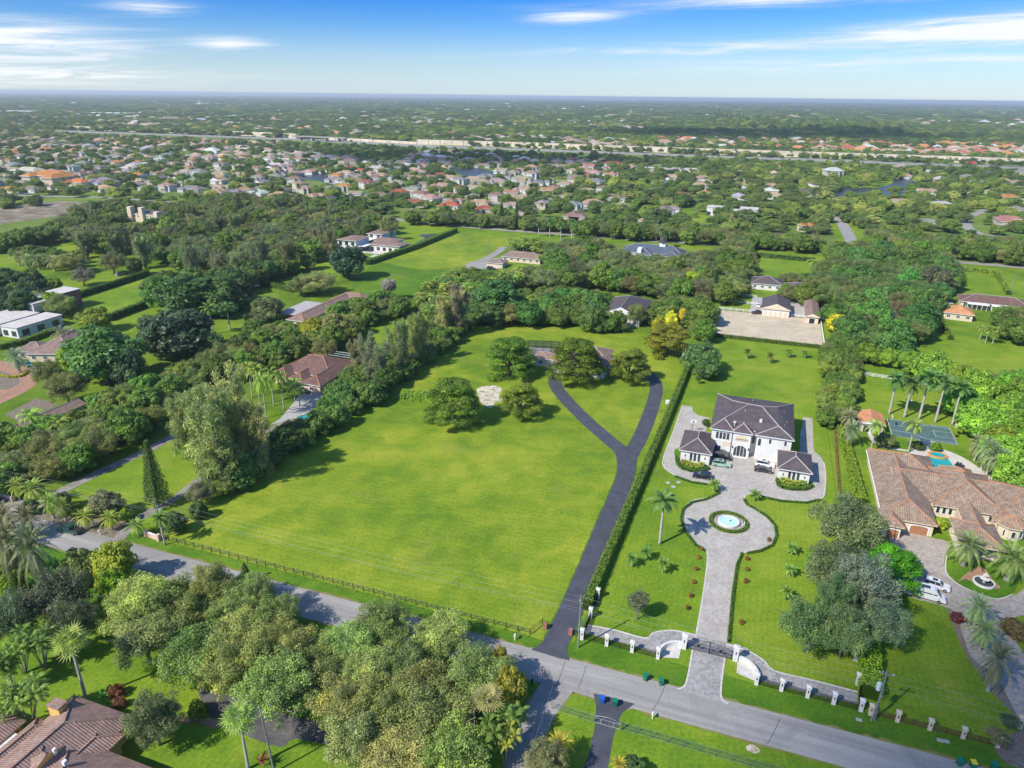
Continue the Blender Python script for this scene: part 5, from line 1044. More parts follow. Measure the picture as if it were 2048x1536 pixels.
# highway lorry
def lorry(x, y, ang, label, col):
    t = thing('lorry', label, 'lorry', (x, y, 1.2), ang); part('trailer', 'car_paint', t, (-8, 5, -1.25, 1.25, 1.1, 4.1), color=(.55, .06, .05, 1)); c = MB(); loft(c, [(5.3, .6), (5.3, 3.3), (6.6, 3.4), (7.2, 2.2), (8.4, 2.0), (8.5, .6)], 1.2, 1.1, .6, 3.4); c.build('cab', M['car_paint'], t, color=(.05, .15, .45, 1))
    for xx in (-7, -5.8, 3.4, 7.4):
        m = MB(); m.lathe([(.02, -1.2), (.5, -1.2), (.5, 1.2), (.02, 1.2)], n=12); m.v = [(xx+a, c_, .5+b) for a, b, c_ in m.v]; m.build('axle_wheels', M['tyre'], t)
q = G(1938, 330); lorry(q[0], q[1], R(157), 'lorry with red trailer and blue cab on the highway at right', None)
# ---------------- street furniture ----------------
def bin_(label, col, bx, by, lid=None, rot=None, group=None):
    x, y = G(bx, by); t = thing('wheelie_bin', label, 'bin', (x, y, .045), TH+R(random.uniform(-25, 25)) if rot is None else rot, group)
    m = MB(); a = [(-.26, -.30), (.26, -.30), (.26, .30), (-.26, .30)]; b = [(-.36, -.42), (.36, -.42), (.36, .42), (-.36, .42)]
    for i in range(4): j = (i+1) % 4; m.poly([(*a[i], .08), (*a[j], .08), (*b[j], 1.15), (*b[i], 1.15)])
    m.poly([(*p, .08) for p in a[::-1]]); m.poly([(*p, 1.15) for p in b]); m.build('body', M[col], t)
    m = MB(); m.box(-.40, .40, -.47, .46, 1.155, 1.23); m.box(-.30, .30, .44, .52, 1.08, 1.17); bevelled(m.build('lid', M[lid or col], t), .03)
    for s in (-1, 1):
        m = MB(); m.lathe([(.01, -.04), (.14, -.04), (.14, .04), (.01, .04)], n=10); m.v = [(s*.3+c, .36+a_, .14+b_) for a_, b_, c in m.v]; m.build('wheel', M['tyre'], t)
bin_('green wheelie bin on the grass verge, the one nearer the black driveway', 'bin_green', *C4(848, 918)); bin_('green wheelie bin on the grass verge, the one nearer the paved gate drive', 'bin_green', *C4(957, 950))
bin_('blue wheelie bin at the mouth of the small dark drive', 'bin_blue', *C4(542, 1076)); bin_('green wheelie bin beside the blue bin on the small dark drive', 'bin_green', *C4(632, 1097))
bin_('green wheelie bin by the street at lower right without yellow lid', 'bin_green', *C5(1603, 1475)); bin_('green wheelie bin with yellow lid by the street at lower right', 'bin_green', *C5(1693, 1492), lid='bin_yellow'); bin_('teal wheelie bin cut by the bottom edge at right', 'bin_green', *C5(1838, 1503))
def mailbox(label, bx, by, col='white_paint'):
    x, y = G(bx, by); t = thing('mailbox', label, 'mailbox', (x, y, 0), TH+R(90)); part('post', col, t, (-.07, .07, -.07, .07, 0, 1.0)); m = MB(); m.tube([(-.3, 0, 1.15), (.3, 0, 1.15)], .17, 10); m.box(-.3, .3, -.17, .17, .98, 1.15); m.build('box', M[col], t); part('flag', 'tail_red', t, (.1, .2, .175, .2, 1.15, 1.4))
mailbox('white mailbox on the verge left of the black driveway', *(500+1808/3.413, 1100+615/3.413)); mailbox('white mailbox post on the grass beside the small dark drive', *C4(896, 1190)); mailbox('white mailbox by the street near the concrete drive at left', 200.5, 1070); mailbox('dark mailbox on the corner verge of the side lane', 1064, 1372, 'iron')
def pole(label, bx, by, ty, group=None, mat='pole_wood', trans=False, arm=1, r=.15, name='utility_pole', lean=0.0):
    x, y = G(bx, by); h = hgt(bx, by, ty); t = thing(name, label, 'utility pole', (x, y, 0), TH, group); m = MB(); m.tube([(0, 0, -.2), (lean*.5, 0, h*.5), (lean, 0, h)], [r*1.2, r, r*.75], 8); m.build('shaft', M[mat], t)
    if arm:
        m = MB(); m.box(lean-1.1, lean+1.1, -.07, .07, h-1.0, h-.86) if arm > 1 else m.box(lean-.07, lean+.07, -.6, .1, h-.9, h-.8); m.build('cross_arm', M[mat], t)
        for i in ((-1, 1) if arm > 1 else (0,)):
            m = MB(); m.lathe([(.04, h-.86), (.10, h-.8), (.06, h-.72), (.10, h-.66), (.04, h-.55)], (lean+i*1.0, 0 if arm > 1 else -.5), 8); m.build('insulator', M['insulator'], t)
    if trans:
        m = MB(); m.lathe([(.02, h-4.2), (.33, h-4.2), (.36, h-4.1), (.36, h-2.9), (.3, h-2.75), (.02, h-2.7)], (lean-.6, -.1), 14); m.build('transformer', M['insulator'], t)
    return x, y, h
p1 = pole('grey green utility pole beside the stone pillars at the black driveway', *C4(374, 688), 1100+318/3.522, r=.14); p0 = pole('utility pole at the left drive gate, wires running from its top', 325, 1074, 996, r=.14)
p2 = pole('tall grey pole with cross arm and transformer at the right end of the black fence', 1748, 1440, 1339, trans=True, arm=2, r=.17); pole('shorter second pole leaning against the transformer pole', 1742, 1441, 1388, arm=0, r=.15, lean=.5)
p3 = pole('wooden pole with transformer at the far end of the clipped boundary hedge', 1367, 739, 694, trans=True, r=.13); p4 = pole('bare wooden pole in front of the arena trees', 1394, 668, 638, arm=0, r=.13)
vp = thing('vine_covered_pole', 'pole wrapped in bright green climbing vine between the big oaks and the mansion wall', 'utility pole', (*G(1742, 1290), 0), TH); h_ = hgt(1742, 1290, 1219); m = MB(); m.tube([(0, 0, 0), (0, 0, h_)], [.16, .11], 8); m.build('shaft', M['pole_wood'], vp)
k_ = 1600; t__ = rg.random(k_); a__ = rg.uniform(0, 6.283, k_); rr_ = .25+.25*np.sin(t__*3.1)+rg.normal(0, .05, k_); me_ = leaf_mesh('vine', np.stack([np.cos(a__)*rr_, np.sin(a__)*rr_, h_*(.3+.68*t__)], 1), np.stack([np.cos(a__), np.sin(a__), .3+0*a__], 1)+rg.normal(size=(k_, 3))*.4, .3, .2, rg.normal(.6, .2, k_), M['leaf']); o = bpy.data.objects.new('vine', me_); COL.objects.link(o); o.parent = vp; o.color = (.15, .25, .02, 1)
for i, (a, b, c) in enumerate(sorted([(1790, 500, 462), (1973, 508, 475), (1621, 497, 460), (1248, 465, 432), (1312, 482, 440), (977, 507, 485), (784, 458, 430), (280, 378, 358), (1182, 451, 425), (1170, 470, 452), (1433, 461, 441), (1630, 410, 385), (702, 398, 382), (526, 400, 378), (380, 396, 372), (162, 310, 291), (2018, 590, 548), (1468, 452, 435), (1590, 280, 258), (1788, 275, 262)])):
    pole('distant utility pole, '+ordn(i)+' of the far poles', a, b, c, 'distant utility poles', r=.2, arm=0 if i % 3 else 2)
def wire(label, A, Bp, sag, group='overhead wires along the street', r=.011):
    A = Vector(A); Bp = Vector(Bp); t = MB(); n = 16; P = [(A+(Bp-A)*(i/n))-Vector((0, 0, sag*4*(i/n)*(1-i/n))) for i in range(n+1)]; o = A; t.tube([p-o for p in P], r, 4); w = t.build('overhead_wire', M['wire'], None, loc=tuple(o)); tag(w, label, 'wire', group)
for k, dz in enumerate((0, -1.3, -2.6, -3.1)):
    wl = ['topmost', 'second', 'third', 'lowest'][k]; e_ = W(-260, 97)
    wire(wl+' overhead wire between the left gate pole and the driveway pole', (p0[0], p0[1], p0[2]-.3+dz), (p1[0], p1[1], p1[2]-.3+dz), 1.0); wire(wl+' overhead wire between the driveway pole and the transformer pole', (p1[0], p1[1], p1[2]-.3+dz), (p2[0], p2[1], p2[2]-.6+dz), .8)
    wire(wl+' overhead wire running left from the left gate pole', (p0[0], p0[1], p0[2]-.3+dz), (e_[0], e_[1], p0[2]-.3+dz), 1.4); e_ = W(110, 98); wire(wl+' overhead wire running right from the transformer pole', (p2[0], p2[1], p2[2]-.8+dz), (e_[0], e_[1], 10+dz), .8)
for k, dx in enumerate((-.6, .6)):
    a, b = G(1118, 1420), G(1040, 1700); wire(('left' if k == 0 else 'right')+' overhead wire above the side lane', (a[0]+dx*1.2, a[1], 7), (b[0]+dx*1.2-4, b[1]-10, 7), .6, 'overhead wires above the side lane')
# --- pillars and fences
def pillar(label, x, y, h=2.2, w=.62, mat='stone_white', cap=True, group=None, name='gate_pillar', lamp=True):
    t = thing(name, label, 'pillar', (x, y, 0), TH, group); part('shaft', mat, t, (-w/2, w/2, -w/2, w/2, 0, h))
    if cap: m = MB(); c = w/2+.10; m.box(-c, c, -c, c, h, h+.16); m.poly([(-c, -c, h+.16), (c, -c, h+.16), (0, 0, h+.3)]); m.poly([(c, -c, h+.16), (c, c, h+.16), (0, 0, h+.3)]); m.poly([(c, c, h+.16), (-c, c, h+.16), (0, 0, h+.3)]); m.poly([(-c, c, h+.16), (-c, -c, h+.16), (0, 0, h+.3)]); m.build('cap', M[mat], t)
    if lamp: part('wall_lantern', 'iron', t, (-.07, .07, -w/2-.1, -w/2-.005, h*.55, h*.75))
def PU(u, v, *a, **k): x, y = W(u, v); pillar(*a[:1], x, y, **k)
PX = [-21.6, -17.0, -12.4, -7.8]; GR = 'white stone pillars of the mansion wall'
od = ['first', 'second', 'third', 'fourth', 'fifth']
for i, u in enumerate(PX): PU(u, 101.4, od[i]+' white stone pillar from the driveway pole, left of the mansion gate', group=GR)
for i, u in enumerate([8.8, 12.8, 16.9, 20.9, 25.0]): PU(u, 101.2, od[i]+' white stone pillar to the right of the mansion gate', group=GR)
PU(-3.8, 105.6, 'tall white stone pillar at the left side of the iron gate', group=GR, h=2.9, w=.85); PU(5.1, 105.7, 'tall white stone pillar at the right side of the iron gate', group=GR, h=2.9, w=.85)
PU(-21.5, 113.6, 'white stone pillar at the near end of the clipped boundary hedge', group=GR); PU(-21.5, 107.5, 'stained white stone pillar between the hedge and the corner pillar', group=GR); PU(25.1, 112.9, 'white stone pillar on the side wall under the big oaks', group=GR); PU(25.0, 107.1, 'white stone pillar on the side wall beside the croton bushes', group=GR)
GR2 = 'ochre pillars of the villa fence'
PU(26.4, 100.9, 'ochre pillar standing beside the last white stone pillar', group=GR2, mat='stucco_cream', w=.6, h=1.9)
for i, u in enumerate([30.3, 34.9, 39.5, 44.2]): PU(u, 100.9, od[i]+' ochre pillar of the villa fence right of the transformer pole', group=GR2, mat='stucco_cream', w=.6, h=1.9)
PU(48.4, 106.2, 'ochre pillar at the villa drive gate at the right edge', group=GR2, mat='stucco_cream', w=.7, h=2.2)
for l, q in (('red brick pillar on the left side of the black driveway mouth', (1090.5, 1257)), ('red brick pillar on the right side of the black driveway mouth', (1141, 1269))):
    x, y = G(*q); pillar(l, x, y, 1.25, .75, 'brick_red', False, 'brick pillars at the black driveway', lamp=False)
def fence(name, label, P, h, gap=.14, mat='iron', post=2.4, rails=(.12, .92), r=.020, group=None, cat='fence', pr=.04, world_uv=True, rr=.03):
    P = [Vector((*W(*p), 0)) if world_uv else Vector((*p, 0)) for p in P]; o = P[0]; t = thing(name, label, cat, tuple(o), 0, group); pk = MB(); ra = MB(); po = MB(); nb = 0
    for a, b in zip(P[:-1], P[1:]):
        a = a-o; b = b-o; L = (b-a).length; d = (b-a)/L; n = max(1, round(L/post))
        for f in rails: ra.tube([a+Vector((0, 0, h*f)), b+Vector((0, 0, h*f))], rr, 4)
        if gap:
            for i in range(int(L/gap)): q = a+d*(i+.5)*gap; pk.box(q.x-r, q.x+r, q.y-r, q.y+r, .05, h)
        for i in range(n+1):
            q = a+d*L*i/n; m = MB(); m.box(q.x-pr, q.x+pr, q.y-pr, q.y+pr, -.05, h+.06)
            if nb < 90: m.build('post', M[mat], t); nb += 1
            else: po.box(q.x-pr, q.x+pr, q.y-pr, q.y+pr, -.05, h+.06)
    ra.build('rail', M[mat], t)
    if po.v: tag(po.build('posts', M[mat], t), kind='stuff')
    if gap: pk.build('pickets', M[mat], t)
    return t
FG = 'black picket fence panels between white pillars'
for i in range(3): fence('picket_fence', 'black picket fence panel between the '+od[i]+' and '+od[i+1]+' white pillar left of the gate', [(PX[i]+.4, 101.4), (PX[i+1]-.4, 101.4)], 1.55, group=FG)
XR = [8.8, 12.8, 16.9, 20.9, 25.0]
for i in range(4): fence('picket_fence', 'black picket fence panel between the '+od[i]+' and '+od[i+1]+' white pillar right of the gate', [(XR[i]+.4, 101.2), (XR[i+1]-.4, 101.2)], 1.55, group=FG)
fence('picket_fence', 'black picket fence running back from the corner pillar by the driveway pole', [(-21.55, 101.8), (-21.5, 107.1)], 1.55, group=FG); fence('picket_fence', 'black picket fence between the stained pillar and the hedge pillar', [(-21.5, 107.9), (-21.5, 113.2)], 1.55, group=FG); fence('picket_fence', 'dark picket fence along the side wall beside the croton bushes', [(25.0, 101.6), (25.05, 106.7)], 1.55, group=FG)
FV = 'dark fence panels of the villa front'
vx = [26.8, 30.3, 34.9, 39.5, 44.2]
for i in range(4): fence('railing', 'dark brown railing between villa pillars, panel '+['next to the transformer pole', 'left of the two cable covers', 'above the two cable covers', 'ending at the round bed'][i], [(vx[i]+.35, 100.9), (vx[i+1]-.35, 100.9)], 1.3, group=FV, mat='wood_dark')
# curved white wing walls by the gate
for s, l in ((1, 'left'), (-1, 'right')):
    cx = .65; P = []
    for i in range(11):
        a = i/10*math.pi/2; u = cx-s*(4.9+3.6*math.sin(a)+0); v = 101.6+4.2*math.cos(a)**1.0; P.append(W(u, v))
    t = thing('wing_wall', 'low curved white wall '+('left' if s > 0 else 'right')+' of the iron gate', 'wall', (*P[0], 0), 0, 'curved white walls beside the gate'); m = MB(); x0, y0 = P[0]
    for a, b in zip(P[:-1], P[1:]):
        L = math.hypot(b[0]-a[0], b[1]-a[1]); q = (-(b[1]-a[1])/L*.2, (b[0]-a[0])/L*.2); m.prism([(a[0]+q[0]-x0, a[1]+q[1]-y0), (a[0]-q[0]-x0, a[1]-q[1]-y0), (b[0]-q[0]-x0, b[1]-q[1]-y0), (b[0]+q[0]-x0, b[1]+q[1]-y0)], 0, 1.1)
    m.build('wall', M['stone_white'], t)
    sheet('gravel_bed', [W(cx-s*4.9, 105.4)]+P+[W(cx-s*7.9, 101.8), W(cx-s*4.9, 102.6)], .07, 'kerb', False)
# the iron gate: two arched leaves
gt = thing('iron_gate', 'wide black wrought iron gate closed across the paved drive', 'gate', (*W(-3.3, 105.65), 0), TH)
for s in (0, 1):
    m = MB(); x0, x1 = (0.1, 3.92) if s == 0 else (3.98, 7.8)
    for z in (.15, 1.1): m.tube([(x0, 0, z), (x1, 0, z)], .04, 5)
    top = [(x0+(x1-x0)*i/8, 0, 1.9+.7*math.sin((i/8 if s == 0 else 1-i/8)*math.pi/2)) for i in range(9)]; m.tube(top, .045, 5)
    for i in range(26): x = x0+(x1-x0)*(i+.5)/26; m.box(x-.014, x+.014, -.014, .014, .1, 1.88+.7*math.sin(((i+.5)/26 if s == 0 else 1-(i+.5)/26)*math.pi/2))
    for x in (x0, x1): m.box(x-.045, x+.045, -.045, .045, .05, 2.0 if x in (0.1, 7.8) else 2.6)
    for cx, cz, rr in ((x0+.95, .65, .38), (x0+1.9, .65, .38), (x0+2.85, .65, .38), (x0+1.9, 1.6, .42), (x0+2.9 if s == 0 else x0+.9, 1.7, .35)): m.tube([(cx+rr*math.cos(a), 0, cz+rr*math.sin(a)) for a in [i*math.pi/6 for i in range(13)]], .022, 4)
    o = m.build('gate_leaf', M['iron'], gt); part('crest_plate', 'iron', o, ((x0+1.65), (x0+2.15), -.05, .05, 1.0, 1.5))
# black three rail fence along the field
bf = fence('paddock_fence', 'long black post and rail fence along the street side of the big field', [UV(333, 1081), (-116+1, 99.45), (-30.9, 99.3)], 1.25, gap=0, post=2.35, rails=(.45, .95), r=.03, pr=.06, rr=.05)
m = MB(); x0, y0 = bf.location.x, bf.location.y; n = 35
for i in range(n+1):
    a = W(-115+84.1*i/n, 99.4); b = W(-115+84.1*i/n, 98.5); m.tube([(a[0]-x0, a[1]-y0, 1.0), (b[0]-x0, b[1]-y0, .05)], .035, 4)
m.build('brace', M['iron'], bf)
fence('field_gate', 'black angled gate section between the field fence and the left brick pillar', [(-30.9, 99.3), (-29.6, 102.7), (-28.4, 101.7)], 1.3, gap=0, rails=(.4, .7, 1.0), pr=.05, rr=.035, post=3, cat='gate', group=None)
fence('mesh_gate', 'green mesh gate panel beside the right brick pillar', [(-22.9, 101.5), (-21.9, 106.5)], 1.5, gap=.3, mat='green_steel', rails=(.1, .5, 1.0), cat='gate')
# galvanised fence below the street
GF = 'galvanised mesh fence below the street'
fence('mesh_fence', 'galvanised mesh fence between the side lane and the small dark drive', [(-22.2, 84.2), (-15.2, 83.9)], 1.5, gap=.16, mat='green_steel', rails=(.05, .5, 1.0), r=.011, pr=.035, group=GF, rr=.03)
fence('mesh_fence', 'long galvanised mesh fence right of the small dark drive', [(-10.9, 84.1), (30, 84.1)], 1.5, gap=.16, mat='green_steel', rails=(.05, .5, 1.0), r=.011, pr=.035, group=GF, rr=.03)
sg_ = thing('swing_gate', 'grey arched metal gate across the small dark drive', 'gate', (*W(-15.1, 83.95), 0), TH)
for s in (0, 1):
    m = MB(); x0, x1 = (0, 2.05) if s == 0 else (2.1, 4.15); m.tube([(x0+(x1-x0)*i/6, 0, 1.4+.35*math.sin((i/6 if s == 0 else 1-i/6)*math.pi/2)) for i in range(7)], .04, 5); m.tube([(x0, 0, .12), (x1, 0, .12)], .04, 5); m.tube([(x0, 0, 1.1), (x1, 0, 1.1)], .03, 5)
    for i in range(14): x = x0+(x1-x0)*(i+.5)/14; m.box(x-.012, x+.012, -.012, .012, .12, 1.4+.3*math.sin(((i+.5)/14 if s == 0 else 1-(i+.5)/14)*math.pi/2))
    m.tube([((x0+x1)/2+.2*math.cos(a), -.02, .65+.25*math.sin(a)) for a in [i*math.pi/5 for i in range(11)]], .03, 4); m.build('gate_leaf', M['steel'], sg_)
for x in (-.12, 4.27): part('gate_post', 'steel', sg_, (x-.1, x+.1, -.1, .1, 0, 1.8))
# white rail fences round the arena
WG = 'white rail fences round the riding ground'
for l, P in (('white rail fence along the north side of the sand arena', [(-19.8, 335.9), (28.3, 335.9)]), ('white rail fence on the west side of the sand arena', [(-19.9, 294), (-19.9, 335.8)]), ('white rail fence on the east side of the sand arena', [(28.3, 294), (28.3, 335.8)]), ('white paddock rail fence nearest behind the arena at left', [(-27, 352), (2, 350)]), ('white paddock rail fence farthest behind the arena at left', [(-28, 366), (0, 364)]), ('white rail fence under the trees beyond the striped lawn', [(26, 269), (72, 262)])):
    fence('rail_fence', l, P, 1.35, gap=0, mat='white_paint', rails=(.33, .66, .97), pr=.08, rr=.07, post=3.0, group=WG)
# small pink wall gates of the left property
for l, a, b in (('low pink wall right of the concrete drive at the left gate pole', (293, 1072), (318, 1081)), ('low pink wall at the far left drive apron', (6, 993), (26, 1003)), ('pink wall with statue post left of the concrete drive', (255, 1040), (263, 1030))):
    A, Bq = G(*a), G(*b); d = math.hypot(Bq[0]-A[0], Bq[1]-A[1]); t = thing('entrance_wall', l, 'wall', (*A, 0), math.atan2(Bq[1]-A[1], Bq[0]-A[0]), 'low pink entrance walls'); part('wall', 'stucco_pink', t, (0, d, -.15, .15, 0, 1.15)); part('pier', 'stucco_pink', t, (-.35, .35, -.35, .35, 0, 1.7)); part('pier', 'stucco_pink', t, (d-.35, d+.35, -.35, .35, 0, 1.6)); part('coping', 'trim_white', t, (.35, d-.35, -.2, .2, 1.15, 1.25))
# fountains
fx, fy = W(1.0, 150.6); t = thing('round_fountain', 'round fountain with pale turquoise water in the centre of the turning circle', 'fountain', (fx, fy, .055), 0)
m = MB(); m.lathe([(2.45, 0), (2.45, .5), (2.4, .55), (2.05, .55), (2.0, .5), (2.0, .1)], n=40); m.build('basin', M['stone_white'], t, smooth=False); m = MB(); m.lathe([(.01, .42), (2.01, .42)], n=40); m.build('water', M['fountain_water'], t); m = MB(); m.lathe([(.25, .3), (.2, .8), (.35, .9), (.05, 1.0)], n=10); m.build('nozzle', M['stone_white'], t)
m = MB(); m.lathe([(2.5, .01), (4.2, .012)], n=40); o = m.build('fountain_surround', M['paver_grey'], None, loc=(fx, fy, .062)); tag(o, kind='structure')
ring = [(fx+4.1*math.cos(a), fy+4.1*math.sin(a)) for a in [i*math.pi/18 for i in range(36)]]
hedge('ring_hedge', 'clipped ring hedge round the turquoise fountain', ring, .85, .6, (.11, .185, .02), world_pts=True, closed=True, dens=34, leaf=.22)
bw = thing('garden_bench', 'small white ornamental bench beside the turquoise fountain', 'bench', (fx+3.2, fy-.8, .07), R(70)); part('seat', 'white_paint', bw, (-.8, .8, -.25, .25, .4, .46)); part('backrest', 'white_paint', bw, (-.8, .8, .22, .27, .46, .95)); [part('leg', 'white_paint', bw, (x-.04, x+.04, y-.04, y+.04, 0, .4)) for x in (-.7, .7) for y in (-.2, .2)]
q = G(1967, 1167); t = thing('tiered_fountain', 'tiered stone fountain in the island bed of the villa drive', 'fountain', (*q, .06), 0)
m = MB(); m.lathe([(2.0, 0), (2.0, .45), (1.75, .45), (1.75, .1)], n=24); m.build('basin', M['stone_white'], t); m = MB(); m.lathe([(.01, .3), (1.76, .3)], n=24); m.build('water', M['water'], t); m = MB(); m.lathe([(.3, 0), (.2, .9), (.95, 1.2), (.9, 1.25), (.15, 1.15), (.14, 1.8), (.55, 2.0), (.5, 2.06), (.1, 1.95), (.12, 2.4), (.02, 2.7)], n=14); m.build('tiers', M['stone_white'], t)
# basketball hoops, lamp posts, trampoline, loungers
def hoop(label, x, y, rz):
    t = thing('basketball_hoop', label, 'basketball hoop', (x, y, .05), rz); m = MB(); m.tube([(0, 0, 0), (0, 0, 3.0), (.8, 0, 3.3)], .07, 6); m.box(-.6, .3, -.4, .4, 0, .25); m.build('post', M['iron'], t); b = part('backboard', 'white_paint', t, (.8, .85, -.9, .9, 2.9, 4.0)); part('target', 'iron', b, (.852, .858, -.3, .3, 3.15, 3.55)); m = MB(); m.tube([(1.12+.23*math.cos(a), .23*math.sin(a), 3.05) for a in [i*math.pi/5 for i in range(11)]], .02, 4); m.build('rim', M['orange'], t)
x, y = G(*C6(497, 490)); hoop('basketball hoop on the west end of the paved forecourt', x, y, TH+R(-70)); x, y = W(61.2, 222); hoop('basketball hoop at the east end of the green ball court', x, y, TH+math.pi); x, y = W(42.6, 222); hoop('basketball hoop beside the pool house on the green ball court', x, y, TH)
for l, c in (('left', (835, 580)), ('right', (1130, 590))):
    x, y = G(*C7(*c)); t = thing('court_light', l+' thin court lamp post among the royal palms', 'lamp post', (x, y, 0), TH); m = MB(); m.tube([(0, 0, 0), (0, 0, 5.6)], .06, 6); m.build('post', M['iron'], t); part('lamp_head', 'lamp_glass', t, (-.5, .5, -.2, .2, 5.5, 5.7))
x, y = G(1942, 857); t = thing('trampoline', 'round black trampoline with safety net at the right of the ball court', 'trampoline', (x, y, .03), 0); m = MB(); m.lathe([(2.3, .85), (2.3, .95), (2.0, .95), (.01, .9)], n=24); m.build('mat', M['black'], t)
m = MB(); [m.tube([(2.3*math.cos(a), 2.3*math.sin(a), 0), (2.3*math.cos(a), 2.3*math.sin(a), 2.6)], .04, 5) for a in [i*math.pi/4 for i in range(8)]]; m.build('net_pole', M['iron'], t); m = MB(); m.lathe([(2.25, .95), (2.25, 2.55)], n=24); m.build('net', M['screen'], t); m = MB(); m.lathe([(2.35, .8), (2.42, .9), (2.35, 1.0), (2.1, 1.0)], n=24); m.build('rim_pad', M['trim_white'], t)
for i, (cx, cy) in enumerate([(1345, 1080), (1375, 1090), (1400, 1110)]):
    x, y = G(*C7(cx, cy)); t = thing('sun_lounger', 'dark sun lounger on the pool patio, '+['leftmost', 'middle', 'rightmost'][i]+' of three', 'lounger', (x, y, .05), R(40), 'dark sun loungers'); part('seat', 'black', t, (-.9, .3, -.32, .32, .3, .36)); m = MB(); m.poly([(.3, -.32, .36), (.3, .32, .36), (.95, .32, .75), (.95, -.32, .75)]); m.poly([(.3, -.32, .32), (.3, .32, .32), (.95, .32, .71), (.95, -.32, .71)]); m.build('backrest', M['black'], t); [part('leg', 'steel', t, (a-.03, a+.03, b-.03, b+.03, 0, .3)) for a in (-.8, .2) for b in (-.28, .28)]
x, y = W(53.6, 206.2); t = thing('spa', 'small round spa with orange tiled rim at the end of the swimming pool', 'hot tub', (x, y, .06), TH); m = MB(); m.lathe([(1.9, 0), (1.9, .35), (1.45, .35), (1.45, .2)], n=20, sx=1.35); m.build('rim', M['orange'], t); m = MB(); m.lathe([(.01, .28), (1.5, .28)], n=20, sx=1.35); m.build('water', M['pool_water'], t)
x, y = G(607, 838); t = thing('play_pool', 'small round turquoise paddling pool beside the pink house drive', 'paddling pool', (x, y, .03), 0); m = MB(); m.lathe([(1.9, 0), (1.9, .5), (1.75, .5), (1.75, .3)], n=18); m.build('wall', M['green_steel'], t); m = MB(); m.lathe([(.01, .4), (1.76, .4)], n=18); m.build('water', M['pool_water'], t)
for i, q in enumerate([(2026-40, 1480-20), (1880, 1481), (1892, 1483), (1718, 1440)]):
    if i == 0: continue
    x, y = G(*q); o = MB(); o.box(-.45, .45, -.3, .3, 0, .09); o = o.build('cable_cover', M['concrete'], None, loc=(x, y, .01)); o.rotation_euler.z = TH; tag(o, ['', 'left one of two pale concrete cable covers on the villa verge', 'right one of two pale concrete cable covers on the villa verge', 'single pale concrete cover on the grass left of the transformer pole'][i], 'utility cover')
# highway sound barrier
def barrier(label, pts, h=9.5):
    P = [G(*p) for p in pts]; o = P[0]; t = thing('sound_barrier', label, 'wall', (*o, 0), 0, 'sound barriers along the highway'); m = MB(); c = MB()
    for a, b in zip(P[:-1], P[1:]):
        L = math.hypot(b[0]-a[0], b[1]-a[1]); q = (-(b[1]-a[1])/L*.3, (b[0]-a[0])/L*.3); A = (a[0]-o[0], a[1]-o[1]); Bq = (b[0]-o[0], b[1]-o[1]); m.prism([(A[0]+q[0], A[1]+q[1]), (A[0]-q[0], A[1]-q[1]), (Bq[0]-q[0], Bq[1]-q[1]), (Bq[0]+q[0], Bq[1]+q[1])], 0, h)
        for i in range(int(L/24)+1): f = i*24/L; x, y = A[0]+(Bq[0]-A[0])*f, A[1]+(Bq[1]-A[1])*f; c.box(x-.7, x+.7, y-.7, y+.7, 0, h+1.0)
    m.build('wall', M['barrier'], t); tag(c.build('pilasters', M['concrete'], t), kind='stuff')
ribbon('highway', [(100, 262), (290, 268), (470, 274), (640, 281), (834, 292), (1022, 298), (1380, 311), (1553, 317), (1792, 326), (2100, 337)], 54, .08, 'road', k=2)
barrier('long beige sound barrier behind the highway, right section', [(834, 289), (1022, 294), (1380, 307), (1553, 313), (1792, 321), (2140, 333)]); barrier('beige sound barrier behind the highway, left section', [(137, 260), (290, 264), (430, 269), (600, 277)]); barrier('short beige sound barrier between the overpass and the right section', [(656, 279), (745, 284), (834, 289)], 5)
x, y = G(640, 282); t = thing('overpass', 'grey road overpass where the highway barrier breaks', 'bridge', (x, y, 0), R(-25)); part('deck', 'concrete', t, (-70, 70, -7, 7, 7, 8.4)); [part('pier', 'concrete', t, (a-1, a+1, -5, 5, 0, 7)) for a in (-50, -18, 18, 50)]; part('parapet', 'concrete', t, (-70, 70, -7.3, -7, 8.4, 9.4))
# ---------------- single trees placed by hand ----------------
DK = (.046, .084, .020); DK2 = (.052, .092, .024); BR = (.115, .185, .014); YG = (.17, .205, .016); OL = (.135, .155, .050); GY = (.135, .15, .085)
# big shade trees of the field
T('layered', 1018, 712, 56, 'broad layered shade tree in the field left of the brown roofed house', h=13)
T('layered', 1152, 718, 60, 'tall layered shade tree right in front of the brown roofed field house', h=14.5)
T('layered', 1260, 728, 45, 'layered shade tree between the field house and the driveway loop', h=11.5)
T('layered', 1336, 675, 50, 'golden green shade tree beyond the loop beside the clipped hedge', h=12, col=(.125, .145, .014))
T('layered', 905, 800, 62, 'largest layered tree in the field, next to the low hedge and bare sand', h=13.5, col=(.095, .135, .016))
T('layered', 1042, 798, 46, 'layered shade tree just right of the bare sandy patch', h=10.5)
T('broad', 1402, 714, 38, 'rounded dark green tree at the wooden transformer pole', h=10, col=(.062, .11, .028)); T('broad', 1416, 738, 26, 'lower grey green tree hugging the rounded tree at the transformer pole', h=7, col=DK2)
B('slender', 1396, 768, 752, 'tiny sapling on the lawn below the rounded dark tree', col=DK2)
for i, (a, b, c, d) in enumerate([(1493, 717, 694, 'first'), (1539, 726, 702, 'second'), (1576, 715, 695, 'third'), (1608, 716, 698, 'fourth')]): B('pygmy', a, b, c, d+' young sapling from the left on the lawn behind the mansion', col=(.09, .13, .02), rpx=10, group='saplings behind the mansion')
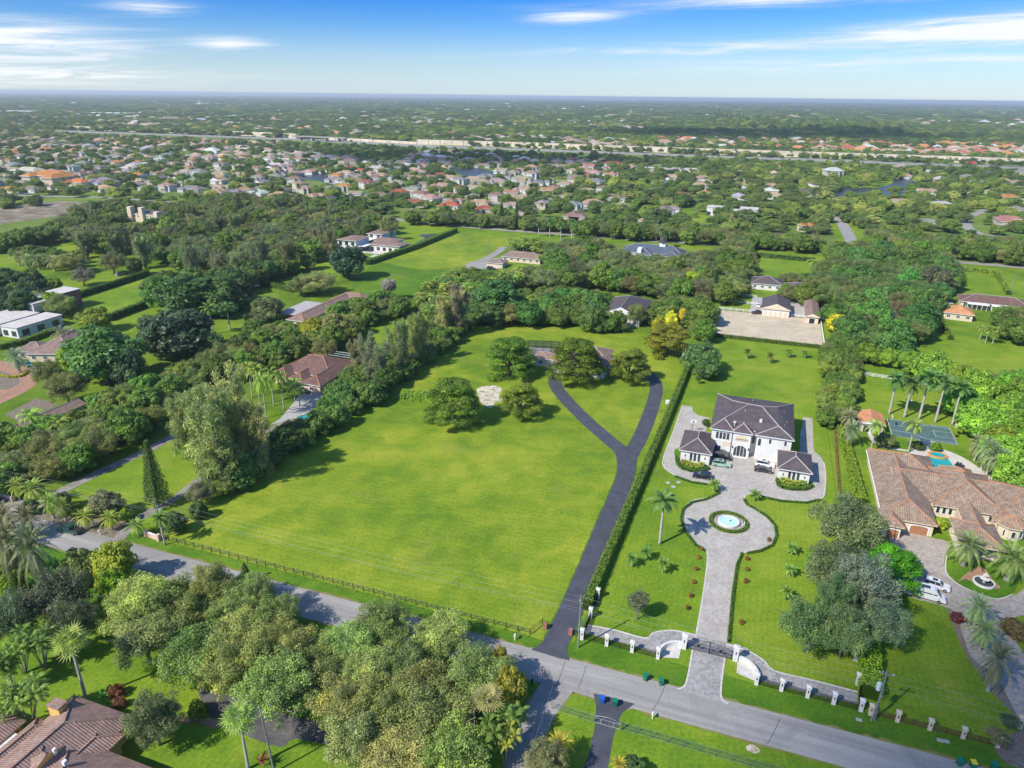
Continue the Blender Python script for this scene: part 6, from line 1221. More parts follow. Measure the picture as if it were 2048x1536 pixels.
# left: she-oaks, norfolk pine, pole palms
T('sheoak', 432, 872, 96, 'huge feathery she-oak towering over the left end of the field', h=27, f=.5, v=0); T('sheoak', 500, 875, 60, 'tall feathery she-oak on the right flank of the huge one', h=22, f=.5, v=1); T('sheoak', 375, 850, 56, 'feathery she-oak on the left flank of the huge one', h=20, f=.5, v=1); T('sheoak', 455, 815, 70, 'she-oak rising behind the huge one', h=26, f=.55, v=0)
B('pine', 318, 1012, 878, 'tall narrow norfolk pine beside the left concrete drive', rpx=27, col=(.060, .10, .025)); B('pine', 493, 1163, 1125, 'small conifer on the verge poking up behind the oak grove', rpx=13); B('pine', 1427, 592, 537, 'slim dark cypress left of the arena fences', rpx=11, col=(.05, .085, .03)); B('pine', 1385, 1078, 1052, 'tiny conifer near the coconut palm', rpx=6) if False else None
T('oak', 400, 985, 30, 'small grey tree at the foot of the she-oaks by the concrete drive', h=6, col=GY)
for a, b, c, l in ((40, 1180, 1030, 'grey green date palm at the left edge above the street'), (88, 1185, 1045, 'second big grey green date palm beside the street at left'), (3, 1100, 1025, 'date palm cut by the left edge near the apron'), (62, 1075, 1010, 'upper date palm above the street at left'), (20, 1075, 1005, 'date palm beside the street at the far left')): B('date', a, b, c, l, rpx=46 if c > 1026 else 30, col=(.125, .125, .060))
for i, (a, b, c, r) in enumerate([(75, 1010, 958, 28), (108, 1037, 985, 22), (132, 1042, 995, 20), (175, 1058, 1018, 22), (225, 1060, 1022, 22), (278, 1072, 1038, 22), (40, 1000, 955, 20), (20, 985, 950, 16)]): B('date', a, b, c, 'yellow green feather palm on the planted verge, '+['large one by the second drive', 'second from the large one', 'leaning one above the truck', 'in front of the bushy tree', 'right of the white mailbox', 'beside the left gate pole', 'behind the far left pink wall', 'at the far left corner'][i], rpx=r, col=(.16, .20, .035), group='feather palms on the planted verge')
T('broad', 208, 1010, 34, 'bushy tree with pale flowers among the verge palms', h=6, col=(.10, .12, .05)); T('broad', 125, 1000, 16, 'small dark bush between the verge palms', h=4, col=DK2); T('broad', 150, 1020, 15, 'low yellow green bush behind the leaning verge palm', h=3, col=YG); T('broad', 60, 1012, 15, 'dark bush beside the gate apron', h=3.5, col=DK2); T('broad', 250, 1030, 13, 'low bush beside the statue post', h=3, col=BR)
B('royal', 330, 1090, 1030, 'palm behind the left gate pole', rpx=20); T('broad', 350, 1045, 22, 'dark shrubs along the field fence at left corner', h=4.5, col=DK2); T('broad', 395, 1020, 18, 'dark shrub by the upper left corner of the field', h=4, col=DK2)
# bottom left garden
for i, (a, b, c, r) in enumerate([(85, 1150, 1090, 40), (45, 1125, 1098, 22), (112, 1130, 1098, 22)]): T('banana', a, b, r*.8, 'broad leaved banana clump under the date palms, '+['centre', 'left', 'right'][i], h=5, group='banana clumps')
T('broad', 225, 1125, 42, 'bright yellow green tree at the roadside left of the oak grove', h=9, col=YG); T('broad', 165, 1135, 36, 'olive coloured tree between the bananas and the bright tree', h=8, col=(.12, .15, .03)); T('broad', 230, 1180, 30, 'bright tree overhanging the dark grass by the oak grove', h=9, col=BR); T('broad', 20, 1155, 34, 'light green tree at the left edge below the street', h=7, col=BR)
T('oak', 110, 1195, 70, 'large dark oak at the left above the cluster palms', h=12, col=(.095, .11, .055)); T('oak', 25, 1235, 58, 'dark oak cut by the left edge', h=11, col=(.09, .105, .055)); T('oak', 150, 1240, 45, 'lower dark oak behind the lone fan palm', h=10, col=(.085, .10, .05))
B('fan', 173, 1400, 1272, 'lone fan palm on the lawn of the bottom left garden', rpx=30); B('fan', 497, 1538, 1425, 'fan palm on the grass strip below the dark drive', rpx=31); B('fan', 30, 1385, 1335, 'small fan palm at the left edge beside the cluster palms', rpx=16)
for i, (a, b, r) in enumerate([(35, 1300, 40), (75, 1290, 38), (15, 1330, 34), (50, 1400, 44), (20, 1412, 34)]): T('cluster', a, b, r, 'many stemmed cluster palm in the bottom left garden, '+['upper middle', 'upper right', 'at the edge', 'low one beside the chimney', 'low one at the edge'][i], h=9, group='cluster palms')
T('oak', 308, 1440, 62, 'rounded pale green tree right beside the tiled roof at bottom left', h=9, col=(.135, .165, .06)); T('shrub', 232, 1378, 16, 'dark red bush on the lawn near the chimney', h=2.4, col=(.12, .045, .02)); T('shrub', 238, 1402, 13, 'red brown low bush by the roof corner', h=2, col=(.13, .06, .03)); T('banana', 205, 1392, 12, 'spiky plant next to the dark red bush', h=2); T('shrub', 395, 1415, 20, 'green bush in the corner bed of the dark drive', h=2.6, col=BR); T('banana', 526, 1518, 18, 'reddish spiky plant under the bare pole at the bottom', h=2.5, col=(.14, .07, .03))
pole('bare leaning pole standing by the dark drive in the bottom garden', 549, 1545, 1412, arm=0, r=.13, lean=-.8)
T('oak', 425, 1168, 46, 'grey green oak leaning over the street at the upper left of the grove', h=10, col=(.155, .18, .052)); T('oak', 520, 1192, 36, 'small oak at the street edge left of the verge conifer', h=9, col=(.155, .18, .052))
# around the side lane
T('broad', 1022, 1375, 34, 'golden yellow tree at the corner of the side lane', h=8, col=(.21, .19, .025)); T('broad', 1000, 1325, 20, 'small golden tree tip at the street edge', h=7, col=(.20, .18, .03))
B('fan', 975, 1470, 1388, 'fan palm at the right end of the oak grove', rpx=28, col=(.17, .22, .06)); B('cluster', 1030, 1480, 1400, 'dark cluster palm beside the side lane', rpx=38); B('cluster', 965, 1535, 1440, 'cluster palm lower down beside the side lane', rpx=38); B('cluster', 1010, 1530, 1450, 'yellowing cluster palm at the bottom of the side lane', rpx=30, col=(.16, .17, .03))
B('date', 1118, 1520, 1470, 'yellow feather palm on the grass left of the small dark drive', rpx=33, col=(.26, .25, .03)); T('oak', 1095, 1525, 46, 'olive green tree at the bottom edge between lane and dark drive', h=7, col=(.14, .165, .06)); T('broad', 1265, 1535, 26, 'dark bush at the bottom edge right of the dark drive', h=3, col=DK2); T('date', 1238, 1533, 20, 'yellow palm tip at the bottom edge', h=4, col=(.26, .25, .03))
# mansion garden
B('royal', 1319, 1088, 993, 'single royal palm on the mansion lawn near the boundary hedge', rpx=31, v=0)
for i, (a, b, c) in enumerate([(1262, 1133, 1105), (1291, 1120, 1092), (1325, 1146, 1114), (1582, 1108, 1085), (1579, 1152, 1128), (1571, 1199, 1170), (1620, 1140, 1110)]): B('pygmy', a, b, c, 'dwarf feather palm on the mansion lawn, '+['leftmost of the left three', 'top of the left three', 'right of the left three', 'top of the row right of the drive', 'middle of the row right of the drive', 'lowest of the row right of the drive', 'half under the big oaks'][i], rpx=15, group='dwarf palms on the mansion lawn')
B('pygmy', 1428, 983, 958, 'leafy dwarf palm at the left bend of the forecourt', rpx=14); B('pygmy', 1509, 1000, 979, 'leafy dwarf palm at the right bend of the forecourt', rpx=14)
T('slender', 1277, 1208, 24, 'round grey leafed small tree on the lawn near the street corner', h=6.5, col=(.085, .095, .055))
for i in range(11):
    a = 1396.5-i*2.9; b = 1108+i*14.5
    if i < 6: x, y = G(*C4(*[(1222, 62), (1205, 142), (1188, 235), (1167, 332), (1145, 418), (1240, 0)][i])); plant('shrub', x, y, .45, 1.1, 'small rusty shrub left of the paved drive, '+['second', 'third', 'fourth', 'fifth', 'lowest', 'topmost'][i]+' of the row', 'small rusty shrubs left of the drive', (.16, .08, .025))
for i, (a, b) in enumerate([(152, 68), (150, 142), (143, 225), (113, 508), (300, -60)]): x, y = G(*C5(a, b)); plant('shrub', x, y, .5, 1.1, 'small rusty shrub right of the paved drive, '+['second', 'third', 'fourth', 'lowest', 'topmost'][i]+' of the row', 'small rusty shrubs right of the drive', (.15, .08, .025))
for i, (a, b) in enumerate([(415, 812), (455, 822), (500, 840), (545, 848), (590, 840)]): x, y = G(*C6(a, b)); plant('pygmy', x, y, 1.1, 1.7, 'low yellowish palm, '+ordn(i)+', in the bed before the west pavilion', 'low palms before the west pavilion', (.20, .21, .03))
for i, (a, b) in enumerate([(1370, 985), (1410, 1000), (1450, 1012), (1505, 1018), (1560, 1010)]): x, y = G(*C6(a, b)); plant('pygmy', x, y, 1.1, 1.7, 'low yellowish palm, '+ordn(i)+', in the bed before the east pavilion', 'low palms before the east pavilion', (.17, .20, .03))
T('broad', 1412, 845, 8, 'dark shrub at the back left corner of the mansion', h=2.2, col=DK)
# big oaks between mansion and villa
OK2 = (.120, .155, .060)
T('oak', 1698, 1050, 74, 'big grey green oak beside the villa garage wing', h=13, col=OK2); T('oak', 1668, 1135, 56, 'big oak on the mansion lawn above the lowest one', h=11, col=(.11, .15, .055)); T('oak', 1728, 1168, 68, 'greyish half bare oak left of the parked vans', h=13, col=(.15, .165, .11)); T('oak', 1618, 1252, 62, 'lowest big oak on the mansion lawn near the paved front walk', h=10, col=(.105, .15, .05)); T('oak', 1768, 1250, 50, 'grey green oak crown right of the vine covered pole', h=10, col=(.13, .155, .09)); T('oak', 1672, 1200, 42, 'oak crown filling the gap above the lowest oak', h=11, col=OK2); T('oak', 1690, 1265, 50, 'oak crown behind the vine covered pole', h=10, col=OK2)
T('layered', 1788, 1130, 58, 'bright green flat topped tree above the parked vans', h=9, col=(.075, .19, .010))
hedge('croton_hedge', 'dense green croton bushes beside the side wall of the mansion', [(1738, 1398), (1736, 1340), (1733, 1290)], 3.2, 2.6, (.14, .23, .015), 'bushes', leaf=.4)
# villa palms
for i, (a, b, c, r) in enumerate([(1778, 828, 752, 22), (1808, 835, 760, 22), (1838, 838, 747, 24), (1870, 845, 757, 22), (1904, 849, 768, 22)]): B('royal', a, b, c, ['first', 'second', 'third', 'fourth', 'fifth'][i]+' royal palm from the left in the row behind the ball court', rpx=r+3, group='royal palms behind the ball court', v=i)
for l, a, b, c, r in (('date palm between the pool house and the hedge, upper one', 1695, 862, 818, 20), ('silver green date palm beside the clipped croton hedge', 1698, 892, 840, 24), ('coconut palm in front of the pool house', 1741, 903, 845, 20), ('coconut palm at the left end of the patio', 1816, 905, 842, 22), ('date palm at the right of the patio, leftmost', 1948, 922, 868, 20), ('date palm at the right of the patio, second', 1962, 938, 872, 22), ('date palm at the right of the patio, third', 1972, 952, 880, 22), ('silver date palm nearest the roof at the right of the patio', 1987, 960, 892, 26)):
    B('coconut' if 'coconut' in l else 'date', a, b, c, l, rpx=r, col=None if 'coconut' in l else (.14, .175, .085))
for l, a, b, c, r in (('big date palm with yellow lower fronds at the villa porch', 1925, 1132, 1065, 40), ('big date palm right of the tiered fountain', 2012, 1160, 1090, 46), ('date palm beside the brown drive, top of the three', 1945, 1253, 1190, 34), ('date palm beside the brown drive, middle of the three', 1958, 1300, 1238, 34), ('date palm beside the brown drive, lowest of the three', 1975, 1382, 1280, 38)): B('date', a, b, c, l, rpx=r, col=(.13, .175, .075) if 'beside' in l else (.12, .155, .05))
T('broad', 1882, 1046, 13, 'bright shrub in front of the villa windows', h=2.6, col=YG); T('broad', 1872, 893, 11, 'round bright bush between patio and court', h=2.4, col=BR); T('broad', 1772, 880, 20, 'dark round topped shrub tree by the garden path', h=4, col=(.10, .12, .04)); T('broad', 1835, 890, 15, 'dark low shrubs at the patio edge', h=1.8, col=DK2); T('shrub', 2036, 1255, 30, 'broad red leaved bush mound at the right edge', h=2.2, col=(.12, .07, .03)); T('shrub', 1916, 1232, 16, 'dark red bush beside the top date palm of the brown drive', h=1.8, col=(.10, .035, .03)); T('slender', 1995, 1475, 26, 'thin brown shrub in the round bed at lower right', h=2.5, col=(.12, .11, .05)); T('slender', 2020, 1445, 20, 'dark drooping shrub at the villa gate', h=3, col=(.07, .09, .04))
sheet('round_bed_east', smooth([C5(*q) for q in ((1850, 1340), (1900, 1440), (2000, 1490), (2060, 1480), (2060, 1250), (1960, 1260))], True, 4), .05, 'mulch')
# ---------------- hedges ----------------
HG = (.075, .135, .018); HY = (.13, .20, .018)
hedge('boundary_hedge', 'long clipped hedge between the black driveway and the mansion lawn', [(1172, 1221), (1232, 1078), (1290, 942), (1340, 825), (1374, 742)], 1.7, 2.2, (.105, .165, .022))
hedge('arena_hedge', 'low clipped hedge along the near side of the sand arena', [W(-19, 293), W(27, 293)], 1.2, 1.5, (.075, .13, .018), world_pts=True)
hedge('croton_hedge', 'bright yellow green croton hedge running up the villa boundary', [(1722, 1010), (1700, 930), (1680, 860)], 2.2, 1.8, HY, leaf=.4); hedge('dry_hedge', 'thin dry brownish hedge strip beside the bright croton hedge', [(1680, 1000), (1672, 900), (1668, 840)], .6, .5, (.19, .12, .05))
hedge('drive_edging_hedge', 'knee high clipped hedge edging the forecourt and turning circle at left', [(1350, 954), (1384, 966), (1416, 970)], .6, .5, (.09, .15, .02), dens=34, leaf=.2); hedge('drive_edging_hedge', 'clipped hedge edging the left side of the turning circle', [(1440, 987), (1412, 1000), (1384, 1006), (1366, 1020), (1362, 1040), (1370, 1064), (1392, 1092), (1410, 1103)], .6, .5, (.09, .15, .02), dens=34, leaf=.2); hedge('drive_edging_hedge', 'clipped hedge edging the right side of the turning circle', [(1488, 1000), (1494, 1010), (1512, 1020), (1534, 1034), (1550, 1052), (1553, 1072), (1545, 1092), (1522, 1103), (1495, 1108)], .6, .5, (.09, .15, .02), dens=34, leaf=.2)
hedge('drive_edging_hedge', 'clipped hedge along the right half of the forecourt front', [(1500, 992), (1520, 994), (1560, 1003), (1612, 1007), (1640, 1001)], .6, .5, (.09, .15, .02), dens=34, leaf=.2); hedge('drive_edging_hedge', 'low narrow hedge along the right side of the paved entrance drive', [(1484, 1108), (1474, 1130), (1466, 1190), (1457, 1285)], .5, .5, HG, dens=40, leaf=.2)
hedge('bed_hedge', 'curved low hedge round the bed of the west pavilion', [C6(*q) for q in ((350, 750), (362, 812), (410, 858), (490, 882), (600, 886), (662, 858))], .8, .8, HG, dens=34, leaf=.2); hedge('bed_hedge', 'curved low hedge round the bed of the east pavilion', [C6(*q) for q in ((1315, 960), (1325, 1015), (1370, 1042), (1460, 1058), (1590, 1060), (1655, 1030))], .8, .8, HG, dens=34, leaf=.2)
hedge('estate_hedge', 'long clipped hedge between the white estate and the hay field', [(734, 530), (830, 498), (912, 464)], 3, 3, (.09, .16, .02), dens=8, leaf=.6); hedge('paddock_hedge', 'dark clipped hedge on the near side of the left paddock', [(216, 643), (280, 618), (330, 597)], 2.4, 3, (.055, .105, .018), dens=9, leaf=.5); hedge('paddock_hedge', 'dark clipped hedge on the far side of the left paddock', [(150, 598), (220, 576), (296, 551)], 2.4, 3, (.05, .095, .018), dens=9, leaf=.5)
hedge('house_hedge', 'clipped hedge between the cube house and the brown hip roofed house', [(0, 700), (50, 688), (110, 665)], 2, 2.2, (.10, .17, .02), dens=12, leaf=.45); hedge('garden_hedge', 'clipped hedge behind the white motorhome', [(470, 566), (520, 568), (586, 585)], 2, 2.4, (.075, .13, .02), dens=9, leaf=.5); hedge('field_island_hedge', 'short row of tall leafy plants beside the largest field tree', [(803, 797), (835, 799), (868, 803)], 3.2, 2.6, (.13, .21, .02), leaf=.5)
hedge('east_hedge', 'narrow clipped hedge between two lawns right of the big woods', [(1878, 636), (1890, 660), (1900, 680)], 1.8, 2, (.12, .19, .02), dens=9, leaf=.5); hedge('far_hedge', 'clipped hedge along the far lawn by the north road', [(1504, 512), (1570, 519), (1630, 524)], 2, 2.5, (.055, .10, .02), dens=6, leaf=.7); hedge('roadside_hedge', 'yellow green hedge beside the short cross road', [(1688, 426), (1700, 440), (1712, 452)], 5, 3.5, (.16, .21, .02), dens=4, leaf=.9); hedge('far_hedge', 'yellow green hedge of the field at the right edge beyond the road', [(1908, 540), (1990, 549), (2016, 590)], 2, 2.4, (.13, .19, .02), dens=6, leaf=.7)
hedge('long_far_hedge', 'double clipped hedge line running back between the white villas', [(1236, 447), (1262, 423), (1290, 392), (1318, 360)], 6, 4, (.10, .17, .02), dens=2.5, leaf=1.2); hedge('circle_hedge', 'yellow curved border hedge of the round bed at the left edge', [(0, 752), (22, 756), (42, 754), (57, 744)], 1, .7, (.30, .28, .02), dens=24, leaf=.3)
# ---------------- mid distance singles ----------------
T('broad', 696, 522, 36, 'big dark round tree in front of the white estate', h=17, col=(.032, .062, .026)); T('broad', 372, 590, 62, 'large dark rounded tree behind the small paddock', h=17, col=DK); T('broad', 335, 585, 45, 'bright green tree at the left of the large dark ones', h=15, col=(.085, .15, .018)); T('broad', 430, 585, 50, 'dark broad tree right of the large rounded one', h=15, col=DK)
T('broad', 350, 665, 74, 'huge dark domed tree in the middle of the left gardens', h=17, col=(.035, .062, .028)); T('broad', 205, 710, 72, 'huge dark leafy tree behind the brown hip roof', h=18, col=(.055, .10, .022)); T('broad', 150, 715, 34, 'tree with light leaves at the left of the huge dark one', h=11, col=BR); T('broad', 250, 730, 34, 'sage green tree right of the huge dark leafy one', h=14, col=(.075, .12, .045))
T('broad', 187, 638, 33, 'round yellow green tree at the end of the paddock', h=9.5, col=(.14, .175, .02)); T('oak', 120, 610, 34, 'grey spreading tree between cube house and paddock', h=10, col=OL); T('broad', 105, 605, 24, 'bright tree behind the cube house', h=9, col=BR); T('oak', 48, 602, 32, 'pale grey leafed tree above the cube house', h=10, col=GY); T('oak', 130, 775, 42, 'grey green rounded tree above the sand paddock', h=10, col=OL); T('oak', 95, 745, 30, 'oak behind the red turning circle', h=9, col=OL); T('oak', 165, 552, 24, 'open grey tree on the lawn above the paddock', h=9, col=GY); T('oak', 225, 525, 28, 'dark grey spreading tree with a silver car below', h=11, col=OL); T('oak', 140, 525, 34, 'grey spreading tree on the left lawns', h=11, col=OL); T('broad', 107, 567, 15, 'small yellow green tree near the left edge of the paddock', h=6, col=YG); T('broad', 268, 532, 16, 'dark tree at the end of the paddock hedge', h=9, col=DK)
B('date', 133, 698, 650, 'grey date palm right of the cube house', rpx=24, col=(.13, .15, .08)); B('date', 40, 745, 695, 'date palm in the round bed at the left edge', rpx=24, col=(.12, .15, .09)); B('royal', 426, 668, 612, 'palm rising from the dark tree in the left gardens', rpx=20); B('royal', 460, 660, 610, 'palm right of the tall garden palm', rpx=18); B('coconut', 75, 880, 822, 'yellow green coconut palm beside the stable roof', rpx=26); B('coconut', 130, 885, 838, 'coconut palm in the tree belt right of the stable', rpx=22)
for i, (a, b, c) in enumerate([(520, 810, 732), (548, 812, 738), (533, 836, 752), (568, 820, 745), (505, 795, 728), (590, 800, 760), (600, 812, 770)]): B('coconut', a, b, c, 'tall palm in the group left of the pink walled house, '+['leftmost tall one', 'centre', 'front one', 'right tall one', 'rear left', 'by the blue car', 'smallest at the forecourt'][i], rpx=20, group='palms at the pink walled house')
T('sheoak', 800, 680, 34, 'pale feathery tree in the middle of the field hedge row', h=20, col=(.17, .20, .08), f=.6); T('sheoak', 835, 665, 32, 'feathery grey tree right of the middle one in the field hedge row', h=20, f=.6); T('sheoak', 915, 610, 34, 'tall brownish feathery tree at the upper end of the hedge row', h=22, col=(.15, .16, .08), f=.6); T('sheoak', 885, 625, 28, 'feathery tree beside the tall brownish one', h=18, f=.6); T('sheoak', 745, 715, 40, 'feathery grey tree over the pink house corner', h=18, col=(.16, .17, .09), f=.55); T('sheoak', 720, 705, 30, 'pale feathery tree beside the pool cage', h=15, col=(.17, .19, .09), f=.55)
T('broad', 990, 595, 46, 'dark dense tree at the back left corner of the field', h=16, col=DK); T('broad', 668, 655, 34, 'yellow olive tree behind the pool cage', h=11, col=(.13, .15, .04)); T('broad', 625, 660, 26, 'yellow green tree left of the olive one', h=10, col=YG); T('slender', 778, 575, 20, 'pale leafless tree at the head of the inner lawn', h=11, col=(.16, .17, .12)); T('oak', 635, 565, 44, 'grey rounded tree group above the salmon roof', h=10, col=OL); T('oak', 600, 572, 28, 'oak left of the group above the salmon roof', h=9, col=OL); T('oak', 509, 540, 20, 'small round tree on the lawn behind the motorhome', h=8, col=OL); T('broad', 535, 615, 32, 'rust tinged tree left of the salmon roof', h=10, col=(.13, .13, .05))
T('layered', 1300, 567, 36, 'flat topped green tree behind the dark roofed house', h=11, col=(.075, .14, .022)); T('layered', 1385, 562, 26, 'bright yellow green flat crown beside the slim cypress', h=10, col=(.17, .23, .015)); T('layered', 1160, 560, 22, 'bright yellow tree in the wood behind the field', h=9, col=(.17, .21, .02))
for (a, b, l) in ((1343, 640, 'yellow leaved tree at the back field corner, middle'), (1365, 636, 'yellow leaved tree at the back field corner, right'), (1318, 650, 'small yellow tree at the back field corner, left')): T('broad', a, b, 13, l, h=8, col=(.30, .27, .02))
T('broad', 1676, 645, 22, 'golden tree at the corner of the sand arena', h=8, col=(.28, .26, .015)); T('oak', 1800, 625, 34, 'rust grey tree among the green woods at right', h=11, col=(.12, .11, .05)); T('oak', 1775, 640, 22, 'silvery tree over the pale roof in the right woods', h=10, col=(.14, .16, .13)); T('broad', 1870, 560, 34, 'broad dark tree at the right rim of the woods', h=14, col=(.06, .075, .035))
B('coconut', 1622, 546, 520, 'bright coconut palm on the lawn north of the barns', rpx=14); B('coconut', 1880, 612, 590, 'palm left of the orange roofed garage', rpx=11)
for i, (a, b, c) in enumerate([(1959, 680, 652), (1970, 687, 654), (1984, 689, 656)]): B('coconut', a, b, c, ['left', 'middle', 'right'][i]+' of three slender palms on the right lawn', rpx=12, group='three slender palms')
for i, (a, b, c) in enumerate([(1320, 498, 458), (1331, 495, 462), (1077, 474, 444), (1099, 476, 440), (1121, 483, 446), (1143, 487, 442)]): B('royal', a, b, c, ['left palm of the pair by the cupola manor', 'right palm of the pair by the cupola manor', 'first roadside palm beyond the hay field', 'second roadside palm beyond the hay field', 'third roadside palm beyond the hay field', 'fourth roadside palm beyond the hay field'][i], rpx=10)
B('pine', 1003, 450, 402, 'left of two dark conifers by the north road', rpx=9, col=DK); B('pine', 1033, 458, 400, 'right of two dark conifers by the north road', rpx=9, col=DK)
NHAND = len(PLACED)
for u_, v_, r_ in ((-240, 398, 9), (-228, 398, 14), (-228, 408, 10), (-222, 385, 9), (-134, 400, 9), (-128, 400, 8), (-144, 381, 7), (-135, 388, 7), (-182, 250, 7), (-182, 265, 7), (-182, 280, 7), (-182, 236, 6), (-192, 258, 7), (-54, 308, 9), (-54, 298, 5), (9, 342, 12), (24, 344, 11), (4, 388, 10), (20, 382, 9), (6, 376, 5), (107, 388, 12), (100, 382, 8), (114, 382, 8), (87, 364, 8), (87, 354, 5), (-64, 436, 12), (-76, 432, 9), (-52, 432, 9), (-142, 196, 13), (-240, 182, 14), (-295, 195, 12), (-280, 197, 7), (-297, 225, 8), (-193, 133, 8), (-193, 143, 6)): q = W(u_, v_); PLACED.append((*q, 2*r_))
for a_, b_, r_ in ((292, 440, 12), (275, 448, 12), (310, 448, 12), (290, 458, 11), (268, 462, 8), (315, 462, 8), (1942, 857, 3.5), (1925, 640, 4)): q = G(a_, b_); PLACED.append((*q, 2*r_))
for a_, b_, l_ in ((1336, 966, 'left'), (1347, 974, 'lower'), (1357, 965, 'right')): x, y = G(a_, b_); m = MB(); m.lathe([(.6, 0), (.6, .12), (.01, .14)], n=14); o = m.build('septic_cover', M['concrete'], None, loc=(x, y, .03)); tag(o, 'round pale cover on the lawn below the curved arm of the forecourt, the '+l_+' one', 'ground cover lid', 'round covers on the mansion lawn')
x, y = G(1335, 807); o = MB(); o.box(-.6, .6, -.5, .5, 0, 1.1); o = o.build('utility_box', M['trim_white'], None, loc=(x, y, .02)); bevelled(o, .05); tag(o, 'white utility box beside the clipped hedge near the top of the forecourt', 'utility box')
T('broad', 1238, 640, 17, 'leafy tree hiding the left corner of the dark roofed house', h=8, col=(.08, .13, .02)); T('oak', 1272, 628, 22, 'grey oak leaning over the right side of the dark roofed house', h=10, col=OL); T('slender', 1248, 655, 12, 'low bush in front of the dark roofed house', h=4)
NHAND = len(PLACED)
# ---------------- wooded parts, tree by tree ----------------
zone([(205, 1215), (240, 1160), (300, 1138), (380, 1150), (430, 1128), (500, 1140), (560, 1178), (590, 1230), (625, 1258), (680, 1225), (740, 1220), (790, 1195), (860, 1205), (930, 1245), (1000, 1292), (1040, 1350), (1020, 1430), (985, 1480), (960, 1575), (560, 1575), (600, 1500), (650, 1450), (560, 1430), (480, 1405), (400, 1395), (330, 1375), (260, 1320)], {'oak': 1}, 5.2, 7.8, .62, None, 'dense bottom grove', cols={'oak': (.162, .188, .054)}, inset=.72)
zone([(-40, 860), (60, 835), (140, 815), (240, 770), (330, 735), (440, 690), (540, 650), (570, 660), (560, 710), (520, 740), (420, 760), (345, 790), (330, 855), (240, 890), (150, 935), (60, 970), (-40, 990)], {'oak': .5, 'broad': .5}, 3.8, 6.0, .66, None, 'belt above the far left drive', cols={'broad': (.085, .135, .020), 'oak': (.125, .15, .045)})
zone([(400, 1010), (470, 930), (560, 850), (620, 835), (655, 790), (690, 740), (740, 720), (800, 690), (860, 640), (930, 610), (960, 620), (945, 655), (860, 712), (780, 772), (700, 822), (620, 880), (540, 922), (470, 975)], {'broad': .8, 'oak': .2}, 2.6, 4.4, .66, None, 'hedge row left of the field', cols={'broad': (.064, .108, .022)}, inset=.35, avoid=False)
zone([(930, 645), (935, 600), (1010, 580), (1100, 572), (1200, 580), (1245, 600), (1250, 640), (1285, 655), (1200, 655), (1060, 640), (990, 645)], {'broad': .75, 'oak': .25}, 4.0, 6.0, .68, None, 'belt behind the big field', cols={'broad': (.065, .125, .024)})
zone([(1010, 580), (1040, 540), (1100, 525), (1085, 490), (1180, 470), (1250, 505), (1340, 512), (1420, 498), (1490, 480), (1500, 540), (1430, 560), (1410, 600), (1300, 590), (1230, 575), (1150, 572)], {'oak': .8, 'broad': .2}, 5.5, 8.0, .66, None, 'wood between cottage and manor', cols={'oak': (.112, .135, .050)})
zone([(1290, 605), (1330, 590), (1420, 590), (1435, 640), (1400, 690), (1380, 650), (1300, 640)], {'broad': .6, 'oak': .4}, 4.5, 6.5, .68, None, 'clump left of the sand arena')
zone([(1655, 520), (1650, 490), (1720, 478), (1790, 490), (1900, 505), (1925, 560), (1890, 600), (1865, 640), (1850, 690), (1790, 705), (1700, 680), (1640, 615), (1610, 560)], {'oak': .65, 'broad': .35}, 5.5, 8.0, .62, None, 'big woods beside the barns', cols={'oak': (.098, .135, .040), 'broad': (.062, .118, .024)})
zone([(1700, 680), (1780, 700), (1880, 715), (1960, 745), (2090, 740), (2090, 1000), (1990, 940), (1960, 860), (1900, 810), (1895, 770), (1820, 735), (1720, 715)], {'broad': .7, 'oak': .3}, 4.2, 6.8, .64, None, 'belt round the villa lawn', cols={'broad': (.115, .190, .020), 'oak': (.12, .155, .04)})
zone([(1640, 850), (1648, 780), (1645, 700), (1680, 665), (1718, 690), (1715, 770), (1705, 835), (1680, 850)], {'broad': .8, 'oak': .2}, 2.8, 4.2, .62, None, 'row between mansion and villa lawns', cols={'broad': (.110, .158, .022)}, inset=.4)
zone([(100, 455), (150, 410), (240, 395), (330, 405), (480, 385), (640, 400), (785, 430), (800, 465), (700, 468), (668, 490), (650, 510), (560, 525), (470, 545), (330, 525), (250, 500), (180, 500)], {'oak': .66, 'sheoak': .08, 'broad': .26}, 5.0, 8.0, .70, None, 'woods left of the white estate', hscale=.95, cols={'oak': (.105, .125, .050), 'sheoak': (.135, .155, .065)})
zone([(280, 570), (330, 545), (420, 540), (540, 520), (660, 505), (660, 520), (560, 545), (500, 570), (490, 610), (420, 625), (320, 610)], {'broad': .8, 'oak': .2}, 5, 7, .7, None, 'clump behind the small paddock', cols={'broad': (.055, .10, .022)})
zone([(-30, 545), (60, 540), (98, 580), (92, 615), (40, 625), (-30, 615)], {'broad': 1}, 4.5, 6.5, .66, None, 'dark clump above the cube house', cols={'broad': (.035, .07, .022)})
zone([(-30, 470), (60, 458), (120, 440), (150, 445), (130, 470), (60, 488), (-30, 500)], {'broad': .7, 'oak': .3}, 4.5, 6.5, .7, None, 'strip below the bare field', cols={'broad': (.04, .075, .022)})
zone([(20, 500), (60, 490), (160, 505), (170, 535), (90, 532), (30, 525)], {'date': .35, 'broad': .65}, 3, 5, .9, None, 'mixed clump on the left lawns')
zone([(480, 700), (470, 680), (500, 625), (560, 640), (620, 650), (690, 600), (760, 585), (830, 600), (800, 625), (730, 650), (690, 690), (660, 720), (600, 710), (560, 740)], {'oak': .45, 'broad': .55}, 3.6, 5.6, .7, None, 'garden of the long salmon roofed house')
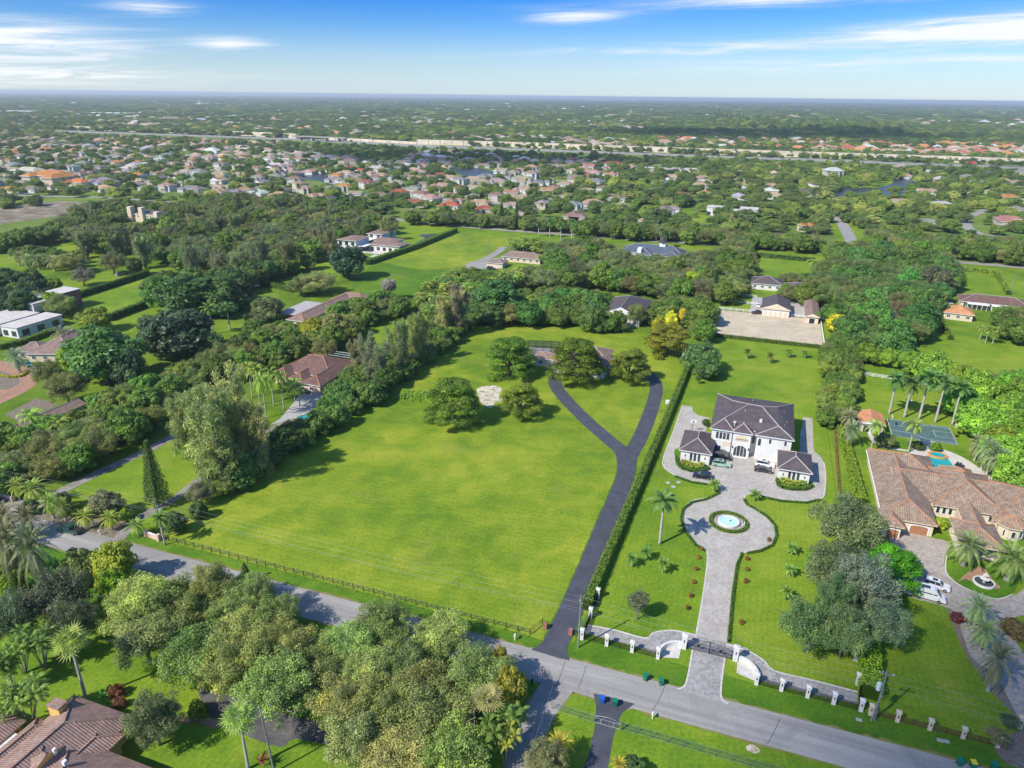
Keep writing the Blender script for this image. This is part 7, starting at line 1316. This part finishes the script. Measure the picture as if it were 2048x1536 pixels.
zone([(830, 605), (850, 570), (930, 535), (1000, 545), (1080, 530), (1090, 560), (1010, 580), (930, 600), (870, 640)], {'broad': .6, 'coconut': .25, 'oak': .15}, 3.6, 5.5, .68, None, 'thicket below the cottage', cols={'broad': (.07, .115, .026)})
zone([(800, 442), (830, 420), (1000, 430), (1200, 440), (1480, 455), (1500, 488), (1300, 476), (1190, 466), (1000, 452)], {'oak': .75, 'broad': .25}, 4.5, 7.0, .72, None, 'roadside row beyond the north road', cols={'oak': (.10, .125, .045)})
zone([(1480, 462), (1640, 470), (1650, 500), (1490, 490)], {'oak': .8, 'broad': .2}, 4.5, 6.5, .72, None, 'row by the orange roofed villa')
zone([(1725, 495), (1735, 455), (1800, 462), (1900, 468), (2090, 475), (2090, 525), (1990, 520), (1900, 512)], {'oak': .75, 'broad': .25}, 4.5, 7.0, .68, None, 'strip beyond the big woods')
zone([(1020, 505), (1010, 480), (1080, 478), (1100, 505), (1080, 530), (1060, 500)], {'coconut': .5, 'broad': .5}, 3, 4.5, .75, None, 'nursery plot beside the cottage')
zone([(1900, 560), (2090, 575), (2090, 600), (2000, 560)], {'oak': 1}, 4, 6, .8, None, 'corner by the long screened house')
zone([(1985, 615), (2090, 605), (2090, 680), (2010, 670)], {'oak': .6, 'broad': .4}, 4.5, 6.5, .66, None, 'lawn at the right edge')
zone([(1440, 480), (1500, 475), (1515, 530), (1480, 600), (1430, 600)], {'oak': .6, 'broad': .4}, 4.5, 6.5, .68, None, 'gap west of the double roofed house')
zone([(1560, 545), (1620, 550), (1640, 600), (1560, 598)], {'oak': .7, 'broad': .3}, 4, 6, .7, None, 'gap behind the horse barn')

finish_zones()
# ---------------- suburb: houses ----------------
TPL = []
def mk_template(rects, h, two=False):
    t = thing('suburban_house', 'x', 'house', (0, 0, 0), 0); wm = MB(); rm = MB()
    for k, r in enumerate(rects): wm.box(r[0]+.6, r[1]-.6, r[2]+.6, r[3]-.6, -.1, h-.2-.02*k); hip(rm, None, r[0], r[1], r[2], r[3], h-.02*k, .42, *r[4:7])
    wm.build('wall', M['wall_any'], t); rm.build('roof', [M['roof_any'], M['trim_white']], t)
    r = rects[0]
    for x in (r[0]+3, (r[0]+r[1])/2, r[1]-3):
        window(t, x, r[2]+.6, 1, 1.8, 1.4, 'S', bars=1)
        if two: window(t, x, r[2]+.6, 4.0, 1.6, 1.4, 'S', bars=1)
    TPL.append(t); return t
mk_template([(-9, 9, -6, 6, 'x', 'h', 'h'), (-9, -1, -10, 2, 'y', 'h', 'g')], 3.6)
mk_template([(-10, 8, -5, 7, 'x', 'h', 'h'), (0, 9, -9, 3, 'y', 'h', 'g')], 3.6)
mk_template([(-8, 8, -6, 6, 'x', 'h', 'h'), (-3, 4, -8.5, 0, 'y', 'h', 'g')], 6.2, True)
mk_template([(-8, 8, -6, 7, 'x', 'g', 'g'), (-8, -2, -9, 0, 'y', 'g', 'g')], 4.0)
mk_template([(-12, 10, -5, 6, 'x', 'h', 'h'), (4, 12, -11, 2, 'y', 'h', 'g'), (-12, -5, -9, 2, 'y', 'h', 'g')], 3.6)
USED = [False]*len(TPL)
RC = dict(tan=(.34, .265, .20), peach=(.38, .28, .20), orange=(.46, .20, .07), red=(.34, .10, .06), brown=(.22, .165, .13), grey=(.23, .23, .225), white=(.45, .45, .43), dark=(.12, .115, .12), salmon=(.34, .20, .14), blue=(.22, .27, .30))
HPL = []
def sub(x, y, k, rc, label, s=1.0, rz=0.0, wc=None, group=None, v=1.0):
    wc = wc or random.choice([(.52, .50, .46), (.50, .44, .34), (.48, .42, .36), (.56, .55, .53)])
    t0 = TPL[k]; c = [q*v*random.uniform(.85, 1.15) for q in RC[rc]]; t = dup(t0, (x, y, 0), rz, label, group, (s, s, s)) if USED[k] else t0
    if not USED[k]: t0.location = (x, y, 0); t0.rotation_euler = (0, 0, rz); t0.scale = (s, s, s); t0['label'] = label; USED[k] = True; 
    if group: t['group'] = group
    for ch in t.children:
        if ch.name.startswith('wall'): ch.color = (*wc, 1)
        elif ch.name.startswith('roof'): ch.color = (*c, 1)
    HPL.append((x, y, 11*s)); return t
def subpx(bx, by, wpx, k, rc, label, rz=0, **kw):
    x, y = G(bx, by); d = float(PR(x, y, 2)[2]); sub(x, y, k, rc, label, wpx*d/CF/20, TH+R(rz), **kw)
# the ones that can be told apart
for a in [(1612, 462, 40, 2, 'orange', 'two storey villa with bright orange roof beside the short cross road'), (1664, 355, 46, 2, 'white', 'large white roofed two storey house on the lake shore'), (1640, 338, 26, 0, 'orange', 'orange roofed house behind the lakeside white house'), (1730, 352, 20, 3, 'peach', 'small house with orange brown roof on the lake peninsula'), (1850, 452, 50, 4, 'grey', 'pale grey roofed house right of the cross road'), (1778, 480, 46, 0, 'peach', 'peach roofed house half hidden beside the cross road'), (1330, 427, 50, 4, 'grey', 'grey roofed house on the lawns left of the white modern villa'), (1365, 395, 36, 0, 'red', 'red brown roofed house above the grey roofed one'), (1408, 390, 30, 0, 'orange', 'terracotta roofed house in the middle distance'), (1476, 398, 40, 0, 'white', 'white tile roofed house behind the white modern villa'), (1610, 390, 44, 4, 'dark', 'dark brown roofed house with white gables left of the lake'),
 (1148, 440, 58, 0, 'brown', 'terracotta brown roofed house beyond the north road palms'), (1288, 448, 40, 0, 'peach', 'pinkish roofed house half hidden by oaks on the north road'), (902, 418, 48, 0, 'red', 'bright red orange roofed house beyond the north road'), (970, 424, 44, 0, 'red', 'low red roofed house right of the bright red one'), (1040, 430, 24, 3, 'tan', 'small tan gable behind the conifers'), (1055, 424, 34, 0, 'peach', 'tan roofed house right of the two conifers'), (690, 382, 34, 2, 'orange', 'bright orange roofed house in the left suburb'), (660, 402, 30, 3, 'dark', 'small dark roofed house left of the bright orange one'), (800, 390, 40, 0, 'red', 'salmon red roofed house right of the bright orange one'), (742, 352, 24, 2, 'tan', 'cream two storey house on the lagoon'), (700, 340, 28, 0, 'red', 'red pink roofed house by the left lagoon'), (62, 348, 46, 4, 'white', 'white flat looking roof at the far left of the suburb'), (110, 365, 80, 4, 'orange', 'long orange roofed house at the left beside the road trees'), (160, 372, 50, 0, 'orange', 'second long orange roofed house right of the first'), (215, 372, 56, 4, 'grey', 'pale grey roofed house right of the long orange roofs'), (240, 352, 34, 0, 'tan', 'tan roofed house above the pale grey one'), (490, 386, 40, 0, 'salmon', 'salmon roofed house between palms left of the lagoon'), (440, 378, 30, 0, 'peach', 'peach house behind the palms in the left suburb'),
 (1240, 420, 44, 4, 'peach', 'peach roofed house beside the double hedge line'), (1185, 412, 46, 0, 'peach', 'peach roofed house at the end of the suburb street'), (1175, 388, 40, 0, 'tan', 'tan roofed house in the cluster beside the suburb street'), (1140, 396, 34, 4, 'brown', 'brown roofed bungalow left of the tan cluster'), (1105, 406, 34, 0, 'grey', 'grey roofed house above the peach ones'), (945, 398, 36, 0, 'white', 'white roofed house behind the red roofed pair'), (960, 368, 34, 4, 'tan', 'tan roofed house in the second row of the middle suburb'), (1000, 372, 30, 0, 'tan', 'tan roof right beside its twin in the middle suburb'), (880, 355, 32, 0, 'red', 'maroon red roofed house in the middle suburb'), (838, 350, 36, 0, 'tan', 'pinkish tan roofed house left of the maroon one'), (765, 356, 34, 0, 'tan', 'tan roofed house behind the orange one'),
 (1865, 352, 34, 3, 'white', 'white walled house at the right end of the lake'), (1800, 338, 30, 0, 'peach', 'peach roofed house beyond the lake end'), (1880, 342, 20, 3, 'white', 'small white house right of the lake'), (2010, 450, 60, 4, 'salmon', 'salmon roofed house with grey wing at the right edge'), (2030, 425, 30, 2, 'grey', 'grey two storey house at the right edge'), (1980, 355, 40, 0, 'dark', 'dark flat roofed house near the highway at right'), (1905, 300, 34, 0, 'orange', 'orange roofed house beyond the highway at right'), (1960, 302, 30, 0, 'orange', 'second orange roofed house beyond the highway at right'), (1855, 312, 30, 0, 'salmon', 'salmon roofed house beyond the highway barrier')]:
    subpx(*a[:6], rz=random.choice((0, 0, 90, 15, -20)))
t, o = modern('white_villa', 'white modern villa with dark roof pieces among hedges in the middle distance', [(0, 14, 0, 14, 0, 6.4), (15, 26, 4, 16, 0, 4), (27, 41, 0, 15, 0, 6.4)]); t.location = (*G(1412, 430), 0)
t, o = modern('grey_terrace', 'row of new dark flat roofed houses below the highway barrier', [(0, 24, 0, 14, 0, 6), (26, 50, 4, 18, 0, 6), (52, 76, 8, 22, 0, 6)]); t.location = (*G(1285, 345), 0)
sd = thing('garden_shed', 'small white domed shed beside the cross road', 'shed', (*G(1730, 482), 0), TH); part('wall', 'stucco_white', sd, (0, 3.4, 0, 4.5, 0, 2.4)); m = MB(); [m.poly([(1.7-1.85*math.cos(a), -.1, 2.4+1.2*math.sin(a)), (1.7-1.85*math.cos(b), -.1, 2.4+1.2*math.sin(b)), (1.7-1.85*math.cos(b), 4.6, 2.4+1.2*math.sin(b)), (1.7-1.85*math.cos(a), 4.6, 2.4+1.2*math.sin(a))]) for a, b in [(i*math.pi/6, (i+1)*math.pi/6) for i in range(6)]]; m.build('roof', M['white_paint'], sd); window(sd, 1.7, 0, .2, 1.6, 1.9)
# the many look-alikes, row after row
rs = random.Random(11)
NOTREE = [p for n, p, mt in LW if n in ('hay_field', 'rough_field', 'estate_garden', 'roadside_lawn', 'west_field', 'villa_north_lawn', 'street_side_lawn', 'north_lawn', 'east_field')]+[[(-40, 415), (130, 398), (200, 403), (195, 418), (110, 438), (-40, 455)], [(1662, 400), (1678, 376), (1720, 372), (1785, 356), (1838, 356), (1830, 370), (1745, 386), (1690, 396)], [(595, 345), (670, 345), (672, 374), (595, 362)], [(905, 333), (995, 333), (995, 354), (905, 354)], [(60, 384), (220, 388), (360, 402), (355, 412), (60, 400)], [(100, 256), (640, 275), (1022, 292), (1380, 305), (2100, 331), (2100, 343), (1380, 316), (1022, 303), (640, 287), (100, 269)], [(1662, 425), (1690, 425), (1725, 495), (1695, 495)], [(1940, 415), (1975, 420), (1950, 440), (1990, 470), (1960, 475), (1925, 440)], [(230, 244), (300, 250), (300, 256), (190, 250)], [(280, 308), (500, 286), (500, 293), (280, 314)]]
SUBZ = [([(-60, 345), (-60, 300), (120, 290), (300, 295), (420, 285), (560, 300), (720, 320), (720, 400), (560, 400), (440, 395), (250, 380), (120, 380), (0, 385)], 27, .78, 'left suburb', ['tan', 'tan', 'tan', 'peach', 'peach', 'brown', 'brown', 'grey', 'grey', 'orange', 'white', 'salmon']),
 ([(720, 322), (840, 300), (1000, 312), (1240, 325), (1230, 360), (1280, 400), (1210, 430), (1090, 425), (960, 415), (840, 410), (720, 400)], 27, .74, 'middle suburb', ['tan', 'tan', 'tan', 'peach', 'brown', 'brown', 'red', 'grey', 'grey', 'salmon', 'white']),
 ([(1240, 330), (1560, 335), (1700, 345), (2090, 350), (2090, 460), (1700, 400), (1500, 400), (1330, 400)], 38, .52, 'leafy right suburb', ['tan', 'white', 'grey', 'orange', 'peach']),
 ([(-60, 262), (200, 262), (620, 280), (620, 300), (420, 285), (-60, 298)], 30, .6, 'far left suburb', ['tan', 'peach', 'brown', 'orange', 'salmon'])]
def near_any(x, y, L, pad): return any((x-a)**2+(y-b)**2 < (pad+c)**2 for a, b, c in L)
cand = []
for zi, (poly, sp, pr_, nm, cols) in enumerate(SUBZ):
    nu = 0
    for i in range(-60, 60):
        for j in range(10, 90):
            u = i*sp; v = j*sp*1.25+(3 if i % 2 else 0); a = .15*math.sin(u*.004)+.1*math.sin(v*.003); x, y = W(u+rs.uniform(-4, 4), v+rs.uniform(-5, 5)); X, Y, D = PR(x, y, 2)
            if not bool(inpoly(X, Y, poly)) or rs.random() > pr_ or near_any(x, y, HPL, 9) or any(inpoly(X, Y, p) for p in NOTREE): continue
            cand.append((float(D), x, y, nm, rs.choice(cols), rs.choice((0, 0, 90, 10, -15)), rs.randrange(5), rs.uniform(.82, 1.12)))
cand.sort()
SPEC = cand[:285]
RN = dict(tan='tan', peach='peach', orange='orange', red='red', brown='brown', grey='grey', white='white', dark='dark', salmon='salmon', blue='blue')
gg = {}
for c in SPEC: gg.setdefault((c[3], c[4]), []).append(c)
for (nm, rc), L_ in gg.items():
    nr = max(1, min(4, len(L_)//7)); rows = [L_[len(L_)*i//nr:len(L_)*(i+1)//nr] for i in range(nr)]
    for ri, row in enumerate(rows):
        rn = '' if nr == 1 else ', '+(['nearest', 'second', 'third'][ri] if ri < nr-1 else 'farthest')+' row'
        for i, (d, x, y, _, _, rz, k, s) in enumerate(sorted(row, key=lambda c: PR1(c[1], c[2], 2)[0])): sub(x, y, k, rc, '%s roofed house, %s%s of the %s' % (RN[rc], ordn(i), rn, nm), s, TH+R(rz), group='%s roofed houses in the %s' % (RN[rc], nm))
for k in range(4, 24):
    v = (k+.25)*67.5; run = []
    for u in range(-1500, 1500, 12):
        x, y = W(u, v); X, Y, D = PR1(x, y, 0)
        if X < 1290 and any(inpoly(X, Y, s_[0]) for s_ in SUBZ[:2]) and not any(inpoly(X, Y, p) for p in NOTREE): run.append((x, y))
        else:
            if len(run) > 4: ribbon('suburb_street', [run[0], run[-1]], 7, .07, 'road', False)
            run = []
    if len(run) > 4: ribbon('suburb_street', [run[0], run[-1]], 7, .07, 'road', False)
m = MB()
for d, x, y, nm, rc, rz, k, s in SPEC:
    v_ = (-x*_st+y*_ct)/67.5-.25; o_ = (round(v_)-v_)*67.5; u_ = x*_ct+y*_st+4; vv = -x*_st+y*_ct; a_, b_ = sorted((vv, vv+o_)); m.poly([(*W(u_-3, a_), .065), (*W(u_+3, a_), .065), (*W(u_+3, b_), .065), (*W(u_-3, b_), .065)])
tag(m.build('driveways', M['concrete']), kind='structure')
HC = [((.6, .6, .6), 'white'), ((.05, .05, .06), 'black'), ((.4, .05, .04), 'red'), ((.3, .32, .35), 'silver')]
for i, (a, b) in enumerate([(1105, 304), (1210, 309), (1300, 312), (1430, 317), (1500, 319), (1620, 324), (1700, 327), (1850, 333), (1990, 338), (900, 297)]):
    x, y = G(a, b); cl_, nm_ = HC[i % 4]; car('highway_car', ['suv', 'sedan'][i % 2], nm_+' vehicle on the highway, '+ordn(sorted([1105, 1210, 1300, 1430, 1500, 1620, 1700, 1850, 1990, 900]).index(a))+' of ten', cl_, x, y, R(156), 'car', 'vehicles on the highway')
# beyond: houses too many and too small to count
FAR = [c[1:3]+(c[4], c[7]) for c in cand[285:]]
def bandhouses(n, poly, cols, s0=1., s1=1.5):
    xs = [p[0] for p in poly]; ys = [p[1] for p in poly]; k = 0
    while k < n:
        X, Y = rs.uniform(min(xs), max(xs)), rs.uniform(min(ys), max(ys))
        if not bool(inpoly(X, Y, poly)): continue
        x, y = G(X, Y); FAR.append((x, y, rs.choice(cols), rs.uniform(s0, s1))); k += 1
bandhouses(260, [(-60, 258), (-60, 236), (300, 240), (640, 252), (900, 268), (1300, 285), (1300, 300), (640, 270), (300, 256)], ['tan', 'peach', 'tan', 'brown', 'salmon', 'white', 'orange'])
bandhouses(230, [(1300, 290), (1500, 300), (2090, 318), (2090, 295), (1800, 290), (1500, 280), (1300, 280)], ['tan', 'peach', 'salmon', 'red', 'orange', 'white'])
bandhouses(420, [(-60, 236), (-60, 208), (600, 212), (1300, 230), (1300, 265), (640, 250)], ['tan', 'peach', 'white', 'tan', 'grey'], 1, 1.8)
bandhouses(140, [(0, 210), (600, 205), (1400, 215), (2090, 225), (2090, 260), (1300, 240), (600, 215)], ['white', 'tan', 'white', 'peach'], 1.2, 2.4)
m = MB(); cl = list(RC)
for x, y, rc, s in FAR:
    w, d, h = 10*s*rs.uniform(.8, 1.3), 7*s*rs.uniform(.8, 1.3), 4.2*s; a = TH+rs.choice((0, math.pi/2)); ca, sa = math.cos(a), math.sin(a); F = lambda p, q, z: (x+p*ca-q*sa, y+p*sa+q*ca, z)
    b = [(-w, -d), (w, -d), (w, d), (-w, d)]
    for i in range(4): j = (i+1) % 4; m.poly([F(*b[i], 0), F(*b[j], 0), F(*b[j], h), F(*b[i], h)], len(cl))
    e = .45*min(w, d); k = cl.index(rc); m.poly([F(-w-.6, -d-.6, h), F(w+.6, -d-.6, h), F(w-d, 0, h+e), F(-w+d, 0, h+e)], k); m.poly([F(w+.6, d+.6, h), F(-w-.6, d+.6, h), F(-w+d, 0, h+e), F(w-d, 0, h+e)], k); m.poly([F(w+.6, -d-.6, h), F(w+.6, d+.6, h), F(w-d, 0, h+e)], k); m.poly([F(-w-.6, d+.6, h), F(-w-.6, -d-.6, h), F(-w+d, 0, h+e)], k)
tag(m.build('distant_houses', [plain('far_'+c, RC[c], .8, 0, .1, .05) for c in cl]+[M['stucco_white']]), 'countless tiny houses with pale and tan roofs spread to the horizon beyond the highway', 'houses', kind='stuff')
# far large pale roofs (shopping sheds)
for i, (a, b, w, l) in enumerate([(30, 228, 70, 'long white warehouse roofs at the far left'), (215, 232, 90, 'wide white store roof left of centre far away'), (450, 210, 110, 'pale band of store buildings near the horizon'), (1195, 200, 24, 'pale tower block like building near the horizon'), (2000, 223, 60, 'long white warehouse at the far right')]):
    x, y = G(a, b); D = float(PR(x, y, 4)[2]); ww = w*D/CF; t = thing('warehouse', l, 'warehouse', (x, y, 0), R(-5)); part('wall', 'stucco_white', t, (-ww/2, ww/2, 0, 60, 0, 11)); part('roof', 'trim_white', t, (-ww/2-1, ww/2+1, -1, 61, 11, 12)); part('annex', 'stucco_cream', t, (-ww*.3, ww*.1, -20, -.1, 0, 8))
# ---------------- suburb and far woods ----------------
pc = rs
ex = HPL+[(f[0], f[1], 9*f[3]) for f in FAR]
grid = {}
for a, b, c in ex: grid.setdefault((int(a//40), int(b//40)), []).append((a, b, c))
def clear(x, y, pad):
    i, j = int(x//40), int(y//40)
    for p in (-1, 0, 1):
        for q in (-1, 0, 1):
            for a, b, c in grid.get((i+p, j+q), ()):
                if (x-a)**2+(y-b)**2 < (c*.85+pad)**2: return False
    return True
HNEAR = PLACED
def scat(y0, y1, sp, f):
    """jittered rows of trees on the ground between two distances"""
    out = []; y = y0; row = 0
    while y < y1:
        wx = y*.82+120; n = int(2*wx/sp)
        xx = -wx+(np.arange(n)+rg.random(n))*sp; yy = y+rg.random(n)*sp; X, Y, D = PR(xx, yy, 4.); ok = (X > -60) & (X < 2110)
        for a, b, c, d in zip(xx[ok], yy[ok], X[ok], Y[ok]): 
            if f(a, b, c, d): out.append((a, b))
        y += sp; row += 1
    return out
def ok_near(x, y, X, Y):
    if Y > (425 if X < 1200 else 462): return False
    if any(bool(inpoly(X, Y, p)) for p in NOTREE): return False
    dens = .85 if X > 1240 or Y > 400 else .68
    v_ = (-x*_st+y*_ct)/67.5-.25
    if abs(v_-round(v_))*67.5 < 5 and X < 1290: return False
    return pc.random() < dens and clear(x, y, 2.5)
near_pts = scat(440, 1500, 12.5, ok_near)
def ok_mid(x, y, X, Y):
    if any(bool(inpoly(X, Y, p)) for p in NOTREE[-10:]): return False
    return pc.random() < .82 and clear(x, y, 4)
mid_pts = scat(1500, 3300, 19, ok_mid)
far_pts = scat(3300, 7000, 42, lambda x, y, X, Y: pc.random() < .85); vfar = scat(7000, 10500, 90, lambda x, y, X, Y: True)+scat(10500, 17500, 190, lambda x, y, X, Y: True)
near_pts.sort(key=lambda p: p[1]); ind = []; rest = near_pts
print('far trees', len(near_pts), len(mid_pts), len(far_pts), len(vfar))
def forest(name, pts, smin, smax, zmul, label, kinds, mat='far_leaf', sc=None):
    n = len(pts); me = bpy.data.meshes.new(name); me.vertices.add(n); co = np.zeros((n, 3)); co[:, :2] = np.array(pts); me.vertices.foreach_set('co', co.reshape(-1).astype(np.float32))
    for nm, typ, val in (('isc', 'FLOAT_VECTOR', None), ('irot', 'FLOAT', rg.uniform(0, 6.28, n)), ('idx', 'INT', rg.choice(len(kinds), n, p=np.array([k[2] for k in kinds])/sum(k[2] for k in kinds)))):
        a = me.attributes.new(nm, typ, 'POINT')
        if typ == 'FLOAT_VECTOR':
            s = rg.uniform(smin, smax, n); vec = np.stack([s, s, s*rg.uniform(.8, 1.2, n)*zmul], 1) if sc is None else sc; a.data.foreach_set('vector', vec.reshape(-1).astype(np.float32))
        else: a.data.foreach_set('value', val.astype(np.float32 if typ == 'FLOAT' else np.int32))
    o = bpy.data.objects.new(name, me); COL.objects.link(o); tag(o, label, 'woodland', kind='stuff')
    g = bpy.data.node_groups.new(name, 'GeometryNodeTree'); g.interface.new_socket('Geometry', in_out='INPUT', socket_type='NodeSocketGeometry'); g.interface.new_socket('Geometry', in_out='OUTPUT', socket_type='NodeSocketGeometry')
    N = g.nodes; L = g.links; gi = N.new('NodeGroupInput'); go = N.new('NodeGroupOutput'); iop = N.new('GeometryNodeInstanceOnPoints'); m2p = N.new('GeometryNodeMeshToPoints'); L.new(gi.outputs[0], m2p.inputs[0]); L.new(m2p.outputs[0], iop.inputs['Points'])
    gti = N.new('GeometryNodeGeometryToInstance')
    for k in kinds[::-1]:
        oi = N.new('GeometryNodeObjectInfo'); oi.inputs['Object'].default_value = k[0]; oi.inputs['As Instance'].default_value = False
        tr = N.new('GeometryNodeTransform'); L.new(oi.outputs['Geometry'], tr.inputs[0]); q = k[1]; tr.inputs['Scale'].default_value = (1/q[0], 1/q[0], 1/q[1]); L.new(tr.outputs[0], gti.inputs[0])
    L.new(gti.outputs[0], iop.inputs['Instance']); iop.inputs['Pick Instance'].default_value = True
    def na(nm, t): q = N.new('GeometryNodeInputNamedAttribute'); q.data_type = t; q.inputs['Name'].default_value = nm; return q.outputs[0]
    L.new(na('idx', 'INT'), iop.inputs['Instance Index']); L.new(na('isc', 'FLOAT_VECTOR'), iop.inputs['Scale']); cx = N.new('ShaderNodeCombineXYZ'); L.new(na('irot', 'FLOAT'), cx.inputs[2]); L.new(cx.outputs[0], iop.inputs['Rotation'])
    sm = N.new('GeometryNodeSetMaterial'); sm.inputs['Material'].default_value = M[mat]; L.new(iop.outputs[0], sm.inputs[0]); L.new(sm.outputs[0], go.inputs[0])
    md = o.modifiers.new('trees', 'NODES'); md.node_group = g; return o
def src(kind, v):
    me = LIB[kind][v]['crown']
    for o in bpy.data.objects:
        if o.type == 'MESH' and o.data == me: return o
S1 = [(src('oak', 0), (6.5, 8.8), .32), (src('broad', 0), (5.0, 8.6), .30), (src('oak', 1), (6.5, 8.8), .28), (src('royal', 0), (6.5, 8.0), .10)]
S1 = [k for k in S1 if k[0] is not None]; tot = sum(k[2] for k in S1); S1 = [(k[0], k[1], k[2]/tot) for k in S1]
forest('suburb_trees', rest, 3.8, 7.6, 1.25, 'uncountable trees among the far suburb houses on both sides of the highway', S1)
forest('distant_woods', mid_pts, 8, 14, .85, 'dense dark tree cover stretching beyond the highway', S1[:2])
forest('horizon_woods', far_pts+vfar, 22, 40, .34, 'blue green woodland reaching to the horizon', S1[:2])
for k, nm, lb in (('oak', 'more_oaks', 'the many further grey green oaks standing among the named ones in the woods'), ('broad', 'more_leafy_trees', 'the many further leafy trees standing among the named ones in the woods')):
    L_ = REST[k]
    if L_: rr_ = np.array([c[4] for c in L_]); hh_ = np.array([c[5] for c in L_]); q_ = (6.5, 8.8) if k == 'oak' else (5.0, 8.6); forest(nm, [(c[2], c[3]) for c in L_], 0, 0, 0, lb, [(src(k, v), q_, .5) for v in (0, 1)], 'rest_'+k, np.stack([rr_, rr_, hh_], 1))
# a taller dark plantation far right of centre
tall = []
for poly, n in (([(1440, 232), (1560, 240), (1800, 262), (1800, 275), (1500, 262), (1430, 245)], 700),):
    xs = [p[0] for p in poly]; ys = [p[1] for p in poly]; k = 0
    while k < n:
        X, Y = rs.uniform(min(xs), max(xs)), rs.uniform(min(ys), max(ys))
        if bool(inpoly(X, Y, poly)): tall.append(G(X, Y)); k += 1
fo = forest('tall_plantation', tall, 9, 15, 1.5, 'taller dark woods standing out beyond the highway', S1[:2])
# ---------------- clouds high above, out of the picture, shading parts of the land ----------------
ct = NT('cloud'); co_ = ct.coord('Object'); sx_ = ct.n('ShaderNodeVectorMath', operation='LENGTH'); ct.L.new(ct.map(co_, (1, 1, 0)), sx_.inputs[0]); nn_ = ct.noise(co_, 2.2, 5, .6)
fl = ct.n('ShaderNodeMapRange', interpolation_type='SMOOTHSTEP'); ct.L.new(ct.math('ADD', sx_.outputs['Value'], ct.math('MULTIPLY', ct.math('SUBTRACT', nn_, .5), .5)), fl.inputs['Value']); fl.inputs['From Min'].default_value = .42; fl.inputs['From Max'].default_value = 1.0; fl.inputs['To Min'].default_value = .62; fl.inputs['To Max'].default_value = 0
tb_ = ct.n('ShaderNodeBsdfTransparent'); db_ = ct.n('ShaderNodeBsdfTranslucent'); db_.inputs[0].default_value = (.9, .9, .9, 1); mb_ = ct.n('ShaderNodeMixShader'); ct.L.new(fl.outputs[0], mb_.inputs[0]); ct.L.new(tb_.outputs[0], mb_.inputs[1]); ct.L.new(db_.outputs[0], mb_.inputs[2]); ct.L.new(mb_.outputs[0], ct.out.inputs['Surface'])
def cloud(label, gx, gy, ra, rb, alt, rot=0.0):
    p = Vector((gx, gy, 0))+tosun*(alt/tosun.z); m = MB(); m.lathe([(max(.001, math.sin(math.pi*i/12)), -.12*math.cos(math.pi*i/12)) for i in range(13)], n=36)
    m.v = [(x*(1+.10*math.sin(5*x+3*y)), y*(1+.10*math.cos(4*y-2*x)), z*(1+.5*math.sin(6*x)*math.cos(5*y))) for x, y, z in m.v]; o = m.build('cloud', ct.mat, None, smooth=True, loc=tuple(p)); o.scale = (ra, rb, min(ra, rb)); o.rotation_euler.z = rot; return tag(o, label, 'cloud')
q = W(82, 92); cloud('small white cloud drifting high over the lower right lots', q[0], q[1], 88, 66, 520, TH)
q = G(1560, 272); cloud('broad cloud shading the dark plantation beyond the highway', q[0], q[1], 620, 330, 1000); q = G(960, 320); cloud('broad cloud shading the middle suburb by the highway', q[0], q[1], 330, 150, 1000)
# ---------------- haze ----------------
hb = MB(); hb.box(-31000, 31000, -400, 40100, -1, 95); hz_ = hb.build('haze', plain('haze_stub', (.5, .5, .5))); tag(hz_, 'thin blue summer haze over the plain', 'haze', kind='stuff')
hm = bpy.data.materials.new('haze'); hm.use_nodes = True; nt = hm.node_tree; nt.nodes.clear(); ho = nt.nodes.new('ShaderNodeOutputMaterial'); pv = nt.nodes.new('ShaderNodeVolumePrincipled'); pv.inputs['Color'].default_value = (.88, .95, 1, 1); pv.inputs['Density'].default_value = .00008; pv.inputs['Anisotropy'].default_value = .2
nt.links.new(pv.outputs[0], ho.inputs['Volume']); hz_.data.materials[0] = hm
S.cycles.volume_max_steps = 64
print('objects', len(bpy.data.objects))
